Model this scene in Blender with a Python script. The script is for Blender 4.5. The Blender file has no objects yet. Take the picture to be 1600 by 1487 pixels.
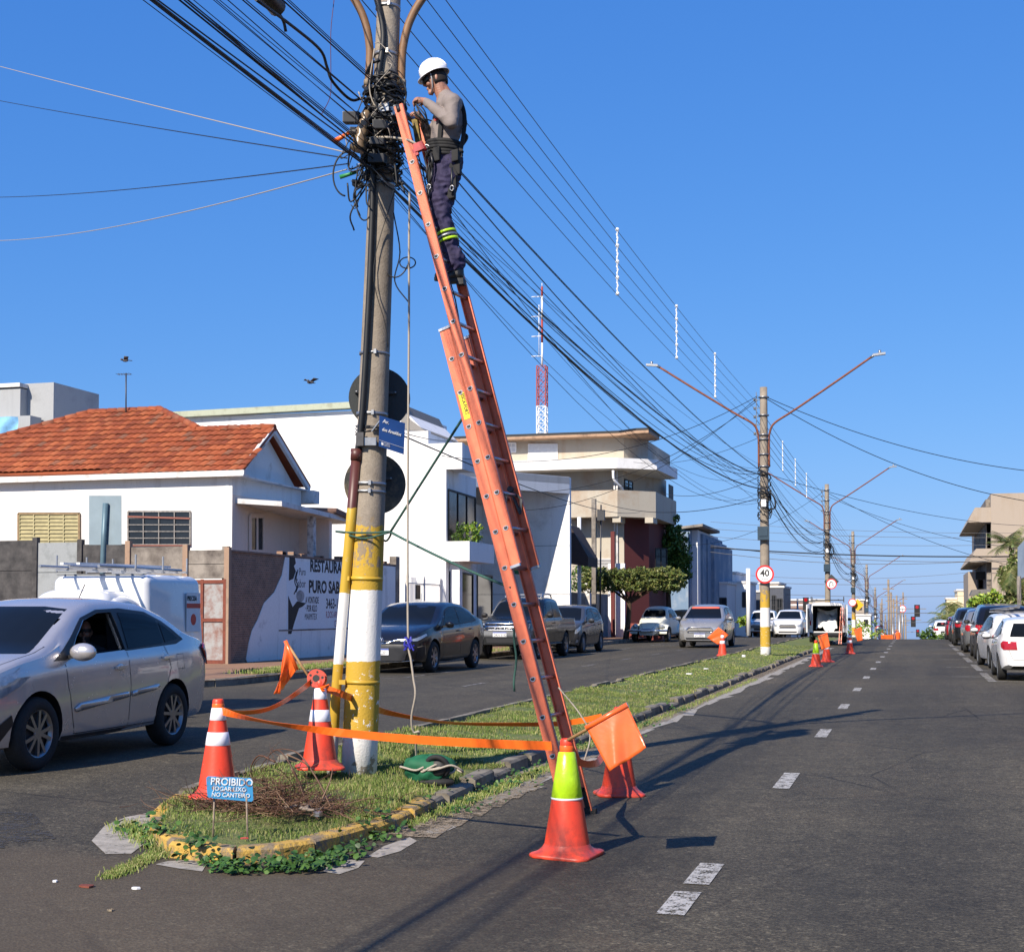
import bpy, bmesh, math, random
import numpy as np
from mathutils import Vector, Matrix, geometry
from mathutils.bvhtree import BVHTree
random.seed(7); rng = np.random.default_rng(7)
C = bpy.context.scene; COL = C.collection; D = bpy.data; PI = math.pi
R = math.radians
# ---------------------------------------------------------------- camera, sky, sun, exposure
F = 2200.0; YAW = math.atan(625/F); PIT = R(2.4); CZ = 1.57; SY = 211.5 - F*math.tan(PIT)
cam = D.objects.new('camera', D.cameras.new('camera')); COL.objects.link(cam); C.camera = cam
cam.location = (0, 0, CZ); cam.rotation_euler = (PI/2+PIT, 0, YAW)
cam.data.sensor_width = 36; cam.data.lens = 36*F/1600; cam.data.shift_y = SY/1600; cam.data.clip_end = 9000; cam.data.clip_start = .1
SUN = Vector((.40, 1.22, -1.0)).normalized()          # direction the light travels
EL = math.asin(-SUN.z); AZ = math.atan2(-SUN.x, -SUN.y)
W = D.worlds.new('World'); C.world = W; W.use_nodes = True
nt = W.node_tree; sky = nt.nodes.new('ShaderNodeTexSky'); sky.sky_type = 'NISHITA'; sky.sun_disc = False
sky.sun_elevation = EL; sky.sun_rotation = AZ; sky.altitude = 0; sky.air_density = 1.0; sky.dust_density = .35; sky.ozone_density = 4.0
vm = lambda op, a, b: (lambda n_: (setattr(n_, 'operation', op), nt.links.new(a, n_.inputs[0]), setattr(n_.inputs[1], 'default_value', b), n_.outputs[0])[3])(nt.nodes.new('ShaderNodeVectorMath'))
sp_ = nt.nodes.new('ShaderNodeSeparateColor'); cb_ = nt.nodes.new('ShaderNodeCombineColor'); nt.links.new(vm('MULTIPLY', sky.outputs[0], (.139,)*3), sp_.inputs[0])
for i_, p_ in enumerate((.94, .62, .36)):                          # deep polarised blue of the photo's sky, calmer towards the horizon
    pn_ = nt.nodes.new('ShaderNodeMath'); pn_.operation = 'POWER'; pn_.inputs[1].default_value = p_; nt.links.new(sp_.outputs[i_], pn_.inputs[0]); nt.links.new(pn_.outputs[0], cb_.inputs[i_])
nt.links.new(vm('MULTIPLY', cb_.outputs[0], (.362/.12, .505/.12, .855/.12)), nt.nodes['Background'].inputs[0]); nt.nodes['Background'].inputs[1].default_value = .085
sl = D.lights.new('sun', 'SUN'); sl.energy = 5.0; sl.angle = R(.5); sl.color = (1, .90, .77)
so = D.objects.new('sun', sl); COL.objects.link(so); so.rotation_euler = SUN.to_track_quat('-Z', 'Y').to_euler()
C.view_settings.view_transform = 'Standard'; C.view_settings.look = 'None'; C.view_settings.gamma = 1; C.view_settings.exposure = 0.6
C.cycles.max_bounces = 6; C.cycles.transparent_max_bounces = 12

# ---------------------------------------------------------------- pixel -> world helpers (surveying the photo)
def ray(x, y):
    u = (x-800)/F; v = (743.5-y+SY)/F
    fy = math.cos(PIT)-v*math.sin(PIT); fz = math.sin(PIT)+v*math.cos(PIT)
    c, s = math.cos(YAW), math.sin(YAW)
    return Vector((u*c-fy*s, u*s+fy*c, fz))
def gp(x, y, z=0.0):
    r = ray(x, y); t = (z-CZ)/r.z; return Vector((r.x*t, r.y*t, z))
def pY(x, y, Y):
    r = ray(x, y); t = Y/r.y; return Vector((r.x*t, Y, CZ+r.z*t))
def pX(x, y, X):
    r = ray(x, y); t = X/r.x; return Vector((X, r.y*t, CZ+r.z*t))
def pXY(x, y, X0, Y0, dX, dY):          # pixel ray meets the vertical plane through (X0,Y0) along (dX,dY)
    r = ray(x, y); t = (X0*dY-Y0*dX)/(r.x*dY-r.y*dX); return Vector((r.x*t, r.y*t, CZ+r.z*t))
def sm(t): t = max(0, min(1, t)); return t*t*(3-2*t)
def crest(Y):
    if Y < 68: return 0.0
    if Y < 150: return -.5*.000625*(Y-68)**2
    z = -.5*.000625*82**2
    if Y < 400: return z-.05125*(Y-150)
    return z-.05125*250-.024*(Y-400)
def T(X, Y): return crest(Y)+.1*sm((-X-3.8)/2.2)*sm((Y-6)/6)

# ---------------------------------------------------------------- object helpers
def tag(o, label=None, cat=None, group=None, kind=None):
    if label: o['label'] = label
    if cat: o['category'] = cat
    if group: o['group'] = group
    if kind: o['kind'] = kind
    return o
def thing(name, label, cat, loc=(0, 0, 0), rz=0, group=None):
    o = D.objects.new(name, None); COL.objects.link(o); o.location = loc; o.rotation_euler = (0, 0, rz); o.empty_display_size = .1
    return tag(o, label, cat, group)
def copy_tree(o, parent=None):
    c = o.copy(); COL.objects.link(c); c.parent = parent
    for ch in list(o.children): copy_tree(ch, c)
    return c
class M:
    """collects geometry in world (or thing-local) coordinates and links it as one mesh"""
    def __init__(s): s.v = []; s.f = []; s.mi = []; s.m = 0; s.sm = []; s.smooth = False
    def add(s, vs, fs):
        n = len(s.v); s.v += [tuple(p) for p in vs]
        for f in fs: s.f.append(tuple(i+n for i in f)); s.mi.append(s.m); s.sm.append(s.smooth)
        return s
    def box(s, a, b):
        x0, y0, z0 = a; x1, y1, z1 = b
        return s.add([(x0,y0,z0),(x1,y0,z0),(x1,y1,z0),(x0,y1,z0),(x0,y0,z1),(x1,y0,z1),(x1,y1,z1),(x0,y1,z1)],
                     [(0,3,2,1),(4,5,6,7),(0,1,5,4),(1,2,6,5),(2,3,7,6),(3,0,4,7)])
    def obox(s, c, ax, ay, az):           # centre and three half-axis vectors
        c = Vector(c); ax = Vector(ax); ay = Vector(ay); az = Vector(az)
        vs = [c+ax*i+ay*j+az*k for k in (-1, 1) for (i, j) in ((-1,-1),(1,-1),(1,1),(-1,1))]
        return s.add(vs, [(0,3,2,1),(4,5,6,7),(0,1,5,4),(1,2,6,5),(2,3,7,6),(3,0,4,7)])
    def bar(s, p, q, w, h=None, up=(0, 0, 1)):
        p = Vector(p); q = Vector(q); d = q-p; L = d.length; d.normalize(); up = Vector(up)
        if abs(d.dot(up)) > .98: up = Vector((1, 0, 0))
        x = d.cross(up).normalized(); y = x.cross(d).normalized()
        return s.obox((p+q)/2, d*L/2, x*w/2, y*(h or w)/2)
    def tube(s, pts, r, n=8, cap=True):
        pts = [Vector(p) for p in pts]; k = len(pts); rs = r if isinstance(r, (list, tuple)) else [r]*k
        d0 = (pts[1]-pts[0]).normalized(); up = Vector((0, 0, 1)) if abs(d0.z) < .9 else Vector((1, 0, 0))
        x = d0.cross(up).normalized(); vs = []
        for i, p in enumerate(pts):
            d = (pts[min(i+1, k-1)]-pts[max(i-1, 0)])
            if d.length < 1e-9: d = d0
            d.normalize(); x = (x-d*x.dot(d)); x = x.normalized() if x.length > 1e-6 else d.orthogonal().normalized(); y = d.cross(x)
            for j in range(n):
                a = 2*PI*j/n; vs.append(p+(x*math.cos(a)+y*math.sin(a))*rs[i])
        fs = [(i*n+j, i*n+(j+1) % n, (i+1)*n+(j+1) % n, (i+1)*n+j) for i in range(k-1) for j in range(n)]
        if cap: fs += [tuple(range(n))[::-1], tuple((k-1)*n+j for j in range(n))]
        sv = s.smooth; s.smooth = True; s.add(vs, fs); s.smooth = sv
        if cap: s.sm[-1] = s.sm[-2] = False
        return s
    def lathe(s, prof, n=24, c=(0, 0, 0), ax='z', sx=1, sy=1):
        vs = []; c = Vector(c)
        for (r, z) in prof:
            for j in range(n):
                a = 2*PI*j/n; p = (r*math.cos(a)*sx, r*math.sin(a)*sy, z)
                if ax == 'y': p = (p[0], p[2], p[1])
                if ax == 'x': p = (p[2], p[0], p[1])
                vs.append(c+Vector(p))
        fs = []
        for i in range(len(prof)-1):
            for j in range(n):
                q = (i*n+j, i*n+(j+1) % n, (i+1)*n+(j+1) % n, (i+1)*n+j)
                fs.append(q if ax != 'y' else q[::-1])
        sv = s.smooth; s.smooth = True; s.add(vs, fs); s.smooth = sv
        return s
    def prism(s, poly, d):                # planar 3D polygon pushed along vector d
        poly = [Vector(p) for p in poly]; d = Vector(d); n = len(poly)
        nrm = Vector((0, 0, 0))
        for i in range(n): nrm += poly[i].cross(poly[(i+1) % n])
        if nrm.dot(d) > 0: poly = poly[::-1]
        vs = poly+[p+d for p in poly]
        return s.add(vs, [tuple(range(n)), tuple(range(2*n-1, n-1, -1))]+[(i, i+n, (i+1) % n+n, (i+1) % n) for i in range(n)])
    def grid(s, fn, nu, nv):
        vs = [fn(i/nu, j/nv) for j in range(nv+1) for i in range(nu+1)]
        return s.add(vs, [(j*(nu+1)+i, j*(nu+1)+i+1, (j+1)*(nu+1)+i+1, (j+1)*(nu+1)+i) for j in range(nv) for i in range(nu)])
    def ball(s, c, r, n=12, m=8, sc=(1, 1, 1)):
        c = Vector(c); sv = s.smooth; s.smooth = True
        s.grid(lambda u, v: (c.x+r*sc[0]*math.cos(2*PI*u)*math.sin(PI*v), c.y+r*sc[1]*math.sin(2*PI*u)*math.sin(PI*v), c.z-r*sc[2]*math.cos(PI*v)), n, m)
        s.smooth = sv; return s
    def merge(s, mesh, mat=None):
        return s.add([(mat @ v.co if mat else v.co) for v in mesh.vertices], [tuple(p.vertices) for p in mesh.polygons])
    def build(s, name, mats, parent=None, local=False, bevel=0, weld=False):
        """world coordinates by default; local=True when already in the parent's frame"""
        if not isinstance(mats, (list, tuple)): mats = [mats]
        A = np.array(s.v, dtype=float)
        if parent is not None: o0 = Vector((0, 0, 0)) if local else Vector(parent.location)
        else:
            lo = A.min(0); hi = A.max(0); o0 = Vector(((lo[0]+hi[0])/2, (lo[1]+hi[1])/2, lo[2]))
        A = A-np.array(o0)
        me = D.meshes.new(name); me.from_pydata(A.tolist(), [], s.f)
        for m in mats: me.materials.append(m)
        me.polygons.foreach_set('material_index', s.mi); me.polygons.foreach_set('use_smooth', s.sm); me.update()
        o = D.objects.new(name, me); COL.objects.link(o)
        if weld or bevel:
            bm = bmesh.new(); bm.from_mesh(me); bmesh.ops.remove_doubles(bm, verts=bm.verts, dist=1e-5)
            if bevel:
                es = [e for e in bm.edges if len(e.link_faces) == 2 and e.calc_face_angle() > .5]
                bmesh.ops.bevel(bm, geom=es, offset=bevel, segments=2, affect='EDGES', profile=.7, clamp_overlap=True)
            bm.to_mesh(me); bm.free()
        if parent is not None: o.parent = parent
        else: o.location = o0
        return o
def struct(o, label=None): return tag(o, label, None, None, 'structure')
def fastmesh(name, V, Fq, mat, parent=None, mi=None, smooth=False):
    """numpy verts (n,3) and quads/tris (m,k) -> object"""
    me = D.meshes.new(name); k = Fq.shape[1]
    me.vertices.add(len(V)); me.vertices.foreach_set('co', np.asarray(V, dtype=np.float32).ravel())
    me.loops.add(Fq.size); me.loops.foreach_set('vertex_index', Fq.astype(np.int32).ravel())
    me.polygons.add(len(Fq)); me.polygons.foreach_set('loop_start', np.arange(0, Fq.size, k, dtype=np.int32))
    me.polygons.foreach_set('loop_total', np.full(len(Fq), k, dtype=np.int32))
    for m in (mat if isinstance(mat, (list, tuple)) else [mat]): me.materials.append(m)
    if mi is not None: me.polygons.foreach_set('material_index', mi.astype(np.int32))
    me.update(calc_edges=True); o = D.objects.new(name, me); COL.objects.link(o)
    if parent is not None: o.parent = parent
    return o
def cat(pts, n=6):                        # Catmull-Rom through points
    P = [Vector(p) for p in pts]; P = [P[0]*2-P[1]]+P+[P[-1]*2-P[-2]]; out = []
    for i in range(1, len(P)-2):
        for k in range(n):
            t = k/n; a, b, c, d = P[i-1:i+3]
            out.append(.5*((2*b)+(c-a)*t+(2*a-5*b+4*c-d)*t*t+(3*b-a-3*c+d)*t**3))
    return out+[P[-2]]
def text(s, size, frame, mat, parent=None, name='lettering', ext=.002, align='LEFT', bold=0, local=False, sx=1.0):
    """frame: 4x4 matrix placing local x/y of the text plane in the world"""
    cu = D.curves.new('t', 'FONT'); cu.body = s; cu.size = size; cu.extrude = ext; cu.align_x = align; cu.offset = bold; cu.resolution_u = 3
    o = D.objects.new('t', cu); COL.objects.link(o); bpy.context.view_layer.update()
    me = D.meshes.new_from_object(o.evaluated_get(bpy.context.evaluated_depsgraph_get())); D.objects.remove(o); D.curves.remove(cu)
    S = Matrix.Diagonal((sx, 1, 1, 1)); mm = M(); mm.merge(me, frame @ S); D.meshes.remove(me)
    return mm.build(name, mat, parent, local=local)
def frame(o, x, y):
    x = Vector(x).normalized(); y = Vector(y); z = x.cross(y).normalized(); y = z.cross(x)
    m = Matrix((x, y, z)).transposed().to_4x4(); m.translation = Vector(o); return m

# ---------------------------------------------------------------- materials
def hexl(h):
    h = h.lstrip('#'); return tuple(((int(h[i:i+2], 16)/255+.055)/1.055)**2.4 if int(h[i:i+2], 16) > 10 else int(h[i:i+2], 16)/255/12.92 for i in (0, 2, 4))
def dim(c): return tuple(x*.78 for x in c) if max(c) < .62 else tuple(c)      # the photo is exposed for the street, so mid tones sit lower
class NT:
    def __init__(s, name):
        s.m = D.materials.new(name); s.m.use_nodes = True; s.t = s.m.node_tree; s.b = s.t.nodes['Principled BSDF']
        s.tc = s.t.nodes.new('ShaderNodeTexCoord')
    def n(s, ty, **k):
        o = s.t.nodes.new('ShaderNode'+ty)
        for a, b in k.items():
            if a.startswith('i_'):
                key = a[2:]; key = int(key) if key.isdigit() else key.replace('_', ' '); o.inputs[key].default_value = b
            else: setattr(o, a, b)
        return o
    def l(s, a, b): s.t.links.new(a, b); return b
    def noise(s, sc, det=4, rough=.55, vec=None, stretch=None):
        o = s.n('TexNoise'); o.inputs['Scale'].default_value = sc; o.inputs['Detail'].default_value = det; o.inputs['Roughness'].default_value = rough
        src = vec or s.tc.outputs['Object']
        if stretch:
            mp = s.n('Mapping'); mp.inputs['Scale'].default_value = stretch; s.l(src, mp.inputs[0]); src = mp.outputs[0]
        s.l(src, o.inputs['Vector']); return o.outputs['Fac']
    def ramp(s, fac, stops, const=False):
        o = s.n('ValToRGB'); cr = o.color_ramp; cr.interpolation = 'CONSTANT' if const else 'LINEAR'
        while len(cr.elements) < len(stops): cr.elements.new(.5)
        for e, (p, c) in zip(cr.elements, stops):
            e.position = p; e.color = (*c, 1) if isinstance(c, (tuple, list)) else (c, c, c, 1)
        s.l(fac, o.inputs[0]); return o.outputs[0]
    def mix(s, fac, a, b, mode='MIX'):
        o = s.n('MixRGB', blend_type=mode)
        for k, v in ((0, fac), (1, a), (2, b)):
            if hasattr(v, 'is_linked') or hasattr(v, 'links'): s.l(v, o.inputs[k])
            elif k == 0: o.inputs[0].default_value = v
            else: o.inputs[k].default_value = (*v, 1)
        return o.outputs[0]
    def math(s, op, a, b=0.0):
        o = s.n('Math', operation=op)
        for k, v in ((0, a), (1, b)):
            if hasattr(v, 'links'): s.l(v, o.inputs[k])
            else: o.inputs[k].default_value = v
        return o.outputs[0]
    def sep(s, vec=None): 
        o = s.n('SeparateXYZ'); s.l(vec or s.tc.outputs['Object'], o.inputs[0]); return o.outputs
    def bump(s, h, st=.3, dist=.01):
        o = s.n('Bump'); o.inputs['Strength'].default_value = st; o.inputs['Distance'].default_value = dist; s.l(h, o.inputs['Height']); s.l(o.outputs[0], s.b.inputs['Normal'])
    def col(s, c): s.l(c, s.b.inputs['Base Color'])
    def set(s, rough=.7, metal=0, spec=.5, coat=0):
        s.b.inputs['Roughness'].default_value = rough; s.b.inputs['Metallic'].default_value = metal; s.b.inputs['Specular IOR Level'].default_value = spec
        if coat: s.b.inputs['Coat Weight'].default_value = coat; s.b.inputs['Coat Roughness'].default_value = .04
        return s.m
def simple(name, c, rough=.6, metal=0, var=.18, sc=6, spec=.5, coat=0, bump=0, bsc=60, stretch=None):
    t = NT(name); c = dim(hexl(c) if isinstance(c, str) else c)
    f = t.noise(sc, 5, .6, stretch=stretch); lo = tuple(max(0, x*(1-var)) for x in c); hi = tuple(min(1, x*(1+var*.6)) for x in c)
    t.col(t.ramp(f, [(.3, lo), (.7, hi)]))
    if bump: t.bump(t.noise(bsc, 3), bump, .01)
    return t.set(rough, metal, spec, coat)
def weathered(name, c, dirt, amt=.5, sc=1.2, rough=.85, streak=True, crack=False):
    t = NT(name); c = dim(hexl(c) if isinstance(c, str) else c); dirt = dim(hexl(dirt) if isinstance(dirt, str) else dirt)
    a = t.noise(sc, 7, .65); m = t.ramp(a, [(.62-amt*.3, 0.0), (.82-amt*.2, 1.0)])
    if streak:
        b = t.noise(2.2, 5, .6, stretch=(1, 1, .12)); m = t.mix(.5, m, t.ramp(b, [(.55, 0.0), (.8, 1.0)]), 'SCREEN')
    base = t.mix(m, c, dirt); f = t.noise(25, 4); base = t.mix(.25, base, t.ramp(f, [(.3, .55), (.7, 1.0)]), 'MULTIPLY')
    t.col(base); t.bump(t.noise(90, 4), .25, .01); return t.set(rough)
def paint(name, c, metal=0.0, rough=.28, coat=.7):
    t = NT(name); c = dim(hexl(c) if isinstance(c, str) else c); f = t.noise(1.6, 6, .7)
    t.col(t.ramp(f, [(.35, tuple(x*.9 for x in c)), (.7, c)])); g = t.noise(9, 4); rr = t.n('MapRange'); t.l(g, rr.inputs[0]); rr.inputs[3].default_value = rough-.12; rr.inputs[4].default_value = rough+.02
    t.l(rr.outputs[0], t.b.inputs['Roughness']); m = t.set(rough, metal, .5, coat)
    t.t.links.new(rr.outputs[0], t.b.inputs['Roughness']); return m
MT = {}
MT['concrete'] = weathered('pole_concrete', '#9c8b76', '#5d5246', .35, 3, .9)
MT['steel'] = simple('galvanised_steel', (.45, .46, .47), .4, .8, .2, 20)
MT['dsteel'] = simple('dark_steel', (.08, .08, .085), .5, .5, .3, 20)
MT['rust'] = simple('rusty_pipe', '#8a5038', .75, .1, .4, 12)
MT['rustpaint'] = simple('brown_painted_pipe', '#5b2a22', .55, 0, .25, 8)
MT['black'] = simple('black_rubber', (.012, .012, .013), .6, 0, .3, 10)
MT['cable'] = simple('black_cable', (.012, .013, .014), .55, 0, .3, 10)
MT['cablegrey'] = simple('grey_cable', (.16, .16, .16), .5, 0, .3, 10)
MT['wire'] = simple('aluminium_wire', (.07, .07, .075), .5, .3, .3, 10)
MT['blackplastic'] = simple('black_plastic', (.016, .016, .018), .45, 0, .2, 15)
MT['greyplastic'] = simple('grey_plastic', (.2, .21, .22), .5, 0, .2, 15)
MT['white'] = simple('white_paint', (.78, .78, .77), .5, 0, .08, 8)
MT['whiteline'] = None
MT['reflect'] = simple('reflective_white', (.82, .82, .88), .3, 0, .06, 30)
def scuffed(name, c, dirt, rough, sc=5):
    t = NT(name); f = t.noise(sc, 8, .75, stretch=(1, 1, .5)); g = t.noise(30, 5, .7); z = t.sep()[2]
    k = t.math('MULTIPLY', t.ramp(f, [(.5, 0.0), (.72, .75)]), t.ramp(g, [(.4, .3), (.6, 1.0)])); low = t.math('MULTIPLY', t.ramp(t.noise(11, 6, .7), [(.42, 0.0), (.62, .7)]), t.ramp(z, [(.03, 1.0), (.26, 0.0)]))
    b = t.mix(t.ramp(t.noise(2.2, 3), [(.3, 0.0), (.7, .35)]), c, tuple(min(1, x*1.05+.05) for x in c)); b = t.mix(k, b, dirt); b = t.mix(low, b, (.12, .05, .035)); t.col(b); t.bump(t.noise(50, 4), .12, .008); return t.set(rough)
MT['orange'] = scuffed('cone_orange', (.72, .050, .014), (.30, .035, .018), .42)
MT['tape'] = simple('orange_tape', (.84, .14, .015), .35, 0, .12, 10)
MT['flag'] = simple('orange_flag_cloth', (.80, .13, .022), .26, 0, .14, 7, bump=.25, bsc=9, coat=.5)
MT['lime'] = simple('lime_reflective', (.42, .68, .015), .3, 0, .12, 24, bump=.25, bsc=30)
MT['wood'] = simple('pale_wood', '#b58d5c', .7, 0, .3, 20, stretch=(1, 1, 6))
MT['ladder'] = simple('orange_fibreglass', (.68, .150, .062), .45, 0, .2, 9, bump=.12, bsc=70)
MT['alu'] = simple('aluminium', (.55, .55, .56), .35, .9, .12, 20)
MT['glass'] = simple('dark_glass', (.008, .010, .012), .07, 0, .1, 3, spec=.14)
MT['tyre'] = simple('tyre_rubber', (.018, .018, .018), .85, 0, .3, 30, bump=.3, bsc=80)
MT['rim'] = simple('alloy_rim', (.36, .36, .37), .3, .85, .1, 12)
MT['chrome'] = simple('chrome', (.75, .75, .76), .12, 1, .05, 12)
MT['red'] = simple('red_lens', (.45, .01, .015), .15, 0, .2, 12, coat=.8)
MT['lamp'] = simple('clear_headlamp', (.5, .53, .56), .12, .35, .3, 18, coat=1)
MT['plate'] = simple('plate_white', (.75, .75, .75), .4, 0, .05, 12)
MT['plateblue'] = simple('plate_blue', (.03, .08, .4), .4, 0, .05, 12)
MT['ink'] = simple('black_ink', (.02, .02, .02), .7, 0, .2, 20)
MT['soil'] = simple('soil', '#5a4330', .95, 0, .4, 5, bump=.6, bsc=30)
def asphalt():
    t = NT('asphalt'); O = t.tc.outputs['Object']
    big = t.noise(.16, 5, .6); mid = t.noise(1.7, 6, .65); fine = t.noise(60, 4, .8); 
    base = t.ramp(big, [(.33, (.046, .043, .040)), (.5, (.060, .056, .050)), (.62, (.070, .064, .056)), (.75, (.084, .073, .061))])
    base = t.mix(.5, base, t.ramp(mid, [(.3, .72), (.7, 1.15)]), 'MULTIPLY')
    base = t.mix(.8, base, t.ramp(fine, [(.34, .36), (.5, .95), (.64, 2.1)]), 'MULTIPLY')
    sv = t.n('TexVoronoi', feature='F1'); sv.inputs['Scale'].default_value = 42; t.l(O, sv.inputs['Vector']); sr = t.sep(sv.outputs['Color'])[0]
    base = t.mix(.9, base, t.ramp(sr, [(0, .55), (.3, .85), (.75, 1.03), (.93, 1.35), (1, 1.9)]), 'MULTIPLY'); bl = t.noise(3.4, 5, .7); base = t.mix(.6, base, t.ramp(bl, [(.32, .7), (.5, 1.0), (.7, 1.2)]), 'MULTIPLY')
    v = t.n('TexVoronoi', feature='F1'); v.inputs['Scale'].default_value = 55; t.l(O, v.inputs['Vector'])
    pit = t.ramp(v.outputs['Distance'], [(.13, .35), (.3, 1.0)]); n2 = t.noise(6, 3); pm = t.ramp(n2, [(.42, 0.0), (.62, 1.0)])
    base = t.mix(pm, base, t.mix(1.0, base, pit, 'MULTIPLY'))
    lane = t.noise(.9, 4, .6, stretch=(1.2, .05, 1)); base = t.mix(.75, base, t.ramp(lane, [(.32, .66), (.68, 1.2)]), 'MULTIPLY')
    # long thin cracks
    w = t.n('TexVoronoi', feature='DISTANCE_TO_EDGE'); w.inputs['Scale'].default_value = .17
    dn = t.n('TexNoise'); dn.inputs['Scale'].default_value = 1.4; dn.inputs['Detail'].default_value = 6; t.l(O, dn.inputs['Vector'])
    mx = t.mix(.12, O, dn.outputs['Color'], 'ADD'); t.l(mx, w.inputs['Vector'])
    ck = t.ramp(w.outputs['Distance'], [(0, .35), (.0022, 1.0)]); ckm = t.ramp(t.noise(.35, 2), [(.5, 0.0), (.6, 1.0)])
    base = t.mix(ckm, base, t.mix(1.0, base, ck, 'MULTIPLY'))
    gp_ = t.n('NewGeometry'); ps = t.sep(gp_.outputs['Position']); edge = t.math('ADD', t.math('ADD', ps[1], t.math('MULTIPLY', ps[0], -.10)), t.math('MULTIPLY', t.noise(.9, 6, .7), 1.6))
    old = t.math('MULTIPLY', t.ramp(t.math('DIVIDE', edge, 20), [(.455, 1.0), (.475, 0.0)]), t.ramp(t.math('MULTIPLY', ps[0], -.1), [(.12, 0.0), (.38, 1.0)]))
    base = t.mix(old, base, t.mix(.55, base, (.088, .072, .060)))      # older brownish surface of the crossing
    # dusty tint near kerb side stains
    d = t.ramp(t.noise(.5, 7, .7), [(.58, 0.0), (.8, .55)]); base = t.mix(d, base, (.105, .083, .066))
    oil = t.ramp(t.noise(.8, 3, .5, stretch=(1, .3, 1)), [(.66, 0.0), (.8, .5)]); base = t.mix(oil, base, (.03, .03, .03))
    base = t.mix(1.0, base, (1.03, .95, .72), 'MULTIPLY'); t.col(base); h = t.mix(.5, fine, v.outputs['Distance']); t.bump(h, .55, .012); return t.set(.82, 0, .35)
MT['asphalt'] = asphalt()
def patchmat(name, c, thr=.5, sc=9, c2=None):
    t = NT(name); a = t.noise(sc, 8, .75); b = t.noise(sc*7, 3, .6); k = t.mix(.4, a, b)
    m = t.ramp(k, [(thr-.03, 0.0), (thr+.03, 1.0)])
    t.col(t.ramp(t.noise(sc*2, 5), [(.3, tuple(x*.75 for x in c)), (.7, c2 or c)]))
    tr = t.n('BsdfTransparent'); mx = t.n('MixShader'); t.l(m, mx.inputs[0]); t.l(tr.outputs[0], mx.inputs[1]); t.l(t.b.outputs[0], mx.inputs[2])
    t.l(mx.outputs[0], t.t.nodes['Material Output'].inputs[0]); t.bump(b, .3, .01); return t.set(.85)
MT['whiteline'] = patchmat('worn_road_paint', (.40, .39, .37), .475, 11)
MT['oldline'] = patchmat('faded_road_paint', (.24, .23, .22), .5, 7)
MT['apron'] = patchmat('broken_concrete', (.26, .24, .20), .41, 6, (.36, .33, .285))
MT['dust'] = patchmat('straw_debris', (.22, .165, .105), .50, 11, (.31, .25, .17))
MT['dirtdark'] = patchmat('dark_patching', (.035, .033, .031), .5, 3)
MT['sidewalk'] = weathered('sidewalk', '#a07a5d', '#6f5646', .5, .9)
MT['kerb'] = weathered('kerb_concrete', '#8f8778', '#4b4338', .6, 3)
def kerby():
    t = NT('yellow_kerb_paint'); f = t.noise(6, 8, .75); m = t.ramp(f, [(.47, 0.0), (.56, 1.0)])
    base = t.mix(m, (.50, .31, .06), (.20, .155, .10)); t.col(t.mix(.4, base, t.ramp(t.noise(40, 4), [(.3, .55), (.7, 1.1)]), 'MULTIPLY')); t.bump(t.noise(35, 5), .6, .02); return t.set(.9)
MT['kerby'] = kerby()
def grassmat():
    t = NT('grass_blades'); g = t.n('NewGeometry'); f = t.noise(1.1, 6, .7); r = g.outputs['Random Per Island']
    a = t.ramp(r, [(0, (.075, .14, .018)), (.3, (.125, .19, .032)), (.6, (.20, .245, .065)), (.85, (.30, .28, .12)), (1, (.33, .31, .13))])
    b = t.ramp(f, [(.34, .62), (.62, 1.1)]); t.col(t.mix(1.0, a, b, 'MULTIPLY')); t.b.inputs['Subsurface Weight'].default_value = 0
    return t.set(.65, 0, .25)
MT['grass'] = grassmat()
def turf():
    t = NT('turf_soil'); f = t.noise(2.2, 8, .75); g = t.noise(40, 4, .7)
    a = t.ramp(f, [(.3, (.07, .115, .02)), (.48, (.11, .15, .035)), (.62, (.18, .17, .065)), (.74, (.18, .13, .075))])
    t.col(t.mix(.7, a, t.ramp(g, [(.3, .5), (.7, 1.25)]), 'MULTIPLY')); t.bump(g, .8, .03); return t.set(.95)
MT['turf'] = turf()
def leafmat(name, c1, c2, c3):
    t = NT(name); g = t.n('NewGeometry'); a = t.ramp(g.outputs['Random Per Island'], [(0, c1), (.55, c2), (1, c3)])
    t.col(t.mix(.6, a, t.ramp(t.noise(1.3, 4), [(.35, .55), (.65, 1.15)]), 'MULTIPLY')); return t.set(.5, 0, .35)
MT['leaf'] = leafmat('tree_leaves', (.028, .062, .010), (.06, .125, .02), (.14, .22, .035))
MT['leaflight'] = leafmat('pruned_leaves', (.05, .085, .018), (.11, .15, .03), (.24, .22, .07))
MT['leafbright'] = leafmat('bright_leaves', (.10, .2, .02), (.22, .36, .04), (.4, .45, .06))
MT['palm'] = leafmat('palm_leaves', (.05, .09, .02), (.14, .19, .05), (.32, .28, .12))
MT['weed'] = leafmat('weed_leaves', (.018, .055, .010), (.038, .10, .016), (.085, .165, .028))
MT['twig'] = leafmat('dry_twigs', (.07, .034, .02), (.12, .06, .034), (.22, .14, .085))
MT['bark'] = simple('bark', '#5b4636', .95, 0, .4, 8, bump=.7, bsc=30, stretch=(1, 1, .2))
MT['wallwhite'] = weathered('white_wall', (.83, .80, .75), (.6, .53, .44), .08, 1.3)
MT['wallplain'] = weathered('white_plaster', (.84, .83, .81), (.56, .52, .47), .2, .45)
MT['wallcool'] = weathered('pale_grey_wall', (.66, .68, .70), (.5, .51, .52), .1, .8)
MT['wallpink'] = weathered('pinkish_wall', (.84, .68, .56), (.66, .50, .40), .12, 1.2)
MT['wallbeige'] = weathered('beige_wall', (.60, .54, .43), (.48, .33, .21), .4, .5)
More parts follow.
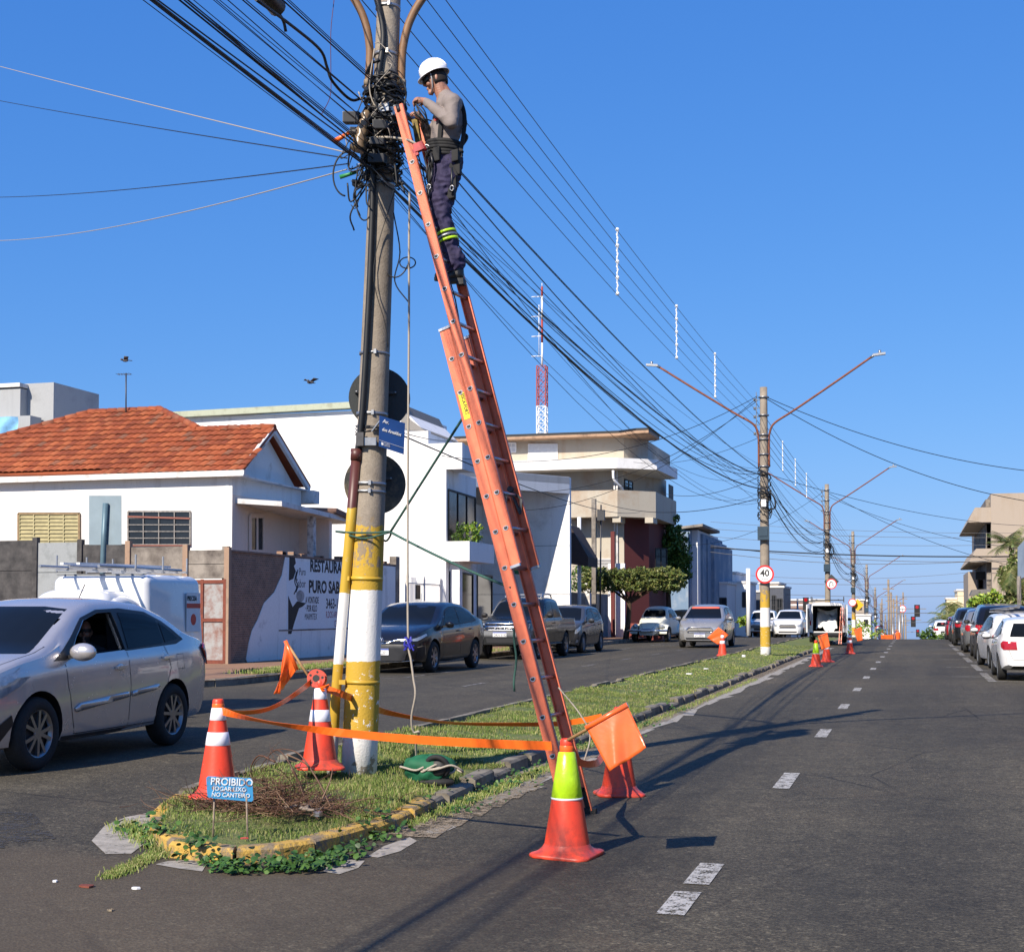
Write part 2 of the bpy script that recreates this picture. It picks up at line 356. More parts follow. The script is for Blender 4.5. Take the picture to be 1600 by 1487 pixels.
MT['walltan'] = weathered('tan_wall', (.48, .40, .32), (.4, .3, .2), .25, .5)
MT['wallgrey'] = weathered('stained_concrete_wall', (.38, .34, .29), (.12, .10, .085), .85, 1.8)
MT['walldark'] = weathered('dark_concrete_slabs', (.105, .10, .098), (.03, .03, .032), .85, 2.6)
MT['wallbrick'] = None
MT['wallred'] = weathered('dark_red_wall', (.16, .034, .03), (.12, .03, .03), .25, .8)
MT['wallblue'] = weathered('faded_blue_wall', (.20, .30, .42), (.5, .54, .57), .45, .5)
MT['wallcream'] = weathered('cream_wall', (.72, .62, .42), (.5, .4, .28), .2, .7)
MT['trim'] = weathered('white_trim', (.72, .70, .67), (.34, .31, .27), .35, 2)
MT['window'] = simple('window_glass', (.02, .024, .028), .08, 0, .3, 2)
MT['shutter'] = simple('yellowed_shutter', '#bcb184', .6, 0, .2, 5)
MT['gate'] = weathered('rusty_white_gate', (.42, .42, .41), (.25, .08, .04), .6, 3)
MT['gateframe'] = simple('rust_red_frame', (.22, .055, .03), .8, 0, .3, 12)
def brick():
    t = NT('bare_brick'); mp = t.n('Mapping'); mp.inputs['Rotation'].default_value = (0, 0, 0)
    s = t.sep(); cx = t.n('CombineXYZ'); t.l(s[1], cx.inputs[0]); t.l(s[2], cx.inputs[1])
    b = t.n('TexBrick'); t.l(cx.outputs[0], b.inputs['Vector']); b.inputs['Scale'].default_value = 4.2; b.inputs['Mortar Size'].default_value = .03
    b.inputs['Color1'].default_value = (.32, .18, .11, 1); b.inputs['Color2'].default_value = (.20, .125, .085, 1); b.inputs['Mortar'].default_value = (.30, .25, .20, 1)
    t.col(t.mix(.6, b.outputs['Color'], t.ramp(t.noise(3, 7, .7), [(.3, .4), (.7, 1.2)]), 'MULTIPLY')); t.bump(b.outputs['Fac'], -.8, .03); return t.set(.95)
MT['wallbrick'] = brick()
def tiles():
    t = NT('clay_roof_tiles'); g = t.n('NewGeometry'); a = t.ramp(g.outputs['Random Per Island'], [(0, (.19, .038, .012)), (.5, (.28, .062, .018)), (.9, (.35, .092, .03)), (1, (.17, .07, .04))])
    d = t.ramp(t.noise(1.1, 8, .75), [(.42, 1.0), (.75, .42)]); t.col(t.mix(.8, a, d, 'MULTIPLY')); t.bump(t.noise(60, 4), .3, .01); return t.set(.85)
MT['tile'] = tiles()
def polepaint():
    t = NT('banded_pole_paint'); z = t.sep()[2]; j = t.noise(9, 5, .7); zz = t.math('ADD', z, t.math('MULTIPLY', t.math('SUBTRACT', j, .5), .05))
    zn = t.math('DIVIDE', zz, 4.0)
    Y = (.48, .30, .028); Wt = (.72, .71, .68); Cc = (.36, .30, .235)
    band = t.ramp(zn, [(0, Wt), (.09, Y), (.2575, Wt), (.4125, Y)], True)
    top = t.noise(7, 6, .7, stretch=(1, 1, .35)); topm = t.ramp(t.math('ADD', zz, t.math('MULTIPLY', top, .35)), [(0, 0.0), (1, 0.0)])
    # paint ends raggedly at about 2.25 m
    q = t.math('ADD', z, t.math('MULTIPLY', top, .22)); endm = t.math('GREATER_THAN', q, 2.34)
    conc = t.mix(t.ramp(t.noise(4, 7, .7), [(.4, 0.0), (.75, 1.0)]), (.29, .245, .19), (.16, .13, .10))
    conc = t.mix(.5, conc, t.ramp(t.noise(70, 3, .7), [(.3, .6), (.7, 1.2)]), 'MULTIPLY')
    c = t.mix(endm, band, conc)
    # worn patches: concrete shows high up, white shows through the lower yellow
    w1 = t.math('MULTIPLY', t.math('GREATER_THAN', t.noise(8, 7, .72, stretch=(1, 1, .45)), .525), t.math('MULTIPLY', t.math('GREATER_THAN', z, 1.86), t.math('LESS_THAN', z, 2.3)))
    w2 = t.math('MULTIPLY', t.math('GREATER_THAN', t.noise(13, 8, .75), .60), t.math('LESS_THAN', z, 1.0))
    w3 = t.math('MULTIPLY', t.math('GREATER_THAN', t.noise(5.5, 8, .7), .56), t.math('LESS_THAN', z, .34))
    w4 = t.math('MULTIPLY', t.math('GREATER_THAN', t.noise(45, 4, .7), .66), t.math('LESS_THAN', z, 2.2))
    c = t.mix(w1, c, (.25, .19, .12)); c = t.mix(w2, c, (.74, .73, .7)); c = t.mix(w3, c, (.33, .28, .22)); c = t.mix(w4, c, (.33, .3, .26))
    c = t.mix(t.ramp(t.noise(12, 3, .6, stretch=(1, 1, .05)), [(.62, 0.0), (.8, .3)]), c, (.3, .26, .2))
    t.col(c); t.bump(t.noise(60, 5), .4, .01); return t.set(.8)
MT['polepaint'] = polepaint()
def pipepaint():
    t = NT('banded_pipe_paint'); z = t.sep()[2]; zn = t.math('DIVIDE', t.math('ADD', z, t.math('MULTIPLY', t.noise(14, 4), .05)), 4.0)
    c = t.ramp(zn, [(0, (.70, .68, .62)), (.10, (.48, .30, .028)), (.2575, (.72, .71, .68)), (.4125, (.50, .32, .028)), (.60, (.085, .024, .018))], True)
    c = t.mix(t.ramp(t.noise(16, 7, .75), [(.62, 0.0), (.7, .8)]), c, (.5, .47, .42)); t.col(c); return t.set(.45)
MT['pipepaint'] = pipepaint()
MT['skin'] = simple('skin', (.42, .20, .13), .5, 0, .12, 18)
MT['shirt'] = simple('grey_shirt_cloth', (.27, .225, .205), .8, 0, .08, 2, bump=.5, bsc=16)
MT['navy'] = simple('navy_trousers_cloth', (.034, .026, .078), .85, 0, .25, 9, bump=.6, bsc=14)
MT['leather'] = simple('black_leather', (.014, .013, .012), .4, 0, .3, 14, bump=.2)
MT['strap'] = simple('black_webbing', (.015, .015, .016), .8, 0, .3, 30)
MT['helmet'] = simple('white_helmet', (.80, .80, .82), .22, 0, .04, 8, coat=.5)
MT['rope'] = simple('pale_rope', (.46, .40, .32), .85, 0, .2, 90)
MT['greenrope'] = simple('green_rope', (.035, .11, .085), .8, 0, .4, 60)
MT['greencloth'] = simple('green_cloth', (.006, .13, .055), .75, 0, .3, 8, bump=.4, bsc=20)
MT['signblue'] = simple('street_sign_blue', (.02, .075, .27), .4, 0, .15, 6)
MT['signback'] = weathered('sign_back', (.04, .045, .045), (.12, .10, .06), .1, 3, .6)
MT['signred'] = simple('sign_red', (.62, .02, .02), .4)
MT['signyellow'] = simple('sign_yellow', (.75, .42, .02), .4)
def rustsign():
    t = NT('rusty_blue_sign'); m = t.ramp(t.noise(13, 7, .75), [(.55, 0.0), (.6, 1.0)]); t.col(t.mix(m, (.03, .24, .48), (.20, .085, .04))); return t.set(.6)
MT['rustsign'] = rustsign()
# ================================================================ SETTING
def yv(a, b, n): return [a+(b-a)*i/n for i in range(n+1)]
# one ground sheet to the horizon
gx = [-3500, -1200, -500, -250, -120, -70, -45, -30, -17, -6, 3.9, 12, 30, 60, 120, 250, 500, 1200, 3500]
gy = [-60, -20, 0, 24, 45, 66]+yv(70, 170, 25)+[200, 250, 320, 400, 550, 800, 1200, 1800, 2600, 4000, 6500]
m = M(); V = [(x, y, crest(y)-.10) for y in gy for x in gx]; nx = len(gx)
m.add(V, [(j*nx+i, j*nx+i+1, (j+1)*nx+i+1, (j+1)*nx+i) for j in range(len(gy)-1) for i in range(nx-1)]); m.smooth = True
g = m.build('ground', simple('dry_ground', (.16, .12, .08), .95, 0, .4, .05)); struct(g)
# asphalt
m = M()
def sheet(m, xs, ys, dz):
    n = len(xs); m.add([(x, y, T(x, y)+dz) for y in ys for x in xs], [(j*n+i, j*n+i+1, (j+1)*n+i+1, (j+1)*n+i) for j in range(len(ys)-1) for i in range(n-1)])
xl = [-13.2, -11, -9, -7.5, -6.5, -6, -5.5, -5, -4.5, -4, -3.6, -2, 0, 2, 4.0]
sheet(m, [-70, -40, -25, -16]+xl+[8, 20, 60], [-30, -12, -4, 0, 4, 5]+yv(6, 12, 8)+[16, 20, 24.5], 0)
sheet(m, xl, [24.5, 34, 45, 56, 68]+yv(72, 150, 20)+[170, 200, 260, 330, 400, 500, 650], 0)
struct(m.build('road', MT['asphalt']))
# left pavement with rounded corner, right pavement
def slab(name, poly_xy, h, mat, zf=T):
    m = M(); n = len(poly_xy); top = [(x, y, zf(x, y)+h) for x, y in poly_xy]; bot = [(x, y, zf(x, y)-.2) for x, y in poly_xy]
    m.add(top, [tuple(range(n))]); m.add(top+bot, [(i, i+n, (i+1) % n+n, (i+1) % n) for i in range(n)]); return m
def strip(m, x0, x1, ys, h):
    for a, b in zip(ys[:-1], ys[1:]):
        m.add([(x0, a, T(x0, a)+h), (x1, a, T(x1, a)+h), (x1, b, T(x1, b)+h), (x0, b, T(x0, b)+h)], [(0, 1, 2, 3)])
arc = [(-13.0-2.2+2.2*math.cos(a), 25.6-2.2*math.sin(a)) for a in [PI/2*i/10 for i in range(10, -1, -1)]]
m = M(); xs = [-70]+[p[0] for p in arc]
# corner block 24..45 as an n-gon fan
poly = [(-70, 34.0)]+[(-70, 23.4)]+arc+[(-13.0, 34.0)]
m.add([(x, y, T(x, y)+.13) for x, y in poly], [tuple(range(len(poly)))[::1]])
ys = [34.0, 45, 56, 68]+yv(74, 152, 13)+[200, 300, 400]
strip(m, -19.5, -13.0, ys, .13)
struct(m.build('pavement', MT['sidewalk']))
m = M(); strip(m, 3.9, 9.5, [26, 34, 45, 56, 68]+yv(74, 152, 13)+[200, 300, 400], .13); struct(m.build('pavement', MT['sidewalk']))
# kerbs: separate stones joined into one kerb per side
def kerbline(m, pts, w=.13, h=.15, out=1, seg=.9, jit=.012, gap=.012):
    P = [Vector((x, y, 0)) for x, y in pts]; L = [0]
    for a, b in zip(P[:-1], P[1:]): L.append(L[-1]+(b-a).length)
    def at(s):
        s = max(0, min(L[-1], s))
        for i in range(len(P)-1):
            if s <= L[i+1] or i == len(P)-2: return P[i].lerp(P[i+1], (s-L[i])/max(1e-6, L[i+1]-L[i]))
    s = 0
    while s < L[-1]-.05:
        e = min(L[-1], s+seg*random.uniform(.75, 1.2)); k = max(1, int((e-s)/.3)); ring = []
        j = random.uniform(-jit, jit); jz = random.uniform(-jit, jit)
        for q in range(k+1):
            u = s+gap+(e-s-2*gap)*q/k; p = at(u); t = (at(u+.05)-at(u-.05)).normalized(); nrm = Vector((t.y, -t.x, 0))*out
            z0 = T(p.x, p.y); a = p+nrm*(j); bb = a-nrm*w
            r = lambda: random.uniform(-.004, .004)
            ring.append([(a.x, a.y, z0-.1), (a.x-nrm.x*.01+r(), a.y-nrm.y*.01+r(), z0+h*.8+jz), (a.x-nrm.x*.035+r(), a.y-nrm.y*.035+r(), z0+h+jz+r()), (bb.x, bb.y, z0+h+jz+r()), (bb.x, bb.y, z0-.1)])
        vs = [v for rr in ring for v in rr]; n = 5
        fs = [(i*n+c, i*n+(c+1) % n, (i+1)*n+(c+1) % n, (i+1)*n+c) for i in range(k) for c in range(4)]+[tuple(range(5)), tuple(k*n+c for c in range(4, -1, -1))]
        if out < 0: fs = [f[::-1] for f in fs]
        m.add(vs, fs); s = e
m = M(); kerbline(m, [(-70, 23.4), (-15.2, 23.4)]+arc[1:]+[(-13.0, 34), (-13.0, 68)], out=1, jit=.015); struct(m.build('kerb', MT['kerb']))
m = M(); kerbline(m, [(3.9, 26), (3.9, 68), (3.9, 150)], out=-1, seg=2); struct(m.build('kerb', MT['kerb']))
# median
XR, XL = -3.74, -5.72
nose = [(-3.64, 10.6), (-3.59, 9.8), (-3.60, 9.0), (-3.74, 8.35), (-3.98, 8.03), (-4.28, 7.98), (-4.6, 8.12), (-4.9, 8.45), (-5.2, 8.9), (-5.42, 9.4), (-5.62, 10.3), (XL, 12)]
nc = [(p.x, p.y) for p in cat([(x, y, 0) for x, y in nose], 4)]
m = M(); kerbline(m, nc[:-6], w=.16, h=.10, out=-1, seg=.7, jit=.02, gap=.012); struct(m.build('kerb', MT['kerby']))
m = M(); kerbline(m, [(XR, 130), (XR, 13), (-3.64, 10.6)], w=.15, h=.10, out=-1, seg=.7, jit=.035, gap=.02); kerbline(m, nc[-6:]+[(XL, 130)], w=.12, h=.12, out=-1, seg=1.2, jit=.02); struct(m.build('kerb', MT['kerb']))
def inmed(x, y, mg=.1):
    if y > 12: return XL+mg < x < XR-mg
    c = False; n = len(nc); px = None
    poly = nc+[(XL, 14), (XR, 14)]
    for i in range(len(poly)):
        (x1, y1), (x2, y2) = poly[i], poly[(i+1) % len(poly)]
        if (y1 > y) != (y2 > y) and x < (x2-x1)*(y-y1)/(y2-y1)+x1: c = not c
    return c
def gbump(x, y): return .018*math.sin(x*3.1+y*1.3)+.014*math.sin(x*7.7-y*4.9)+.01*math.sin(y*9.1)
def gtop(x, y): return T(x, y)+.10+gbump(x, y)
m = M()
cx = [(x+(-4.65-x)*.07, y+(10.6-y)*.025) for x, y in nc]
half = len(cx)//2; Lf = cx[half:]; Rt = cx[:half+1][::-1]; n = min(len(Lf), len(Rt)); rows = []
for a, b in zip(Lf[:n], Rt[:n]): rows.append((a, b))
rows += [((XL+.06, y), (XR-.07, y)) for y in yv(12.9, 30, 34)+yv(31, 130, 50)]
vs = []; K = 12
for a, b in rows:
    for i in range(K+1):
        x = a[0]+(b[0]-a[0])*i/K; y = a[1]+(b[1]-a[1])*i/K; vs.append((x, y, gtop(x, y) if 0 < i < K else T(x, y)+.05))
m.smooth = True; m.add(vs, [(j*(K+1)+i, j*(K+1)+i+1, (j+1)*(K+1)+i+1, (j+1)*(K+1)+i) for j in range(len(rows)-1) for i in range(K)])
struct(m.build('median_lawn', MT['turf']))
# grass blades (stuff)
def blades(N, y0, y1, h0, h1, w, power=1.0):
    u = rng.random(N)**power; y = y0+(y1-y0)*u; x = XL+.06+(XR-XL+(.06 if y0 < 12 else -.12))*rng.random(N)
    if y0 < 12:
        k = np.array([inmed(a+(a+4.65)*.12, b+(b-10.6)*.05) for a, b in zip(x, y)]); x, y = x[k], y[k]
    k = (np.sin(x*4.1+y*2.7)*np.sin(y*3.3-x*1.9)+.6*np.sin(x*9.3+y*7.1) < rng.uniform(.35, 1.5, len(x))); x, y = x[k], y[k]
    n = len(x); z = np.array([gtop(a, b) for a, b in zip(x, y)])-.01
    pat = .5+.5*np.sin(x*2.3+1.7*np.sin(y*1.1))*np.sin(y*1.9+.6); pat = .55+.6*pat
    h = (h0+(h1-h0)*rng.random(n)**1.8)*pat; a = rng.random(n)*2*np.pi; ln = rng.random(n)*.9+.15; b = rng.random(n)*2*np.pi
    dx, dy = np.cos(a)*w, np.sin(a)*w; lx, ly = np.cos(b)*h*ln, np.sin(b)*h*ln
    P = np.stack([x-dx, y-dy, z, x+dx, y+dy, z, x+dx*.7+lx*.35, y+dy*.7+ly*.35, z+h*.62, x-dx*.7+lx*.35, y-dy*.7+ly*.35, z+h*.62, x+lx, y+ly, z+h], 1).reshape(-1, 3)
    I = np.arange(n)[:, None]*5; return P, np.concatenate([I+np.array([[0, 1, 2, 3]]), I+np.array([[3, 2, 4, 4]])])
Ps, Fs, off = [], [], 0
for args in ((42000, 8.3, 13, .03, .095, .0028), (52000, 13, 24, .03, .085, .0036, 1.3), (26000, 24, 60, .03, .08, .008, 1.4)):
    P, Fq = blades(*args); Ps.append(P); Fs.append(Fq+off); off += len(P)
# verge tufts by the left kerb
n = 5200; x = -13.35-rng.random(n)**1.6*.9; y = np.where(rng.random(n) < .6, 27.5+rng.random(n)*5.5, 33+rng.random(n)*24); z = np.array([T(a, b)+.13 for a, b in zip(x, y)]); h = .05+.12*rng.random(n); a = rng.random(n)*6.28; w = .007
P = np.stack([x-np.cos(a)*w, y-np.sin(a)*w, z, x+np.cos(a)*w, y+np.sin(a)*w, z, x+np.cos(a)*w+h*.3*np.sin(a), y, z+h*.6, x-np.cos(a)*w+h*.3*np.sin(a), y, z+h*.6, x+h*.6*np.sin(a*3), y+h*.3, z+h], 1).reshape(-1, 3)
I = np.arange(n)[:, None]*5; Ps.append(P); Fs.append(np.concatenate([I+np.array([[0, 1, 2, 3]]), I+np.array([[3, 2, 4, 4]])])+off); off += len(P)
# grass creeping out of the joint at the nose and along the kerb foot
def creep(N, path, wd, h0, h1):
    i = rng.integers(0, len(path)-1, N); t = rng.random(N); A = np.array(path)[i]; B = np.array(path)[i+1]; p = A+(B-A)*t[:, None]+rng.normal(0, wd, (N, 2))
    x, y = p[:, 0], p[:, 1]; z = np.array([T(a, b) for a, b in zip(x, y)]); h = h0+(h1-h0)*rng.random(N); a = rng.random(N)*6.28; b = rng.random(N)*6.28; w = .003; l = h*.9
    P = np.stack([x-np.cos(a)*w, y-np.sin(a)*w, z, x+np.cos(a)*w, y+np.sin(a)*w, z, x+np.cos(a)*w+l*.3*np.cos(b), y+l*.3*np.sin(b), z+h*.6, x-np.cos(a)*w+l*.3*np.cos(b), y+l*.3*np.sin(b), z+h*.6, x+l*np.cos(b), y+l*np.sin(b), z+h], 1).reshape(-1, 3)
    I = np.arange(N)[:, None]*5; return P, np.concatenate([I+np.array([[0, 1, 2, 3]]), I+np.array([[3, 2, 4, 4]])])
for args in ((3200, [tuple(gp(*p)[:2]) for p in ((170, 1372), (215, 1352), (262, 1330), (300, 1318))], .035, .02, .05),
             (1100, [tuple(gp(*p)[:2]) for p in ((195, 1300), (235, 1320), (290, 1340))], .06, .04, .12),
             (3000, [tuple(gp(*p)[:2]) for p in ((640, 1290), (740, 1250), (800, 1225), (860, 1200))], .05, .02, .09),
             (3000, [tuple(gp(*p)[:2]) for p in ((900, 1172), (990, 1140), (1100, 1095), (1180, 1062))], .05, .02, .09)):
    P, Fq = creep(*args); Ps.append(P); Fs.append(Fq+off); off += len(P)
g = fastmesh('grass', np.concatenate(Ps), np.concatenate(Fs), MT['grass'])
g.data.validate(); tag(g, 'short green grass growing on the central median and kerb edges', 'grass', None, 'stuff')
# concrete apron remnants, debris, road markings (thin sheets, each 4 mm above the one below)
def flat(m, pts, dz):
    P = [gp(x, y) if len(q) == 2 else None for q in pts for x, y in [q]]; m.add([(p.x, p.y, T(p.x, p.y)+dz) for p in P], [tuple(range(len(P)))])
def flatw(m, pts, dz): m.add([(x, y, T(x, y)+dz) for x, y in pts], [tuple(range(len(pts)))])
m = M()
flat(m, [(143, 1320), (163, 1300), (196, 1288), (240, 1280), (262, 1283), (238, 1300), (230, 1320), (205, 1337), (165, 1338)], .004)
flat(m, [(243, 1352), (262, 1347), (300, 1345), (322, 1352), (316, 1362), (280, 1358)], .004)
flat(m, [(505, 1362), (512, 1350), (545, 1343), (570, 1345), (560, 1356), (530, 1366)], .004)
flat(m, [(575, 1338), (600, 1322), (640, 1308), (652, 1314), (625, 1330), (590, 1340)], .004)
flat(m, [(655, 1302), (690, 1290), (722, 1288), (690, 1302)], .004)
for (a, b) in ((745, 790), (800, 850)):
    y0 = 1298-(a-600)*.447; y1 = 1298-(b-600)*.447
    if a > 950: y0 = 1165-(a-905)*.385+14; y1 = 1165-(b-905)*.385+14
    flat(m, [(a, y0+1), (b, y1+1), (b+8, y1+9), (a+12, y0+11)], .004)
for a_, b_ in zip(yv(11, 62, 40)[:-1], yv(11, 62, 40)[1:]): flatw(m, [(XR+.20+random.uniform(0, .06), a_), (XR+.46+random.uniform(-.1, .12), a_), (XR+.46+random.uniform(-.1, .12), b_+.01), (XR+.2+random.uniform(0, .06), b_+.01)], .0045)
struct(m.build('broken_concrete_apron', MT['apron']), 'patches of broken pale concrete along the foot of the median kerb')
m = M()
for a, b, w in ((9.3, 12.5, .55), (12.5, 16, .45), (16, 24, .35), (24, 60, .3)):
    for k in range(6):
        y0 = a+(b-a)*k/6; y1 = a+(b-a)*(k+1)/6; flatw(m, [(XR+.01, y0), (XR+w, y0), (XR+w*.9, y1), (XR+.01, y1)], .008)
tag(m.build('kerb_debris', MT['dust']), 'straw coloured dry debris gathered along the median kerb', 'debris', None, 'stuff')
m = M()
flatw(m, [(-1.30, 7.30), (-1.15, 7.30), (-1.15, 7.92), (-1.30, 7.92)], .006); flatw(m, [(-1.29, 8.15), (-1.14, 8.15), (-1.14, 8.84), (-1.29, 8.84)], .006)
y = 12.72
while y < 150:
    x = -1.26+.0035*min(y, 60); flatw(m, [(x, y), (x+.15, y), (x+.15, y+1.25), (x, y+1.25)], .006); y += 5.3
for y0 in (33.4, 39.4, 46, 52.5, 59, 66):
    k = 0
    while k < 7: flatw(m, [(1.62, y0+.65*k), (1.80, y0+.65*k), (1.80, y0+.65*k+.36), (1.62, y0+.65*k+.36)], .006); k += 1
    flatw(m, [(1.80, y0-.02), (3.7, y0-.02), (3.7, y0+.09), (1.80, y0+.09)], .006); flatw(m, [(.9, y0+2.2), (1.6, y0+2.2), (1.6, y0+2.28), (.9, y0+2.28)], .006)
struct(m.build('road_markings', MT['whiteline']), 'white dashed lane and parking bay lines on the asphalt')
m = M()
for y in (26.3, 31.5, 36.8, 42.0, 47.3, 52.5, 58, 64, 70): flatw(m, [(-8.55, y), (-8.43, y), (-8.43, y+1.5), (-8.55, y+1.5)], .006)
for y in (25, 29.5, 30.8, 35.5, 41.5, 47, 53, 60): flatw(m, [(-10.9, y), (-10.8, y), (-10.8, y+2.6), (-10.9, y+2.6)], .006)
for y in (29.0, 35.6, 41.6): flatw(m, [(-12.8, y), (-10.9, y), (-10.9, y+.1), (-12.8, y+.1)], .006)
struct(m.build('road_markings', MT['oldline']), 'faded white lane and parking lines on the far carriageway')
m = M(); flatw(m, [(-9, 7.6), (-7.2, 7.3), (-5.9, 7.5), (-5.6, 8.4), (-6.4, 9.3), (-8.2, 9.0)], .003); struct(m.build('asphalt_patch', MT['dirtdark']), 'dark broken patch of asphalt beside the median nose')
# litter
def litter(name, label, px, py, s, mat, cat_='litter', h=.01, z=None):
    p = gp(px, py, z or 0); m = M(); k = 7
    top = [(p.x+s*math.cos(a)*random.uniform(.7, 1.2), p.y+s*.8*math.sin(a)*random.uniform(.7, 1.2)) for a in [2*PI*i/k for i in range(k)]]
    zb = (z if z else T(p.x, p.y))+.002
    m.prism([(x, y, zb) for x, y in top], (0, 0, h)); tag(m.build(name, mat), label, cat_)
litter('crushed_cap', 'flat rust red scrap lying on the asphalt in the lower left corner', 136, 1386, .05, MT['gateframe'])
litter('paper_scrap', 'tiny white paper scrap on asphalt left of the grass strip', 86, 1379, .018, MT['white'])
litter('paper_scrap', 'white and blue scrap of paper on asphalt in front of the nose', 213, 1389, .025, MT['white'])
litter('leaf', 'dry leaf lying on dark asphalt furthest down left', 172, 1423, .022, MT['dust'])
litter('paper_scrap', 'white crumpled litter on the far median grass beside speed limit pole', 1162, 1026, .05, MT['white'], z=.2, h=.06)
litter('paper_scrap', 'white litter on the median grass left of the far pole', 1104, 1045, .07, MT['white'], z=.16, h=.02)
litter('paper_scrap', 'white litter on the median grass nearest the far cone', 1077, 1053, .08, MT['white'], z=.16, h=.02)
litter('can', 'small crumpled silver can on grass right of brush pile', 497, 1275, .035, MT['alu'], z=.17, h=.03)
litter('leaf', 'orange fallen leaf on grass under the blue warning sign', 381, 1310, .03, MT['orange'], z=.18, h=.004)
# ================================================================ UTILITY POLES
PX, PY = -4.725, 11.66
P1B = Vector((PX, PY, .1)); P1L = Vector((.037, 0, 1))            # near pole leans a little to the right
def p1(z): return P1B+P1L*(z-.1)
def r1(z): return .160-.0078*z
def shaft(m, base, lean, h, r0, r1_, z0=0, n=20):
    pts = [base+lean*(z0+(h-z0)*i/16) for i in range(17)]; m.tube(pts, [r0+(r1_-r0)*(z0+(h-z0)*i/16)/h for i in range(17)], n)
def band(m, z, ex=.006, w=.035, ry=0):
    c = p1(z); m.tube([c-P1L*w/2, c+P1L*w/2], r1(z)+ex, 24)
pole = thing('utility_pole', 'leaning concrete utility pole with yellow and white painted bands and tangled cables', 'utility pole', (PX, PY, .1))
m = M(); shaft(m, P1B-Vector((0, 0, .15)), P1L, 9.6, r1(0), r1(9.6)); m.build('shaft', MT['polepaint'], pole)
# conduit on the left side, painted in the same bands
cl = Vector((-.962, -.273*0, 0)); CAMR = Vector((math.cos(YAW), math.sin(YAW), 0)); CAMF = Vector((-math.sin(YAW), math.cos(YAW), 0))
def side(z, off, fw=0): return p1(z)+CAMR*off+CAMF*fw
m = M(); m.tube([side(.05, -.232, -.02), side(.8, -.222, -.05), side(1.5, -.19, -.06), side(2.3, -.145, -.09), side(2.92, -.115, -.11)], .045, 14); m.tube([side(2.90, -.115, -.11), side(3.0, -.115, -.11)], .052, 14)
m.build('conduit', MT['pipepaint'], pole)
m = M(); m.tube(cat([side(2.9, -.115, -.11), side(3.3, -.075, -.15), side(4.3, -.055, -.15), side(5.0, -.055, -.14), side(5.6, -.06, -.14), side(6.3, -.05, -.13), side(6.7, -.02, -.12), side(7.1, -.12, -.1), side(7.6, -.3, 0)], 5), [.026]*46, 10); m.build('riser_cable', MT['cable'], pole)
m = M()
for z in (.95, 1.86): m = M(); band(m, z, .008, .03); m.obox(side(z, -.16, -.1), (.03, 0, 0), (0, .012, 0), (0, 0, .02)); m.build('clamp_band', MT['pipepaint'], pole)
for z, ex, w in ((2.63, .01, .022), (2.70, .01, .03), (3.32, .008, .03), (3.86, .008, .022), (5.38, .006, .03), (5.52, .012, .05), (5.98, .012, .05), (6.55, .008, .03), (6.98, .008, .03)):
    m = M(); band(m, z, ex, w); m.obox(side(z, .02, -r1(z)-.012), (.012, 0, 0), (0, .012, 0), (0, 0, .02)); m.build('strap_band', MT['steel'], pole)
m = M()
for k in range(5): m.tube([side(3.16+.012*k+.02*math.sin(a+k), (r1(3.1)+.008)*math.sin(a), -(r1(3.1)+.008)*math.cos(a)) for a in [2*PI*i/16 for i in range(17)]], .004, 5)
m.obox(side(3.08, -.08, -.17), (.035, 0, 0), (0, .012, 0), (0, 0, .06)); m.build('tie_wire', MT['dsteel'], pole)
m = M(); m.obox(side(3.06, .01, -.165), (.05, .012, 0), (0, .01, 0), (0, 0, .035)); m.build('bracket', MT['steel'], pole)
# lamp arms (curved rusty pipes leaving the frame)
def arm(sg, nm='lamp_arm'):
    m = M(); P = [side(6.2, sg*.15, -.02), side(6.45, sg*.145, -.02), side(6.62, sg*.15, -.02), side(6.82, sg*.19, -.02), side(7.0, sg*.27, -.02), side(7.16, sg*.40, -.02), side(7.5, sg*.8, 0), side(8.6, sg*2.3, 0), side(9.3, sg*3.3, 0)]
    m.tube(cat(P, 5), .036, 12); m.build(nm, simple('tan_pipe', '#8f6a48', .6, 0, .3, 10) if 'tan_pipe' not in D.materials else D.materials['tan_pipe'], pole)
arm(-1); arm(1)
for s in (-1, 1):
    m = M(); m.tube([side(6.27, s*.15, -.02), side(6.32, s*.15, -.02)], .041, 12); m.build('pipe_collar', MT['concrete'], pole)
# cable clutter around the joint zone
m = M()
for k in range(115):
    z = random.uniform(5.42, 6.3); a0 = random.uniform(0, 6.28); sp = random.uniform(.8, 5.5); rr = r1(z)+random.uniform(.012, .075); dz = random.uniform(-.2, .2)
    pts = [side(z+dz*i/10+.02*math.sin(i*1.7+k), (rr+.012*math.sin(i*2.1+k))*math.sin(a0+sp*i/10), -(rr+.012*math.cos(i*1.3+k))*math.cos(a0+sp*i/10)) for i in range(11)]
    m.tube(cat(pts, 2), random.choice((.006, .007, .010, .015)), 5)
for k in range(30):
    z = random.uniform(5.3, 6.2); s = random.choice((-1, -1, 1)); a = side(z, s*.12, -.12); b = side(z+random.uniform(-.5, .2), s*random.uniform(.05, .3), -random.uniform(.05, .25))
    mid = (a+b)/2+Vector((s*random.uniform(0, .15), random.uniform(-.1, .05), random.uniform(-.25, .05))); m.tube(cat([a, mid, b], 6), random.choice((.004, .005, .008)), 5)
def loop(cx, cz, ra, rb, r, fw=-.13, a0=0, a1=2*PI):
    m.tube([side(cz+rb*math.sin(a0+(a1-a0)*i/20), cx+ra*math.cos(a0+(a1-a0)*i/20), fw) for i in range(21)], r, 6)
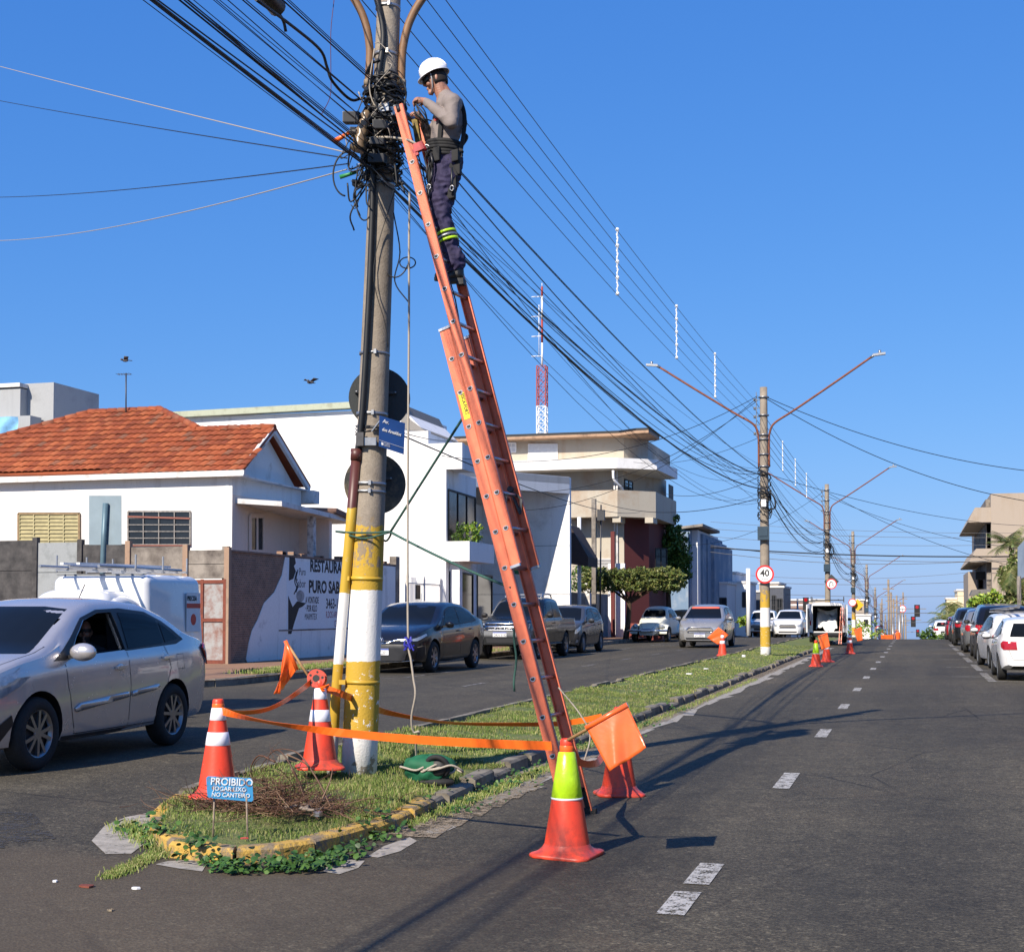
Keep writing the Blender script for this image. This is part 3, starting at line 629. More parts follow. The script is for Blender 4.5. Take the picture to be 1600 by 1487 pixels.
loop(.07, 6.12, .14, .19, .008, -.2); loop(-.29, 5.45, .13, .2, .008, -.1, .8, 4.6); loop(-.12, 5.3, .09, .28, .007, -.15, 1.5, 5.2); loop(.16, 4.75, .13, .22, .007, -.08, 2.6, 6.0); loop(.27, 4.66, .07, .05, .006, -.08)
m.tube(cat([side(5.1, .13, -.1), side(4.75, .2, -.1), side(4.5, .16, -.06), side(4.3, .3, -.06)], 5), .006, 6)
m.tube(cat([side(5.35, .15, -.12), side(4.6, -.02, -.17), side(4.1, .1, -.16), side(3.9, .13, -.14)], 5), .004, 5)
m.build('cable_tangle', MT['cable'], pole)
m = M()
for k in range(10):
    z = random.uniform(5.4, 6.6); a = side(z, random.uniform(-.2, .1), -.2); b = side(z-random.uniform(.05, .35), random.uniform(-.3, .1), -.2); m.tube(cat([a, (a+b)/2+Vector((random.uniform(-.1, .1), 0, .06)), b], 4), .004, 5)
m.tube(cat([side(6.55, -.09, -.16), side(6.2, -.12, -.17), side(6.02, -.05, -.18), side(6.1, .02, -.18)], 4), .006, 5)
m.build('pale_wires', MT['rope'], pole)
m = M(); c = side(5.98, -.13, -.2); dvec = (side(5.62, -.2, -.2)-c)
m.tube([c+dvec*(i/10) for i in range(11)], [.02+.022*(i % 2)+.004*i for i in range(11)], 12); m.build('insulator', simple('stoneware', '#8a7355', .3, 0, .3, 10), pole)
for z, o_, w_, h_ in ((5.95, -.27, .07, .05), (5.82, -.22, .05, .04), (5.36, -.2, .03, .03), (5.55, -.02, .07, .04), (5.7, -.02, .06, .03), (5.85, .0, .06, .04)): m = M(); m.obox(side(z, o_, -.1 if o_ < -.1 else -.2), (w_, .02, 0), (0, .04, 0), (0, 0, h_)); m.build('splice_block', MT['blackplastic'], pole, bevel=.008)

m = M(); m.obox(side(6.0, .12, -.12), (.045, .01, .006), (0, .03, 0), (0, 0, .05)); m.obox(side(6.02, .02, -.15), (.045, .01, .006), (0, .03, 0), (0, 0, .035)); m.build('clamp', MT['steel'], pole)
m = M(); m.tube([side(5.72, -.42, -.15), side(5.80, -.28, -.16)], [.025, .018], 8); m.build('cable_joint', MT['tape'], pole)
m = M(); m.tube([side(5.42, -.36, -.1), side(5.47, -.2, -.1)], [.02, .014], 8); m.build('cable_joint', simple('green_tape', (.03, .3, .08), .5), pole)
# power line rack above the frame
m = M(); m.bar(side(7.3, .14, 0), side(8.75, .14, 0), .06, .02)
for z in (7.4, 7.7, 8.0, 8.3, 8.6): m.tube([side(z-.05, .2, 0), side(z+.05, .2, 0)], .04, 10); m.bar(side(z, .1, 0), side(z, .2, 0), .02)
m.build('insulator_rack', MT['greyplastic'], pole)

# signs fixed to the near pole
def disc_sign(px, py, rpx, label, rimtan):
    z = pY(px, py, PY+.22).z; c = pY(px, py, PY+.20); rad = .278*rpx/47; q = thing('round_traffic_sign', label, 'traffic sign', tuple(c))
    nrm = CAMF.copy(); nrm = (Matrix.Rotation(R(8), 3, 'Z') @ nrm); xr = Vector((nrm.y, -nrm.x, 0))
    m = M(); vs = []; 
    ring = [c+xr*rad*math.cos(2*PI*i/40)+Vector((0, 0, 1))*rad*math.sin(2*PI*i/40) for i in range(40)]
    m.prism(ring, nrm*.004); m.build('sign_plate', MT['signback'] if not rimtan else rimtan, q)
    m = M(); m.bar(c-xr*rad*.8-nrm*.02+Vector((0, 0, .05)), c+xr*rad*.55-nrm*.02+Vector((0, 0, .05)), .035, .025)
    m.bar(c-nrm*.02+Vector((0, 0, .05)), c-CAMF*.16+Vector((0, 0, .05)), .03, .03); m.build('bracket', MT['dsteel'], q)
    m = M()
    for s in (-.75, .5): m.ball(c+xr*rad*s-nrm*.034+Vector((0, 0, .05)), .01, 8, 5)
    m.build('bolt', MT['steel'], q)
    m = M(); rr = rad*.965; ring = [c+nrm*.006+xr*rr*math.cos(2*PI*i/40)+Vector((0, 0, 1))*rr*math.sin(2*PI*i/40) for i in range(40)]; m.prism(ring, nrm*.001); m.build('sign_face', MT['white'], q)
def tanback():
    t = NT('tan_sign_back'); f = t.noise(3.5, 6, .7); t.col(t.ramp(f, [(.42, (.03, .032, .03)), (.55, (.16, .12, .07)), (.7, (.33, .25, .15))])); return t.set(.6)
disc_sign(593, 622, 47, 'upper round traffic sign seen from behind, almost black, behind the near pole', None)
disc_sign(586, 756, 47, 'lower round traffic sign seen from behind with tan rusty edge, behind the near pole', tanback())
s0 = pXY(593, 648, PX+.06, PY-.16, 1, .25); 
A = pY(593, 649, PY-.18); B = pY(633, 661, PY-.03); Cc = pY(631, 710, PY-.03); Dd = pY(592, 697, PY-.18)
q = thing('street_name_sign', 'blue street name plate in white letters strapped to the leaning pole', 'street sign', tuple(A))
m = M(); nv = (B-A).cross(Dd-A).normalized(); nv = nv if nv.y < 0 else -nv; m.prism([A, B, Cc, Dd], -nv*.004); m.build('plate', MT['signblue'], q)
fr = frame(A.lerp(Dd, .20)+nv*.003+(B-A)*.12, B-A, A-Dd)
text('Av.', .045, fr, MT['white'], q); fr = frame(A.lerp(Dd, .47)+nv*.003+(B-A)*.10, B-A, A-Dd); text('dos Arnaldos', .043, fr, MT['white'], q, sx=.78)
m = M(); a = A.lerp(Dd, .80)+nv*.002; b = B.lerp(Cc, .80)+nv*.002; m.bar(a, b, .004, .002); 
for k in range(3): m.bar(A.lerp(Dd, .85+.04*k)+nv*.002+(B-A)*.2, A.lerp(Dd, .85+.04*k)+nv*.002+(B-A)*.42, .004, .002)
m.obox(A.lerp(Dd, .89)+nv*.002+(B-A)*.13, (B-A).normalized()*.009, nv*.001, (0, 0, .012)); m.build('line', MT['white'], q)
m = M(); m.bar(A.lerp(B, .1)-nv*.01+Vector((0, 0, -.02)), side(3.15, .02, -.15), .02, .01); m.build('bracket', MT['steel'], q)

# far poles of the same line: one prototype, copied
PD = [(-4.66, 46.9), (-4.69, 83.3), (-4.66, 119.5), (-4.68, 156), (-4.7, 192), (-4.7, 228), (-4.7, 264), (-4.7, 300)]
def far_pole(full=True):
    q = thing('utility_pole', 'tmp', 'utility pole', (0, 0, 0), 0, 'concrete poles along the median')
    b = Vector((0, 0, 0)); up = Vector((0, 0, 1)); m = M(); shaft(m, b-up*.2, up, 9.15, .175, .12, n=14); m.build('shaft', MT['polepaint'], q, local=True)
    for s in (-1, 1):
        m = M(); P = [(s*.17, -.03, 6.3), (s*.17, -.03, 7.15), (s*.2, -.03, 7.45), (s*.36, -.03, 7.75), (s*1.0, -.03, 8.15), (s*2.3, -.03, 9.0), (s*3.5, -.03, 9.8)]
        a = m; m.tube(cat(P, 5), .035, 8); ob = m.build('lamp_arm', MT['rust'], q, local=True)
        m = M(); m.obox((s*3.72, -.03, 9.86), (.2, 0, .02*s), (0, .07, 0), (0, 0, .035)); m.tube([(s*3.74, -.03, 9.88), (s*3.74, -.03, 9.99)], .045, 10); m.tube([(s*3.45, -.03, 9.77), (s*3.6, -.03, 9.86)], .045, 8); m.build('lamp_head', MT['steel'], q, local=True)
    m = M(); m.bar((-.24, 0, 7.3), (-.24, 0, 8.8), .05, .02)
    for z in (7.42, 7.7, 7.98, 8.26, 8.54): m.lathe([(.02, z-.05), (.045, z-.03), (.03, z), (.045, z+.03), (.02, z+.05)], 10, (-.30, 0, 0)); m.bar((-.31, 0, z), (-.12, 0, z), .02)
    m.build('insulator_rack', MT['greyplastic'], q, local=True)
    for z in (6.3, 6.7, 7.2, 7.35, 8.0, 8.6): m = M(); m.tube([(0, 0, z), (0, 0, z+.035)], .18, 14); m.build('strap_band', MT['steel'], q, local=True)
    m = M(); rnd = random.Random(3)
    for k in range(34):
        z = rnd.uniform(4.75, 6.4); a0 = rnd.uniform(0, 6.28); sp = rnd.uniform(1, 5); rr = .17+rnd.uniform(.01, .07)
        m.tube([(rr*math.sin(a0+sp*i/8), -rr*math.cos(a0+sp*i/8), z+rnd.uniform(-.04, .04)-.04*i) for i in range(9)], rnd.choice((.01, .015, .02)), 5)
    m.tube(cat([(.17, -.1, 5.5), (.34, -.1, 5.25), (.36, -.1, 4.95), (.2, -.1, 4.9)], 4), .03, 6); m.tube(cat([(.16, -.12, 5.3), (.26, -.12, 4.85), (.2, -.12, 4.6)], 4), .015, 6)
    m.build('cable_tangle', MT['cable'], q, local=True)
    m = M(); m.box((-.08, -.23, 4.98), (.08, -.17, 5.22)); m.build('junction_box', MT['white'], q, local=True)
    m = M(); m.box((-.2, -.3, 3.88), (.17, -.16, 4.32)); m.box((-.14, -.32, 4.0), (.12, -.3, 4.25)); m.build('meter_box', simple('dark_blue_box', (.03, .06, .09), .4), q, local=True)
    return q
fp = far_pole()
ord_ = ['first pole beyond the near one, carrying the 40 sign', 'second beyond the near one, with the no u-turn sign', 'third beyond the near one, with the yellow warning sign', 'fourth pole beyond the near one, rising behind the shrub', 'fifth pole beyond the near one, small in the distance', 'sixth distant pole over the road crest', 'seventh distant pole over the road crest', 'farthest pole of the row beyond the road crest']
for i, (x, y) in enumerate(PD):
    o = fp if i == 0 else copy_tree(fp); o.location = (x, y, T(x, y)+(.02 if i else .0)); o['label'] = 'concrete lamp pole, '+ord_[i]
def z2(i): return T(*PD[i])
# 40 km/h sign
def face_sign(name, label, c, rad, ring, face, poleoff=.0):
    q = thing(name, label, 'traffic sign', tuple(c)); n = 40
    pts = [Vector((c.x+rad*math.cos(2*PI*i/n), c.y, c.z+rad*math.sin(2*PI*i/n))) for i in range(n)]; m = M(); m.prism(pts, (0, .004, 0)); m.build('sign_rim', ring, q)
    m = M(); m.prism([Vector((c.x+rad*.8*math.cos(2*PI*i/n), c.y-.003, c.z+rad*.8*math.sin(2*PI*i/n))) for i in range(n)], (0, .002, 0)); m.build('sign_face', face, q); return q
c = pY(1195, 897, 46.65); q = face_sign('speed_limit_sign', 'round red-rimmed speed limit sign reading 40 on a banded pole', c, .30, MT['signred'], MT['white'])
text('40', .30, frame(c+Vector((0, -.005, -.06)), (1, 0, 0), (0, 0, 1)), MT['ink'], q, align='CENTER', bold=.008); text('Km/h', .10, frame(c+Vector((0, -.005, -.18)), (1, 0, 0), (0, 0, 1)), MT['ink'], q, align='CENTER')
c = pY(1299, 912, 83.0); q = face_sign('no_u_turn_sign', 'round red-rimmed no u-turn sign with a slashed arrow on the pole behind the open van', c, .30, MT['signred'], MT['white'])
m = M(); a = [(-.09, -.1), (-.09, .05), (-.05, .12), (.03, .12), (.09, .05), (.09, -.13)]
m.tube([(c.x+x, c.y-.006, c.z+y) for x, y in a], .022, 6); m.prism([(c.x-.15, c.y-.008, c.z-.08), (c.x-.03, c.y-.008, c.z-.08), (c.x-.09, c.y-.008, c.z-.17)], (0, .003, 0)); m.build('arrow', MT['ink'], q)
m = M(); m.bar((c.x-.16, c.y-.012, c.z+.16), (c.x+.16, c.y-.012, c.z-.16), .035, .003); m.build('slash', MT['signred'], q)
c = c+Vector((0, .16, .14)); m = M(); m.prism([c+Vector((0, 0, .42)), c+Vector((.42, 0, 0)), c+Vector((0, 0, -.42)), c+Vector((-.42, 0, 0))], (0, .006, 0)); tag(m.build('diamond_sign', MT['signback']), 'dark back of a diamond sign behind the no u-turn sign', 'traffic sign')
c = pY(1340, 945, 119); m = M(); m.prism([c+Vector((0, 0, .5)), c+Vector((.5, 0, 0)), c+Vector((0, 0, -.5)), c+Vector((-.5, 0, 0))], (0, .006, 0)); q = tag(m.build('warning_sign', MT['signyellow']), 'yellow diamond warning sign on the third far pole', 'traffic sign')
c = pY(1332, 941, 118.7); q = face_sign('no_entry_sign', 'white round sign with red edge left of the yellow diamond', c, .32, MT['signred'], MT['white'])

# ---------------------------------------------------------------- wires
def span(m, a, b, sag, r, n=22, s=4):
    a = Vector(a); b = Vector(b); m.tube([a.lerp(b, i/n)-Vector((0, 0, sag*4*(i/n)*(1-i/n))) for i in range(n+1)], r, s, cap=False)
names = ['topmost', 'second from top', 'middle', 'second from bottom', 'lowest']
for k, z in enumerate((8.54, 8.26, 7.98, 7.70, 7.42)):
    m = M(); pts = [(-4.9, -24), (PX+.0, PY)]+PD[:6]
    for i in range(len(pts)-1):
        (xa, ya), (xb, yb) = pts[i], pts[i+1]; o_ = -.3
        span(m, (xa+o_, ya, z+T(xa, ya)), (xb+o_, yb, z+T(xb, yb)), .22+.01*k, .0065 if i < 2 else .010)
    tag(m.build('power_line', MT['wire']), names[k]+' of the five stacked bare power lines along the avenue', 'power line', 'power lines strung pole to pole')
zz = {24.5: 'nearest', 31.0: 'second nearest', 37.3: 'third nearest', 57.5: 'fourth, first beyond the 40 sign pole,', 64: 'fifth, second beyond the 40 sign pole,', 71: 'farthest'}
for yy, w in zz.items():
    i = 0 if yy < 46 else 1; (xa, ya), (xb, yb) = ((PX, PY), PD[0]) if i == 0 else (PD[0], PD[1]); t = (yy-ya)/(yb-ya); x = xa+(xb-xa)*t-.3
    zs = [z+T(x, yy)-(.22+.01*k)*4*t*(1-t) for k, z in enumerate((8.54, 8.26, 7.98, 7.70, 7.42))]
    q = thing('line_spacer', w+' of the white beaded power line spacers', 'spacer', (x, yy, zs[-1]), 0, 'white spacers on the power lines')
    m = M()
    for z in zs: m.ball((x, yy, z), .036, 8, 6)
    m.build('clip', MT['white'], q)
    m = M(); pts = []
    N = 40
    for j in range(N+1): pts.append((x+.007*math.sin(j*1.3), yy+.007*math.cos(j*1.3), zs[0]+(zs[-1]-zs[0])*j/N))
    m.tube(pts, [.008+.014*(j % 2) for j in range(N+1)], 6); m.build('chain', MT['white'], q)
# telephone cables along the avenue
rnd = random.Random(11); g_ = 'communication cables strung along the avenue'
for k in range(15):
    z1 = rnd.uniform(5.35, 6.25); zb = rnd.uniform(4.9, 6.3); r = rnd.choice((.004, .005, .005, .007, .009)); xo = rnd.uniform(-.16, .16); sg = rnd.uniform(.5, 1.35) if k % 3 else rnd.uniform(.15, .5)
    m = M(); lean_ = .03*6
    zq = z1 if k % 2 else rnd.uniform(5.5, 6.0)
    span(m, (-4.9+xo*3, -24, rnd.uniform(5.9, 7.0)), (PX+lean_+xo, PY-.05, zq), rnd.uniform(.1, .45), r)
    span(m, (PX+lean_+xo, PY-.05, zq), (PD[0][0]+xo, PD[0][1], zb), sg, r)
    for i in range(4):
        a, b = PD[i], PD[i+1]; span(m, (a[0]+xo, a[1], zb+T(*a)), (b[0]+xo, b[1], zb+T(*b)), sg*rnd.uniform(.5, .9), r*1.1, 14)
    tag(m.build('telephone_cable', MT['cable']), 'thin black communication cable in the bundle running pole to pole along the avenue', 'cable', g_)
for k, (za, zb_, r, sg, px0, w) in enumerate(((5.45, 5.6, .016, .62, 6.35, 'thickest black cable bundle, lowest of the avenue cables, passing behind the worker'), (5.75, 6.05, .013, .5, 6.7, 'thick black cable bundle just above the thickest one'), (6.2, 6.1, .011, .3, 7.0, 'upper thick black cable leading to the near pole'))):
    m = M(); o = (.05, -.1, .12)[k]; st = Vector((-4.9+o, -24, px0))
    for j in range(4):
        dx = .009*math.cos(j*1.6); dz = .009*math.sin(j*1.6)
        span(m, st+Vector((dx, 0, dz)), (PX+.15+o+dx, PY-.05, za+dz), .35, r*.45)
        span(m, (PX+.15+o+dx, PY-.05, za+dz), (PD[0][0]+o*.5+dx, PD[0][1], zb_+dz), sg, r*.6)
        span(m, (PD[0][0]+o*.5+dx, PD[0][1], zb_+dz), (PD[1][0]+o*.5+dx, PD[1][1], zb_-.3+dz), 1.0, r*.6)
        span(m, (PD[1][0]+o*.5+dx, PD[1][1], zb_-.3+dz), (PD[2][0]+o*.5+dx, PD[2][1], zb_-.3+T(*PD[2])+dz), 1.0, r*.6)
    tag(m.build('cable_bundle', MT['cable']), w, 'cable')
# splice case hanging on the cables, top left
c = pX(418, -2, -4.9); q = thing('splice_case', 'black cable splice case hanging on the cables at the top edge', 'splice case', tuple(c))
m = M(); m.tube([c+Vector((0, -.22, .05)), c+Vector((0, -.18, .04)), c+Vector((0, .18, 0)), c+Vector((0, .22, -.01))], [.05, .075, .075, .04], 14); m.build('case', MT['blackplastic'], q)
m = M(); m.tube(cat([c+Vector((0, .15, -.02)), c+Vector((.02, .25, -.08)), c+Vector((.03, .28, -.16))], 4), .014, 6); m.build('cable_tail', MT['cable'], q)
# thick slack service cable with a kink
m = M(); m.tube(cat([pX(400, 0, -4.75), pX(455, 40, -4.75), pX(500, 78, -4.75), pX(511, 105, -4.75), pX(520, 128, -4.73), pX(548, 156, -4.72), pX(570, 154, -4.7), pX(588, 172, -4.68)], 6), .013, 7); tag(m.build('service_cable', MT['cable']), 'slack kinked black cable drooping left of the near pole', 'cable')
m = M(); m.tube(cat([pX(522, 0, -4.8), pX(517, 50, -4.8), pX(517, 110, -4.8), pX(516, 150, -4.8), pX(503, 178, -4.8)], 5), .0035, 5); tag(m.build('loose_wire', simple('maroon_wire', (.1, .02, .04), .6)), 'thin maroon loose wire hanging among the cables', 'wire')
# drop wires going left to the houses
nodeL = side(5.52, -.3, -.1)
for k, (y1, Y1, mat, sg, r, w) in enumerate(((88, 26, 'rope', .02, .006, 'uppermost pale drop wire crossing the sky to the left'), (146, 26, 'cable', .03, .006, 'second drop wire from the top crossing the sky to the left'), (308, 26, 'cable', .1, .006, 'third drop wire crossing the sky to the left, dark and rising to the pole'), (375, 26, 'rope', .22, .006, 'lowest pale drop wire crossing the sky to the left'))):
    m = M(); e = pY(-60, y1, Y1); a = nodeL+Vector((0, 0, .12-.05*k)); span(m, a, e, sg, r, 30, 5); tag(m.build('drop_wire', MT[mat]), w, 'wire')
# wires crossing from the first far pole
def w2(a, b, sg, r, label, mat='cable'):
    m = M(); span(m, a, b, sg, r, 26, 4); tag(m.build('drop_wire', MT[mat]), label, 'wire')
P2 = Vector((PD[0][0], PD[0][1], 0)); P3 = Vector((PD[1][0], PD[1][1], 0))
w2(P2+Vector((.1, 0, 8.65)), pY(1680, 742, 50), .5, .012, 'upper dark service wire from the 40 sign pole to the right')
w2(P2+Vector((.1, 0, 8.6)), pY(1680, 792, 50), .7, .012, 'second dark service wire from the 40 sign pole to the right')
w2(P2+Vector((-.2, 0, 8.7)), pY(690, 712, 40), .9, .010, 'service wire from the 40 sign pole top to the white building')
w2(P2+Vector((-.2, 0, 8.55)), pY(800, 768, 50), .9, .010, 'second service wire from the 40 sign pole top to the white building')
w2(P2+Vector((-.2, 0, 8.65)), pY(760, 795, 52), 1.2, .010, 'lowest sagging service wire toward the white building canopy')
w2(P2+Vector((-.2, 0, 5.3)), pY(930, 782, 62), .5, .012, 'wire from the 40 sign pole to the small leaning post')
w2(P2+Vector((-.2, 0, 6.0)), pY(1010, 762, 66), .5, .010, 'wire from the 40 sign pole to the beige building balcony')
w2(P2+Vector((-.2, 0, 7.3)), pY(990, 722, 66), .35, .008, 'thin wire from the 40 sign pole to the beige building canopy')
w2(P2+Vector((.1, 0, 6.1)), pY(1680, 820, 80), .6, .010, 'long sagging wire crossing right from the 40 sign pole')
w2(P3+Vector((.1, 0, 8.4)), pY(1690, 900, 90), .9, .014, 'dark wire sloping right from the second far pole')
w2(P3+Vector((-.2, 0, 8.5)), pY(1050, 850, 95), 1.0, .012, 'wire from the second far pole to the blue building')
w2(P3+Vector((.1, 0, 8.2)), pY(1690, 862, 84), .8, .012, 'upper wire sloping right from the second far pole')
w2(side(3.2, .12, 0), pY(1000, 800, 60), .3, .008, 'thin wire from the near pole past the ladder to the white canopy')
w2(side(3.2, .14, 0), pY(735, 675, 47), .2, .005, 'thin wire from the near pole sign up to the white building')
# cables crossing the whole avenue far away
for k, (ya, yb, Yd, r, sg) in enumerate(((855, 868, 105, .045, .3), (852, 873, 105, .02, .6), (862, 866, 106, .02, .8), (905, 900, 130, .02, .6), (922, 925, 135, .02, .5), (948, 952, 150, .03, .5), (838, 848, 104, .014, .4), (893, 878, 128, .014, 1.0), (826, 838, 104, .014, .3), (815, 832, 104, .012, .3), (965, 968, 160, .02, .4), (975, 962, 170, .015, .4))):
    m = M(); a = pY(1110, ya, Yd); b = pY(1640, yb, Yd); span(m, a, b, sg, r, 26, 4)
    tag(m.build('cross_street_cable', MT['cablegrey'] if k else MT['cable']), 'thick dark cable bundle crossing the avenue high in the distance' if k == 0 else 'thin cable crossing over the avenue in the distance', 'cable', None if k == 0 else 'thin cables crossing the distant avenue')
# ================================================================ LADDER
NB = Vector((-2.445, 10.36, .03)); NTp = Vector((-4.26, 11.28, 5.93)); LW = Vector((.050, .42, 0))
Ld = (NTp-NB); LL = Ld.length; Lu = Ld.normalized()
Lx = LW.normalized(); Ln = Lx.cross(Lu).normalized()          # Ln: normal of ladder plane
if Ln.x < 0: Ln = -Ln
# bow: the ladder sags slightly between foot and top
def lp(s, w=0, n=0): return NB+Lu*(s*LL)+LW*w+Ln*n
lad = thing('extension_ladder', 'orange fibreglass extension ladder leaning against the pole under the worker', 'ladder', tuple(NB))
def rail(m, s0, s1, w, n0, n1, inward):
    """C-channel: web facing sideways, flanges pointing inward"""
    a = lp(s0, w); b = lp(s1, w); t = Lx*.004; m.obox((a+b)/2+Ln*(n0+n1)/2, (b-a)/2, t, Ln*(n1-n0)/2)
    for n in (n0, n1): m.obox((a+b)/2+Ln*n+Lx*inward*.017, (b-a)/2, Lx*.014, Ln*.004*(1))
# lower section sits outward (+Ln is towards the climber); upper section towards the pole side -> seen right of the lower rail
S0 = .66; S1 = .322                                        # lower section ends at S0, fly section starts at S1
LN0, LN1 = -.105, -.015; UN0, UN1 = -.005, .072
for w, inw in ((0, 1), (1, -1)):
    m = M(); rail(m, 0, S0, w, LN0, LN1, inw); m.build('rail', MT['ladder'], lad)
    m = M(); rail(m, S1, 1, w+(-.01 if w == 0 else .01)*0, UN0-(0), UN1, inw); 
    m.build('rail', MT['ladder'], lad)
nr = int(LL/.305)
for i in range(1, nr):
    s = (i*.305-.12)/LL
    if s < 0: continue
    low = s < S0-.01; up = s > S1+.005
    for flag, nn in ((low, (LN0+LN1)/2), (up, (UN0+UN1)/2)):
        if not flag: continue
        m = M(); m.tube([lp(s, -.012, nn), lp(s, 1.012, nn)], .016, 12); m.build('rung', MT['alu'], lad)
        for w, sg in ((0, -1), (1, 1)):
            m = M(); c = lp(s, w, nn)+Lx*sg*.006; ring = []
            for q in range(16):
                a = 2*PI*q/16; rr = .023; y = math.sin(a)*rr; 
                if y > .011: y = .011
                ring.append(c+Ln*math.cos(a)*rr+Lu*y)
            m.prism(ring, Lx*sg*.004); re_ = m.build('rung_end', MT['alu'], lad)
            m = M(); c = lp(s, w, nn)+Lx*sg*.0105; ring = []
            for q in range(14):
                a = 2*PI*q/14; rr = .0165; y = math.sin(a)*rr
                if y > .007: y = .007
                ring.append(c+Ln*math.cos(a)*rr+Lu*y)
            m.prism(ring, Lx*sg*.001); ho_ = m.build('rung_hole', MT['black'], lad); ho_.parent = re_
m = M()
for w, sg in ((0, -1), (1, 1)):
    m.obox(lp(0, w, -.05)+Vector((0, 0, -.0)), Vector((.06, 0, 0)), Vector((0, .03, 0)), Vector((0, 0, .028))); m.bar(lp(.004, w, -.05), lp(.03, w, -.05), .02, .06)
m.build('foot', MT['black'], lad)
for w in (0, 1):
    for s_b, n_b, l_b in ((S0, -.055, .055), (S1-.002, .03, .042)): m = M(); m.obox(lp(s_b, w, n_b), Lu*.011, Lx*.013, Ln*l_b); m.build('rail_bracket', MT['alu'], lad)
for w in (.12, .88):                                          # rung locks
    m = M(); c = lp(.41, w, .01); m.bar(c-Lu*.10+Ln*.03, c+Lu*.12-Ln*.0, .012, .02); m.bar(c-Lu*.10+Ln*.03, c+Lu*.02+Ln*.07, .012, .02); m.bar(c+Lu*.02+Ln*.07, c+Lu*.12, .012, .02); m.tube([c+Lu*.13-Lx*.02, c+Lu*.13+Lx*.02], .025, 10); m.build('rung_lock', MT['dsteel'], lad)
m = M(); m.tube([lp(.99, 0, .03), lp(1.0, 0, .03)], .02, 8); m.obox(lp(1.0, .5, 0), Lx*.20, Ln*.02, Lu*.02); m.build('top_bar', MT['dsteel'], lad)
# rope of the ladder inside the rails
m = M(); m.tube([lp(s, .12+.02*math.sin(s*9), -.02) for s in [i/20*.72+.02 for i in range(21)]], .007, 6); m.build('hoist_rope', MT['rope'], lad)
m = M(); m.tube(cat([lp(.98, .3, .02), lp(.9, .34, .05), lp(.8, .4, .0), lp(.7, .3, .05), lp(.6, .35, -.02), lp(.49, .4, .0)], 4), .006, 6); m.build('hoist_rope', MT['cable'], lad)
m = M(); m.tube(cat([lp(.16, .9, -.02), lp(.12, .95, .09), lp(.09, 1.0, .12), lp(.06, .95, .02)], 6), .006, 6); m.build('hoist_rope', MT['rope'], lad)
# yellow sticker
c = lp(.547, 0, -.055)-Lx*.006; m = M(); m.obox(c, Lu*.115, Lx*.001, Ln*.027); m.build('sticker', simple('yellow_sticker', (.85, .66, .02), .35), lad)
# sticker text runs down the rail
fr = frame(c+Lu*.105-Ln*.006-Lx*.002, -Lu, Ln); 
if fr.to_3x3() @ Vector((0, 0, 1)) @ Lx > 0: fr = frame(c+Lu*.105+Ln*.004-Lx*.002, -Lu, -Ln)
text('ESCA-FORT', .042, fr, MT['ink'], lad, ext=.0008, sx=.86, bold=.0008)

# ================================================================ WORKER
WY = 11.42
def J(x, y, d=0): return pY(x, y, WY+d)
def capsules(nodes, edges, o0):
    """tapered limbs as closely spaced ellipsoids, later fused into one continuous skin"""
    m = M(); nd = [(Vector(n[0])-o0, n[1], n[2] if len(n) > 2 else n[1]) for n in nodes]
    for a, b in edges:
        (p, ax_, ay_), (q_, bx_, by_) = nd[a], nd[b]; k = max(1, math.ceil((q_-p).length/(.38*min(ax_, bx_, ay_, by_))))
        for i in range(k+1):
            t = i/k; rx_ = ax_+(bx_-ax_)*t; ry_ = ay_+(by_-ay_)*t; m.ball(p.lerp(q_, t), 1, 14, 9, (rx_, ry_, (rx_+ry_)/2))
    me = D.meshes.new('c'); me.from_pydata(m.v, [], m.f); return me
def finish(me, name, mat, parent, vox, it, disp=None):
    o = D.objects.new(name, me); COL.objects.link(o); r = o.modifiers.new('r', 'REMESH'); r.mode = 'VOXEL'; r.voxel_size = vox
    s = o.modifiers.new('m', 'SMOOTH'); s.iterations = it; s.factor = .5
    bpy.context.view_layer.update(); m2 = D.meshes.new_from_object(o.evaluated_get(bpy.context.evaluated_depsgraph_get())); D.objects.remove(o)
    m2.name = name; m2.materials.clear(); m2.materials.append(mat)
    for p in m2.polygons: p.use_smooth = True
    if disp:
        from mathutils import noise
        amp, sc = disp
        for v, n_ in [(v, v.normal.copy()) for v in m2.vertices]:
            c = v.co; v.co = c+n_*amp*(1-2*abs(noise.noise(Vector((c.x*sc, c.y*sc, c.z*sc*1.7))))+.5*noise.noise(c*sc*2.3)-.35)
    o = D.objects.new(name, m2); COL.objects.link(o); o.parent = parent; return o
def skin(name, nodes, edges, mat, parent, sub=2, vox=.009, it=4, disp=None, raw=False):
    me = capsules(nodes, edges, Vector(parent.location)); 
    return me if raw else finish(me, name, mat, parent, vox, it, disp)
def fuse(meshes, name, vox, mat, parent, it=2):
    bm = bmesh.new()
    for o in meshes: bm.from_mesh(o.data if isinstance(o, bpy.types.Object) else o)
    me = D.meshes.new(name); bm.to_mesh(me); bm.free()
    for o in meshes:
        if isinstance(o, bpy.types.Object): D.objects.remove(o)
    return finish(me, name, mat, parent, vox, it)
wk = thing('person', 'worker in white helmet, grey shirt and navy trousers standing high on the ladder', 'person', tuple(J(700, 440, 0)))
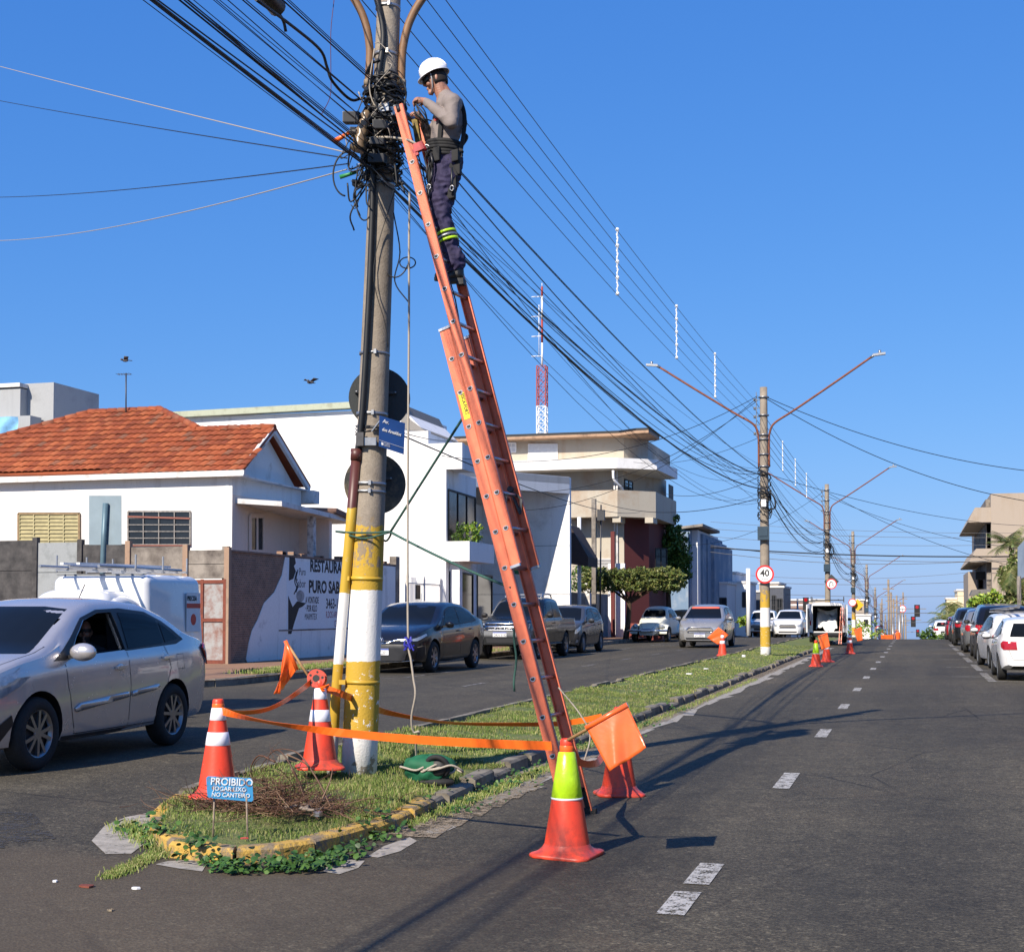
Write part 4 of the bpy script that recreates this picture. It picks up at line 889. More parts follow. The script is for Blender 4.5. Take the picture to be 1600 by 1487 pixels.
# joints from the photograph (profile facing the pole)
Hd = J(681, 125); Nk = J(692, 152); Ch = J(699, 178); Wa = J(693, 228); Pe = J(692, 250)
shL = J(707, 160, -.17); elL = J(706, 192, -.24); wrL = J(664, 158, -.12); hdL = J(654, 154, -.09)
shR = J(701, 163, .16); elR = J(672, 215, .22); wrR = J(661, 192, .10); hdR = J(656, 182, .06)
hpL = J(696, 262, -.06); knL = J(689, 338, -.11); anL = J(711, 412, -.09); toL = J(689, 433, -.11)
hpR = J(693, 262, .06); knR = J(680, 335, .10); anR = J(703, 408, .10); toR = J(680, 430, .10)
fx = Vector((-1, 0, 0))
# body: one continuous surface (head, neck, torso, arms, hands, legs)
bn = [(Pe, .10, .09), (Wa, .095, .08), (Ch, .11, .10), (Nk, .055, .055), (Hd+Vector((.02, 0, -.02)), .07, .07),
      (shL, .055), (elL, .042), (wrL, .029), (shR, .055), (elR, .042), (wrR, .029), (hpL, .07), (knL, .06), (anL, .042), (hpR, .07), (knR, .06), (anR, .042)]
be = [(0, 1), (1, 2), (2, 3), (3, 4), (2, 5), (5, 6), (6, 7), (2, 8), (8, 9), (9, 10), (0, 11), (11, 12), (12, 13), (0, 14), (14, 15), (15, 16)]
body = skin('b', bn, be, MT['skin'], wk, raw=True)
def head(c, face, up, s=1.0):
    """ellipsoid skull with brow, nose, lips, chin, ears; returns mesh object in world coordinates relative to wk"""
    face = face.normalized(); up = (up-face*up.dot(face)).normalized(); sd = face.cross(up)
    o0 = Vector(wk.location); m = M()
    def P(f, u_, l): return c+face*f*s+up*u_*s+sd*l*s-o0
    n = 28; k = 20; vs = []
    for j in range(k+1):
        v = -1+2*j/k; 
        for i in range(n):
            a = 2*PI*i/n; ca = math.cos(a); sa = math.sin(a); rr = math.sqrt(max(0, 1-v*v))
            f = ca*rr*.098; l = sa*rr*.077; u_ = v*.122
            if v < 0 and ca > 0: l *= 1-.38*(-v)*ca; f *= 1+.10*(-v)             # jaw narrows, chin forward
            if ca < 0 and v < -.2: f *= 1-.35*(-v)
            if ca > .9 and -.18 < v < .12: f -= .004
            if ca > .8 and .12 < v < .3: f += .006
            vs.append(P(f, u_, l))
    m.smooth = True
    m.add(vs, [(j*n+i, j*n+(i+1) % n, (j+1)*n+(i+1) % n, (j+1)*n+i) for j in range(k) for i in range(n)])
    m.ball(P(.108, -.012, 0), .017, 10, 8, (1.2, .8, .9)); m.ball(P(.100, .012, 0), .011, 10, 8, (1, .8, 2)); m.ball(P(.096, -.056, 0), .016, 10, 6, (.7, 1.3, .45)); m.ball(P(.094, -.068, 0), .015, 10, 6, (.7, 1.3, .45)); m.ball(P(.082, -.098, 0), .024, 10, 6)
    for sg in (-1, 1): m.ball(P(-.004, -.012, sg*.078), .03, 10, 8, (.6, .3, 1)); m.ball(P(.07, -.03, sg*.035), .026, 10, 6)
    m.tube([P(-.02, -.05, 0), P(-.045, -.17, 0)], .052, 12)
    me = D.meshes.new('h'); me.from_pydata(m.v, [], m.f); o = D.objects.new('h', me); COL.objects.link(o); return o, P
tilt = Matrix.Rotation(R(24), 3, Vector((0, 1, 0)))
face = Vector((-.96, -.25, -.34)); upv = Vector((-.30, 0, 1))
hd_, HP = head(Hd+Vector((.0, 0, .0)), face, upv, .97)
def hand(wr, palm_dir, nrm, curl, sg, thumb=1):
    """palm with four bent fingers of unequal length and a thumb; grows from the wrist"""
    d = palm_dir.normalized(); nrm = (nrm-d*nrm.dot(d)).normalized(); sd = d.cross(nrm)*sg; o0 = Vector(wk.location); objs = []
    N = [(wr-d*.01-o0*0, .026, .022), (wr+d*.04, .038, .019), (wr+d*.082, .040, .017)]; objs.append(skin('p', N, [(0, 1), (1, 2)], MT['skin'], wk, raw=True))
    for i, (off, ln, cf) in enumerate(((-.030, .068, 1.0), (-.010, .078, .9), (.010, .072, 1.05), (.029, .056, 1.15))):
        p = wr+d*.082+sd*off; pts = [(p-d*.015, .0105)]; ang = 0; q = p
        for j, fr_ in enumerate((.45, .32, .25)):
            ang += curl*cf*(.55, .8, .6)[j]; dd = d*math.cos(ang)+nrm*math.sin(ang); q = q+dd*ln*fr_; pts.append((q, .0095-.0012*j))
        objs.append(skin('f', pts, [(0, 1), (1, 2), (2, 3)], MT['skin'], wk, raw=True))
    p = wr+d*.03-sd*.03*thumb; q1 = p+(d*.6-sd*.6*thumb+nrm*.5).normalized()*.035; q2 = q1+(d*.85+nrm*.5).normalized()*.030; q3 = q2+(d*.9+nrm*.3).normalized()*.022
    objs.append(skin('t', [(p, .014), (q1, .012), (q2, .0105), (q3, .009)], [(0, 1), (1, 2), (2, 3)], MT['skin'], wk, raw=True)); return objs
hl = hand(wrL, (hdL-wrL)+Vector((-.03, 0, -.01)), Vector((-.2, .25, -1)), 1.0, 1)
hr = hand(wrR, (hdR-wrR)+Vector((-.02, 0, .02)), Vector((-.8, -.5, .2)), 1.0, -1)
fuse([body, hd_]+hl+hr, 'body', .0048, MT['skin'], wk, 3)
# shirt
sn = [(J(694, 234), .112, .10), (J(695, 218), .13, .115), (J(699, 195), .142, .125), (J(703, 170), .128, .13), (J(697, 154), .072, .075),
      (shL, .074), (shL.lerp(elL, .5), .062), (elL, .056), (elL.lerp(wrL, .55), .045), (wrL+(elL-wrL)*.08, .036), (shR, .074), (shR.lerp(elR, .5), .062), (elR, .056), (elR.lerp(wrR, .5), .045), (wrR+(elR-wrR)*.12, .036)]
se = [(0, 1), (1, 2), (2, 3), (3, 4), (3, 5), (5, 6), (6, 7), (7, 8), (8, 9), (3, 10), (10, 11), (11, 12), (12, 13), (13, 14)]
skin('shirt', sn, se, MT['shirt'], wk, vox=.008, it=5, disp=(.007, 7))
# trousers
tn = [(J(694, 234), .137, .122), (J(696, 254), .15, .14), (hpL+Vector((.01, 0, -.08)), .118, .105), (hpL.lerp(knL, .55), .10), (knL, .080), (knL.lerp(anL, .4), .082), (knL.lerp(anL, .8), .072), (anL+Vector((.0, 0, .05)), .083), (anL+Vector((0, 0, -.0)), .086),
      (hpR+Vector((.0, 0, -.08)), .115, .105), (hpR.lerp(knR, .55), .098), (knR, .078), (knR.lerp(anR, .4), .078), (knR.lerp(anR, .8), .070), (anR+Vector((0, 0, .05)), .078), (anR, .078)]
te = [(0, 1), (1, 2), (2, 3), (3, 4), (4, 5), (5, 6), (6, 7), (7, 8), (1, 9), (9, 10), (10, 11), (11, 12), (12, 13), (13, 14), (14, 15)]
skin('trousers', tn, te, MT['navy'], wk, vox=.009, it=5, disp=(.017, 12))
# reflective calf bands
def ringaround(c, ax, r, h, mat, name, ry=1.0):
    m = M(); ax = ax.normalized(); m.tube([c-ax*h/2, c-ax*h/2*.98, c+ax*h/2*.98, c+ax*h/2], [r-.004, r, r, r-.004], 18); return m.build(name, mat, wk)
for kn, an in ((knL, anL), (knR, anR)):
    ax = an-kn
    for t_, h_, mt in ((.36, .022, 'lime'), (.44, .020, 'reflect'), (.52, .022, 'lime')): ringaround(kn.lerp(an, t_), ax, .093, h_, MT[mt] if mt == 'lime' else MT['steel'], 'reflective_band')
# boots
for an, to in ((anL, toL), (anR, toR)):
    heel = J(724, 430, (an-J(707, 412)).y) if an is anL else an+Vector((.05, 0, -.10))
    bx = [(an+Vector((.01, 0, .02)), .056), (an+Vector((.02, 0, -.05)), .058, .056), (an+Vector((.03, 0, -.10)), .05, .055), (an+Vector((-.04, 0, -.11)), .042, .05), (an+Vector((-.085, -.005, -.122)), .036, .046), (an+Vector((-.11, -.005, -.125)), .028, .038)]
    skin('boot', bx, [(0, 1), (1, 2), (2, 3), (3, 4), (4, 5)], MT['leather'], wk, vox=.007)
    m = M(); z = an.z-.165; sole = [(.085, -.04), (.085, .04), (-.05, .05), (-.11, .043), (-.14, .01), (-.14, -.015), (-.11, -.043), (-.05, -.05)]
    m.prism([(an.x+a, an.y+b, z+.0) for a, b in sole], (0, 0, .03)); m.obox((an.x+.055, an.y, z-.01), (.032, 0, 0), (0, .04, 0), (0, 0, .012)); m.build('boot_sole', MT['black'], wk)
# hair, helmet, glasses
o0 = Vector(wk.location)
def HW(f, u_, l): return HP(f, u_, l)+o0
fn = (HW(1, 0, 0)-HW(0, 0, 0)).normalized(); un = (HW(0, 1, 0)-HW(0, 0, 0)).normalized(); sn_ = fn.cross(un)
m = M(); m.smooth = True
def dome(rf, rl, ru, v0, v1, c, n=28, k=8, back=0):
    vs = []
    for j in range(k+1):
        v = v0+(v1-v0)*j/k
        for i in range(n+1):
            a = 2*PI*i/n; rr = math.cos(v); vs.append(c+fn*rf*math.cos(a)*rr+sn_*rl*math.sin(a)*rr+un*ru*math.sin(v))
    m.add(vs, [(j*(n+1)+i, j*(n+1)+i+1, (j+1)*(n+1)+i+1, (j+1)*(n+1)+i) for j in range(k) for i in range(n)])
# hair: back and sides below the helmet
vs = []; n = 18; k = 6
for j in range(k+1):
    for i in range(n+1):
        a = PI*.42+PI*1.16*i/n; u_ = .07-.13*j/k; rr = math.sqrt(max(.1, 1-(u_/.13)**2)); vs.append(HW(math.cos(a)*rr*.101, u_, math.sin(a)*rr*.079))
m.add(vs, [(j*(n+1)+i, j*(n+1)+i+1, (j+1)*(n+1)+i+1, (j+1)*(n+1)+i) for j in range(k) for i in range(n)]); hr_ = m.build('hair', simple('dark_hair', (.015, .01, .008), .8, 0, .3, 40), wk)
sf = hr_.modifiers.new('so', 'SOLIDIFY'); sf.thickness = .006; sf.offset = 1
m = M(); m.smooth = True; hc = HW(-.005, .045, 0)
dome(.126, .108, .150, .0, PI/2, hc)
m.v += []; ho = m.build('helmet', MT['helmet'], wk); sf = ho.modifiers.new('so', 'SOLIDIFY'); sf.thickness = .004
m = M(); ring = []
for i in range(33):                                              # brim, longer in front
    a = 2*PI*i/32; e = .008+.026*max(0, math.cos(a))**2.2; ring.append((hc+fn*(.124+e)*math.cos(a)+sn_*(.11+e*.6)*math.sin(a)-un*(.006+.012*max(0, math.cos(a))), hc+fn*.122*math.cos(a)+sn_*.108*math.sin(a)+un*.004))
m.smooth = True; m.add([p for r_ in ring for p in r_], [(2*i, 2*i+2, 2*i+3, 2*i+1) for i in range(32)]); br = m.build('helmet_brim', MT['helmet'], wk); sf = br.modifiers.new('so', 'SOLIDIFY'); sf.thickness = .006
m = M()
for l in (-.035, 0, .035): m.tube([hc+fn*(.128*math.cos(v))+sn_*l*math.cos(v)*1.0+un*(.152*math.sin(v)) for v in [PI*(.08+.84*i/14) for i in range(15)]], .005, 6)
m.build('helmet_rib', MT['helmet'], wk)
m = M(); 
for sg in (-1, 1): m.tube([HW(.03, .04, sg*.081), HW(.035, -.02, sg*.079), HW(.05, -.075, sg*.06), HW(.075, -.115, sg*.02)], .006, 6)
m.build('chin_strap', simple('grey_strap', (.4, .4, .4), .7), wk)
m = M(); m.smooth = True
m.grid(lambda u, v: HW(.112*math.cos((u-.5)*2.1)+.006, .034-.046*v-.006*abs(u-.5), .092*math.sin((u-.5)*2.1)), 14, 4)
gl = m.build('sunglasses', MT['glass'], wk); sf = gl.modifiers.new('so', 'SOLIDIFY'); sf.thickness = .004
m = M()
for sg in (-1, 1): m.bar(HW(.06, .025, sg*.079), HW(-.01, .02, sg*.083), .006, .008)
m.build('glasses_arm', MT['black'], wk)
# red collar
m = M(); c = J(695, 156); m.tube([c+Vector((.062*math.cos(a), .062*math.sin(a), .012*math.cos(a))) for a in [2*PI*i/18 for i in range(19)]], .010, 6); m.build('collar', simple('red_collar', (.45, .03, .02), .7), wk)
m = M(); a = J(683, 186, -.135); m.obox(a, (.028, 0, .008), (0, .002, 0), (-.004, 0, .010)); m.build('shirt_emblem', simple('red_emblem', (.5, .03, .02), .7), wk)
# harness and tool belt
m = M(); wc = J(694, 236)
m.tube([wc+Vector((.155*math.cos(a), .135*math.sin(a), -.012*math.cos(a)))for a in [2*PI*i/24 for i in range(25)]], .018, 6); 
for dz in (-.055, -.03, .0, .03, .055): m.tube([wc+Vector((.148*math.cos(a), .128*math.sin(a), dz-.012*math.cos(a))) for a in [2*PI*i/24 for i in range(25)]], .020, 6)
m.build('tool_belt', MT['strap'], wk)
def strapline(pts, w=.02, t=.008, name='harness_strap'):
    m = M(); P = cat(pts, 4)
    for a, b in zip(P[:-1], P[1:]): m.bar(a, b+(b-a)*.1, w, t, up=(0, 1, 0))
    return m.build(name, MT['strap'], wk)
for d in (-.10, .10):
    strapline([J(686, 226, d*1.2), J(689, 190, d*1.35), J(697, 160, d*1.25), J(712, 152, d*.8), J(723, 168, d*.8), J(726, 195, d*.8), J(720, 235, d)], .035, .01)
    strapline([J(698, 250, d*1.35), J(712, 275, d*1.2), J(706, 300, d*1.3), J(690, 312, d*1.7), J(673, 300, d*1.1), J(672, 262, d*1.2), J(680, 244, d*1.25)], .035, .01)
strapline([J(720, 180, 0), J(727, 190, 0), J(724, 208, -.02), J(729, 214, -.03), J(722, 226, -.03), J(714, 232, -.05)], .03, .02)
strapline([J(716, 232, -.06), J(720, 240, -.08), J(721, 246, -.1)], .012, .006)
m = M()
for (x, y, w_, h_, d_) in ((683, 242, .03, .06, -.145), (714, 262, .035, .07, -.08), (706, 303, .03, .045, -.135), (712, 244, .03, .05, -.11)):
    m = M(); c = J(x, y, d_); m.obox(c, (w_, 0, .005), (0, .03, 0), (0, 0, h_)); m.build('tool_pouch', MT['strap'], wk, bevel=.01)
m = M()
for (x0, y0, x1, y1, r_) in ((673, 240, 676, 262, .012), (676, 262, 670, 290, .010), (670, 290, 668, 318, .014), (664, 246, 668, 285, .006), (671, 245, 665, 280, .006), (706, 262, 704, 300, .010)):
    m.tube([J(x0, y0, -.19), J((x0+x1)/2+1, (y0+y1)/2, -.2), J(x1, y1, -.19)], r_, 7)
m.build('hanging_tool', MT['blackplastic'], wk)
m = M()
for (x, y) in ((668, 312), (706, 294), (670, 292)): m.tube([J(x, y, -.2)+Vector((.016*math.cos(a), 0, .022*math.sin(a))) for a in [2*PI*i/12 for i in range(13)]], .005, 6)
m.tube([J(666, 232, -.17)+Vector((.03*math.cos(a), 0, .03*math.sin(a))) for a in [PI*.1+1.6*PI*i/14 for i in range(15)]], .006, 6)
m.build('carabiner', MT['alu'], wk)
# positioning lanyard round the pole with red pad
m = M(); pz = J(640, 222).z
m.tube(cat([J(668, 232, -.16), J(655, 228, -.2), J(637, 219, -.2), side(pz+.08, .04, -.21), side(pz+.1, -.17, -.1), side(pz+.1, -.1, .17), side(pz+.06, .15, .12), J(672, 232, .12)], 6), .011, 8); tag(m.build('lanyard', MT['rope']), 'beige positioning lanyard running from the worker belt around the pole', 'lanyard')
m = M(); c = J(655, 230, -.21); m.obox(c, (.042, 0, .012), (0, .022, 0), (-.012, 0, .034)); m.obox(c+Vector((-.03, 0, -.045)), (.02, 0, .01), (0, .015, 0), (-.01, 0, .03)); m.tube([c+Vector((.03, 0, .02)), c+Vector((.06, 0, -.03))], .014, 8); tag(m.build('rope_adjuster', simple('red_rope_adjuster', (.55, .02, .03), .4, 0, .3, 20)), 'red rope adjuster pouch on the lanyard at the worker waist', 'adjuster')
m = M(); c = J(652, 205, .05); m.bar(c+Vector((-.02, 0, .1)), c+Vector((.02, 0, -.14)), .05, .05); tag(m.build('tool_bag', simple('yellow_black_bag', (.25, .17, .02), .7, 0, .9, 14)), 'dark yellow strap bundle hanging between the ladder rails by the worker', 'strap')
m = M()
for k in range(7):
    a = J(648+rnd.uniform(-4, 3), 168+rnd.uniform(-12, 10), -.1); b = J(668+rnd.uniform(-8, 8), 196+rnd.uniform(-12, 8), -.05); m.tube(cat([a, (a+b)/2+Vector((rnd.uniform(-.05, .05), -.03, rnd.uniform(-.05, .05))), b], 5), .006, 5)
tag(m.build('loose_cables', MT['cable']), 'loose black cable ends the worker is splicing', 'cable')

# ================================================================ HANGING ROPE, GUY ROPES, GREEN BAG
rp = [pY(*a) for a in ((640, 300, 11.1), (639, 380, 11.1), (639, 500, 11.1), (638, 650, 11.1), (637, 800, 11.1), (637, 920, 11.1), (638, 1005, 11.1), (642, 1030, 11.1), (646, 1060, 11.1), (649, 1085, 11.1), (643, 1120, 11.15), (646, 1143, 11.2), (655, 1143, 11.2), (650, 1160, 11.3), (651, 1185, 11.4))]
e = gp(648, 1200, .3); pts = rp+[Vector((rp[-1].x, 11.42, .32)), Vector((rp[-1].x-.05, 11.35, .2))]
for k in range(40):
    a = k*.62; cx_ = rp[-1].x+.16+.1*math.sin(k*.4); pts.append(Vector((cx_+.16*math.cos(a)*(1+.2*math.sin(k)), 11.3+.12*math.sin(a), .21+.01*(k % 5)+.04*abs(math.sin(k*.9)))))
m = M(); m.tube(cat(pts, 5), .0095, 7); tag(m.build('rope', MT['rope']), 'pale rope hanging from the ladder down to a coil on the grass', 'rope')
m = M(); 
for k in range(12):
    c = pY(638, 1005, 11.1); m.bar(c+Vector((rnd.uniform(-.05, .05), rnd.uniform(-.03, .03), rnd.uniform(-.06, .06))), c+Vector((rnd.uniform(-.05, .05), rnd.uniform(-.03, .03), rnd.uniform(-.07, .08))), .014, .01)
tag(m.build('ribbon_knot', simple('blue_ribbon', (.02, .02, .4), .5)), 'blue ribbon knot tied on the hanging rope', 'ribbon')
bg = gp(662, 1222, .14)+Vector((0, .12, 0)); from mathutils import noise as mn
m = M(); m.smooth = True
def bagf(u, v):
    a = 2*PI*u; t = PI*v; r_ = 1+.16*mn.noise(Vector((math.cos(a)*2, math.sin(a)*2, v*4)))+.09*mn.noise(Vector((math.cos(a)*6, math.sin(a)*6, v*9)))
    return (bg.x+.215*r_*math.cos(a)*math.sin(t)**.6, bg.y+.14*r_*math.sin(a)*math.sin(t)**.6, bg.z+.10-.12*math.cos(t)*r_)
m.grid(bagf, 44, 22); q = thing('rope_bag', 'green cloth rope bag slumped on the grass beside the pole', 'bag', (bg.x, bg.y, bg.z-.02)); m.build('bag', MT['greencloth'], q)
m = M(); m.tube([bg+Vector((.17*math.cos(a)*.55+.11, -.09-.03*math.sin(a), .13+.085*math.sin(a))) for a in [2*PI*i/20 for i in range(21)]], .022, 8); m.build('bag_rim', MT['strap'], q)
m = M(); m.ball(bg+Vector((.11, -.1, .12)), .07, 12, 8, (1.2, .4, 1)); m.build('bag_mouth', MT['black'], q)
m = M(); m.ball(bg+Vector((.05, -.03, -.0)), .12, 12, 8, (1.6, .8, .4)); m.build('bag_base', MT['strap'], q)
def guy(a, b, sag, lab):
    m = M(); P = [Vector(a).lerp(Vector(b), i/16)-Vector((0, 0, sag*4*(i/16)*(1-i/16))) for i in range(17)]; m.tube(P, .011, 7); tag(m.build('guy_rope', MT['greenrope']), lab, 'rope')
kn = pY(610, 831, 11.45)
m = M(); m.tube(cat([side(kn.z+.02, -.28, -.03), side(kn.z, -.1, -r1(2.3)-.02), side(kn.z, .08, -r1(2.3)-.03), kn, side(kn.z-.06, .17, .02), side(kn.z-.04, .1, .15), side(kn.z, -.1, .16), side(kn.z+.02, -.28, .0)], 5), .009, 7)
m.tube(cat([side(kn.z-.02, -.15, -r1(2.3)-.0), side(kn.z-.05, 0, -r1(2.3)-.02), kn], 4), .009, 7); tag(m.build('guy_rope', MT['greenrope']), 'green rope loop tied round the pole at the top of the yellow paint', 'rope')
guy(kn, lp(.537, 0, -.06), 0, 'green rope rising from the pole knot to the ladder sticker')
guy(kn, lp(.295, 0, -.05), .02, 'green rope slanting down from the pole knot to the lower ladder rail')
m = M(); a = lp(.28, .1, -.06); P = [a+Vector((.01*math.sin(i), .0, -.012*i*5)) for i in range(13)]; m.tube(P, .009, 6); tag(m.build('guy_rope', MT['greenrope']), 'green knotted rope end dangling beside the lower ladder rail', 'rope')

# ================================================================ CONES, FLAGS, TAPE
def cone(name='traffic_cone', top='stripes'):
    q = thing(name, 'tmp', 'traffic cone', (0, 0, 0), 0, 'orange traffic cones')
    H = .75; rb, rt = .15, .036
    def rz(z): return rb+(rt-rb)*(z-.05)/(H-.05)
    m = M(); m.smooth = True; n = 48                             # squarish flared base
    rings = []
    for (k, z, sq) in ((.200, .0, 1), (.205, .012, 1), (.198, .024, 1), (.178, .034, .6), (.160, .055, .1), (rz(.08), .08, 0)):
        row = []
        for i in range(n):
            a = 2*PI*i/n+PI/4; c_, s_ = math.cos(a), math.sin(a); sqr = 1/max(abs(c_), abs(s_)); sqr = min(sqr, 1.24); f = 1+(sqr-1)*sq
            row.append((k*f*c_, k*f*s_, z+(.004*math.sin(2*a) if sq == 1 else 0)))
        rings.append(row)
    m.add([p for r_ in rings for p in r_], [(j*n+i, j*n+(i+1) % n, (j+1)*n+(i+1) % n, (j+1)*n+i) for j in range(5) for i in range(n)])
    m.add([p for p in rings[0]], [tuple(range(n))[::-1]])
    m.build('base', MT['orange'], q, local=True)
    m = M(); m.lathe([(rz(.08), .08), (rz(.3), .3), (rz(.5), .5), (rt+.002, H-.03), (rt, H), (rt-.006, H), (rt-.008, H-.05)], 32); m.build('cone_body', MT['orange'], q, local=True)
    m = M(); m.lathe([(rt+.003, H-.07), (rt+.008, H-.06), (rt+.007, H-.012), (rt+.002, H-.004)], 24); m.build('collar', MT['orange'], q, local=True)
    if top == 'stripes':
        for a, b in ((.40, .50), (.59, .685)):
            m = M(); m.lathe([(rz(a), a), (rz(a)+.003, a+.002), (rz(b)+.003, b-.002), (rz(b), b)], 32); m.build('reflective_stripe', MT['reflect'], q, local=True)
        m = M(); m.lathe([(rz(.5)+.0015, .502), (rz(.5)+.0015, .505)], 32)
    else:
        m = M(); m.lathe([(rz(.37), .37), (rz(.37)+.004, .374), (rz(.50)+.005, .5), (rz(.66)+.005, .66), (rt+.01, .668)], 32); m.build('reflective_sleeve', MT['lime'], q, local=True)
        m = M(); m.lathe([(rz(.36)+.001, .362), (rz(.36)+.005, .366), (rz(.37)+.005, .374), (rz(.37)+.001, .378)], 32); m.build('sleeve_edge', MT['white'], q, local=True)
    return q
cs = cone(); cl_ = cone(top='lime')
def put(src, loc, rz, label, first=False, sc=1.0):
    o = src if first else copy_tree(src); o.location = loc; o.rotation_euler = (0, 0, rz); o.scale = (sc,)*3; o['label'] = label; return o
c0 = gp(323, 1250, .15)+Vector((0, .17, 0)); c0.z = .15; c2_ = gp(487, 1203, .23)+Vector((0, .17, 0)); c1 = gp(876, 1343, 0)+Vector((0, .17, 0)); c3 = gp(961, 1245, 0)+Vector((0, .17, 0))
put(cs, c0, .3, 'striped orange traffic cone left of the blue warning sign in dead brush', True)
put(cs, c2_, .5, 'striped orange traffic cone with tape reel just left of the leaning pole')
put(cl_, c1, -.15, 'orange traffic cone with lime reflective sleeve in front of the ladder foot', True)
# the cone behind the flag has stripes hidden by the flag
put(cs, c3, .4, 'orange traffic cone half hidden behind the hanging orange flag')
f1 = gp(1129, 1029, .0); put(cs, (f1.x, f1.y, T(f1.x, f1.y)), .2, 'striped traffic cone left of the far median with flag leaning left')
f2 = gp(1275, 1041, 0); put(cl_, f2, .1, 'far traffic cone with lime sleeve beside the median kerb')
f3 = gp(1288, 1036, 0)+Vector((0, 1.2, 0)); put(cs, f3, .7, 'striped cone just behind the far lime sleeved cone')
f4 = gp(1328, 1021, 0); put(cs, f4, .1, 'striped cone on the lane right of the open van')
def flag(label, base, tip, pts4, fold=.02, seed=0, vert=False):
    """wooden stick plus a cloth sheet with the four corners given (u along stick, v away from it)"""
    q = thing('warning_flag', label, 'flag', tuple(base)); m = M(); m.tube([base, tip], .011, 8); m.build('stick', MT['wood'], q)
    A, B, Cq, Dq = [Vector(p) for p in pts4]; nr_ = (B-A).cross(Dq-A).normalized(); m = M(); m.smooth = True
    def f(u, v):
        p = A.lerp(B, u).lerp(Dq.lerp(Cq, u), v); w = fold*v*(math.sin(u*7+seed+v*3)+.5*math.sin(u*15+v*7+seed)); return p+nr_*w
    m.grid(f, 18, 14); o = m.build('cloth', MT['flag'], q); s_ = o.modifiers.new('so', 'SOLIDIFY'); s_.thickness = .003
    m = M(); m.tube([A+(A-B)*.01, B+(B-A)*.01], .018, 8); m.build('sleeve', MT['flag'], q); return q
Y1 = 8.72
flag('orange flag on a wooden stick hanging from the front lime cone', pY(880, 1160, c1.y-.02), pY(981, 1103, Y1), [pY(916, 1137, Y1-.02), pY(980, 1101, Y1), pY(1011, 1168, Y1-.05), pY(953, 1205, Y1-.08)], .016, 1)
Y2 = c2_.y
q = flag('orange flag folded and leaning left over the cone with the tape reel', pY(492, 1072, Y2-.02), pY(447, 1002, Y2-.05), [pY(464, 1046, Y2-.03), pY(446, 1001, Y2-.06), pY(431, 1086, Y2-.12), pY(438, 1078, Y2+.05)], .05, 2)
for lab, c, dx, corners in (('small orange flag leaning left on the far cone by the silver hatchback', f1, -1, [(1122, 980), (1138, 992), (1122, 1007), (1105, 996)]), ('orange flag leaning right of the far lime sleeved cone', f2, 1, [(1278, 994), (1293, 989), (1297, 1010), (1284, 1015)]), ('pale orange flag right of the far cone beside the van', f4, 1, [(1334, 984), (1346, 980), (1348, 1000), (1340, 1002)])):
    P = [pY(x, y, c.y) for x, y in corners]; flag(lab, Vector((c.x, c.y, T(c.x, c.y)+.6)), (P[0]+P[1])/2 if dx > 0 else P[1].lerp(P[0], .5), P, .01, 3)
# tape reel on cone
c = pY(495, 1060, Y2); q = thing('tape_reel', 'orange barrier tape reel sitting on top of the cone left of the pole', 'tape reel', tuple(c))
m = M(); ax = Vector((.25, -1, .15)).normalized(); m.tube([c-ax*.035, c+ax*.035], .045, 18); m.tube([c-ax*.045, c-ax*.03], .082, 24); m.tube([c+ax*.03, c+ax*.04], .078, 24); m.build('reel', MT['orange'], q)
m = M(); m.tube([c+ax*.041, c+ax*.0425], .03, 14)
for k in range(5): a = 2*PI*k/5; u1 = ax.orthogonal().normalized(); u2 = ax.cross(u1); cc = c+ax*.041+(u1*math.cos(a)+u2*math.sin(a))*.055; m.tube([cc, cc+ax*.001], .011, 8)
m.build('reel_hole', MT['black'], q)
m = M(); m.tube([c+Vector((0, 0, -.12)), c], .02, 8); m.build('reel_stem', MT['orange'], q)
def tape(label, pts, w, tw=0, n=8):
    P = cat(pts, n); m = M(); k = len(P); vs = []
    for i, p in enumerate(P):
        d = (P[min(i+1, k-1)]-P[max(i-1, 0)]).normalized(); u_ = (Vector((0, 0, 1))-d*d.z).normalized(); s_ = d.cross(u_); a = tw(i/(k-1)) if callable(tw) else tw
        o = (u_*math.cos(a)+s_*math.sin(a))*w/2; vs += [p-o, p+o]
    m.add(vs, [(2*i, 2*i+2, 2*i+3, 2*i+1) for i in range(k-1)]); o = m.build('barrier_tape', MT['tape']); s_ = o.modifiers.new('so', 'SOLIDIFY'); s_.thickness = .0015; tag(o, label, 'barrier tape', 'orange barrier tape between the cones')
t0 = c0+Vector((0, 0, .70)); t2 = c2_+Vector((0, 0, .69)); t1 = c1+Vector((0, 0, .69)); t3 = c3+Vector((0, 0, .68))
def tY(x, y, a, b, f): return pY(x, y, a.y+(b.y-a.y)*f)
tape('long orange tape from the leftmost cone across the pole to the front lime cone', [tY(338, 1108, t0, t1, 0), tY(380, 1120, t0, t1, .1), tY(440, 1132, t0, t1, .2), tY(520, 1143, t0, t1, .32), tY(600, 1151, t0, t1, .45), tY(680, 1157, t0, t1, .6), tY(780, 1162, t0, t1, .8), tY(862, 1165, t0, t1, .97)], .06, lambda t: 1.05*math.sin(min(1, max(0, (t-.03)*2.4))*PI)**1 if t < .45 else .15)
tape('orange tape sagging from the leftmost cone up to the tape reel', [tY(338, 1104, t0, t2, 0), tY(370, 1113, t0, t2, .25), tY(410, 1110, t0, t2, .45), tY(440, 1098, t0, t2, .65), tY(470, 1078, t0, t2, .85), tY(490, 1062, t0, t2, 1)], .055, lambda t: 1.2*(1-t))
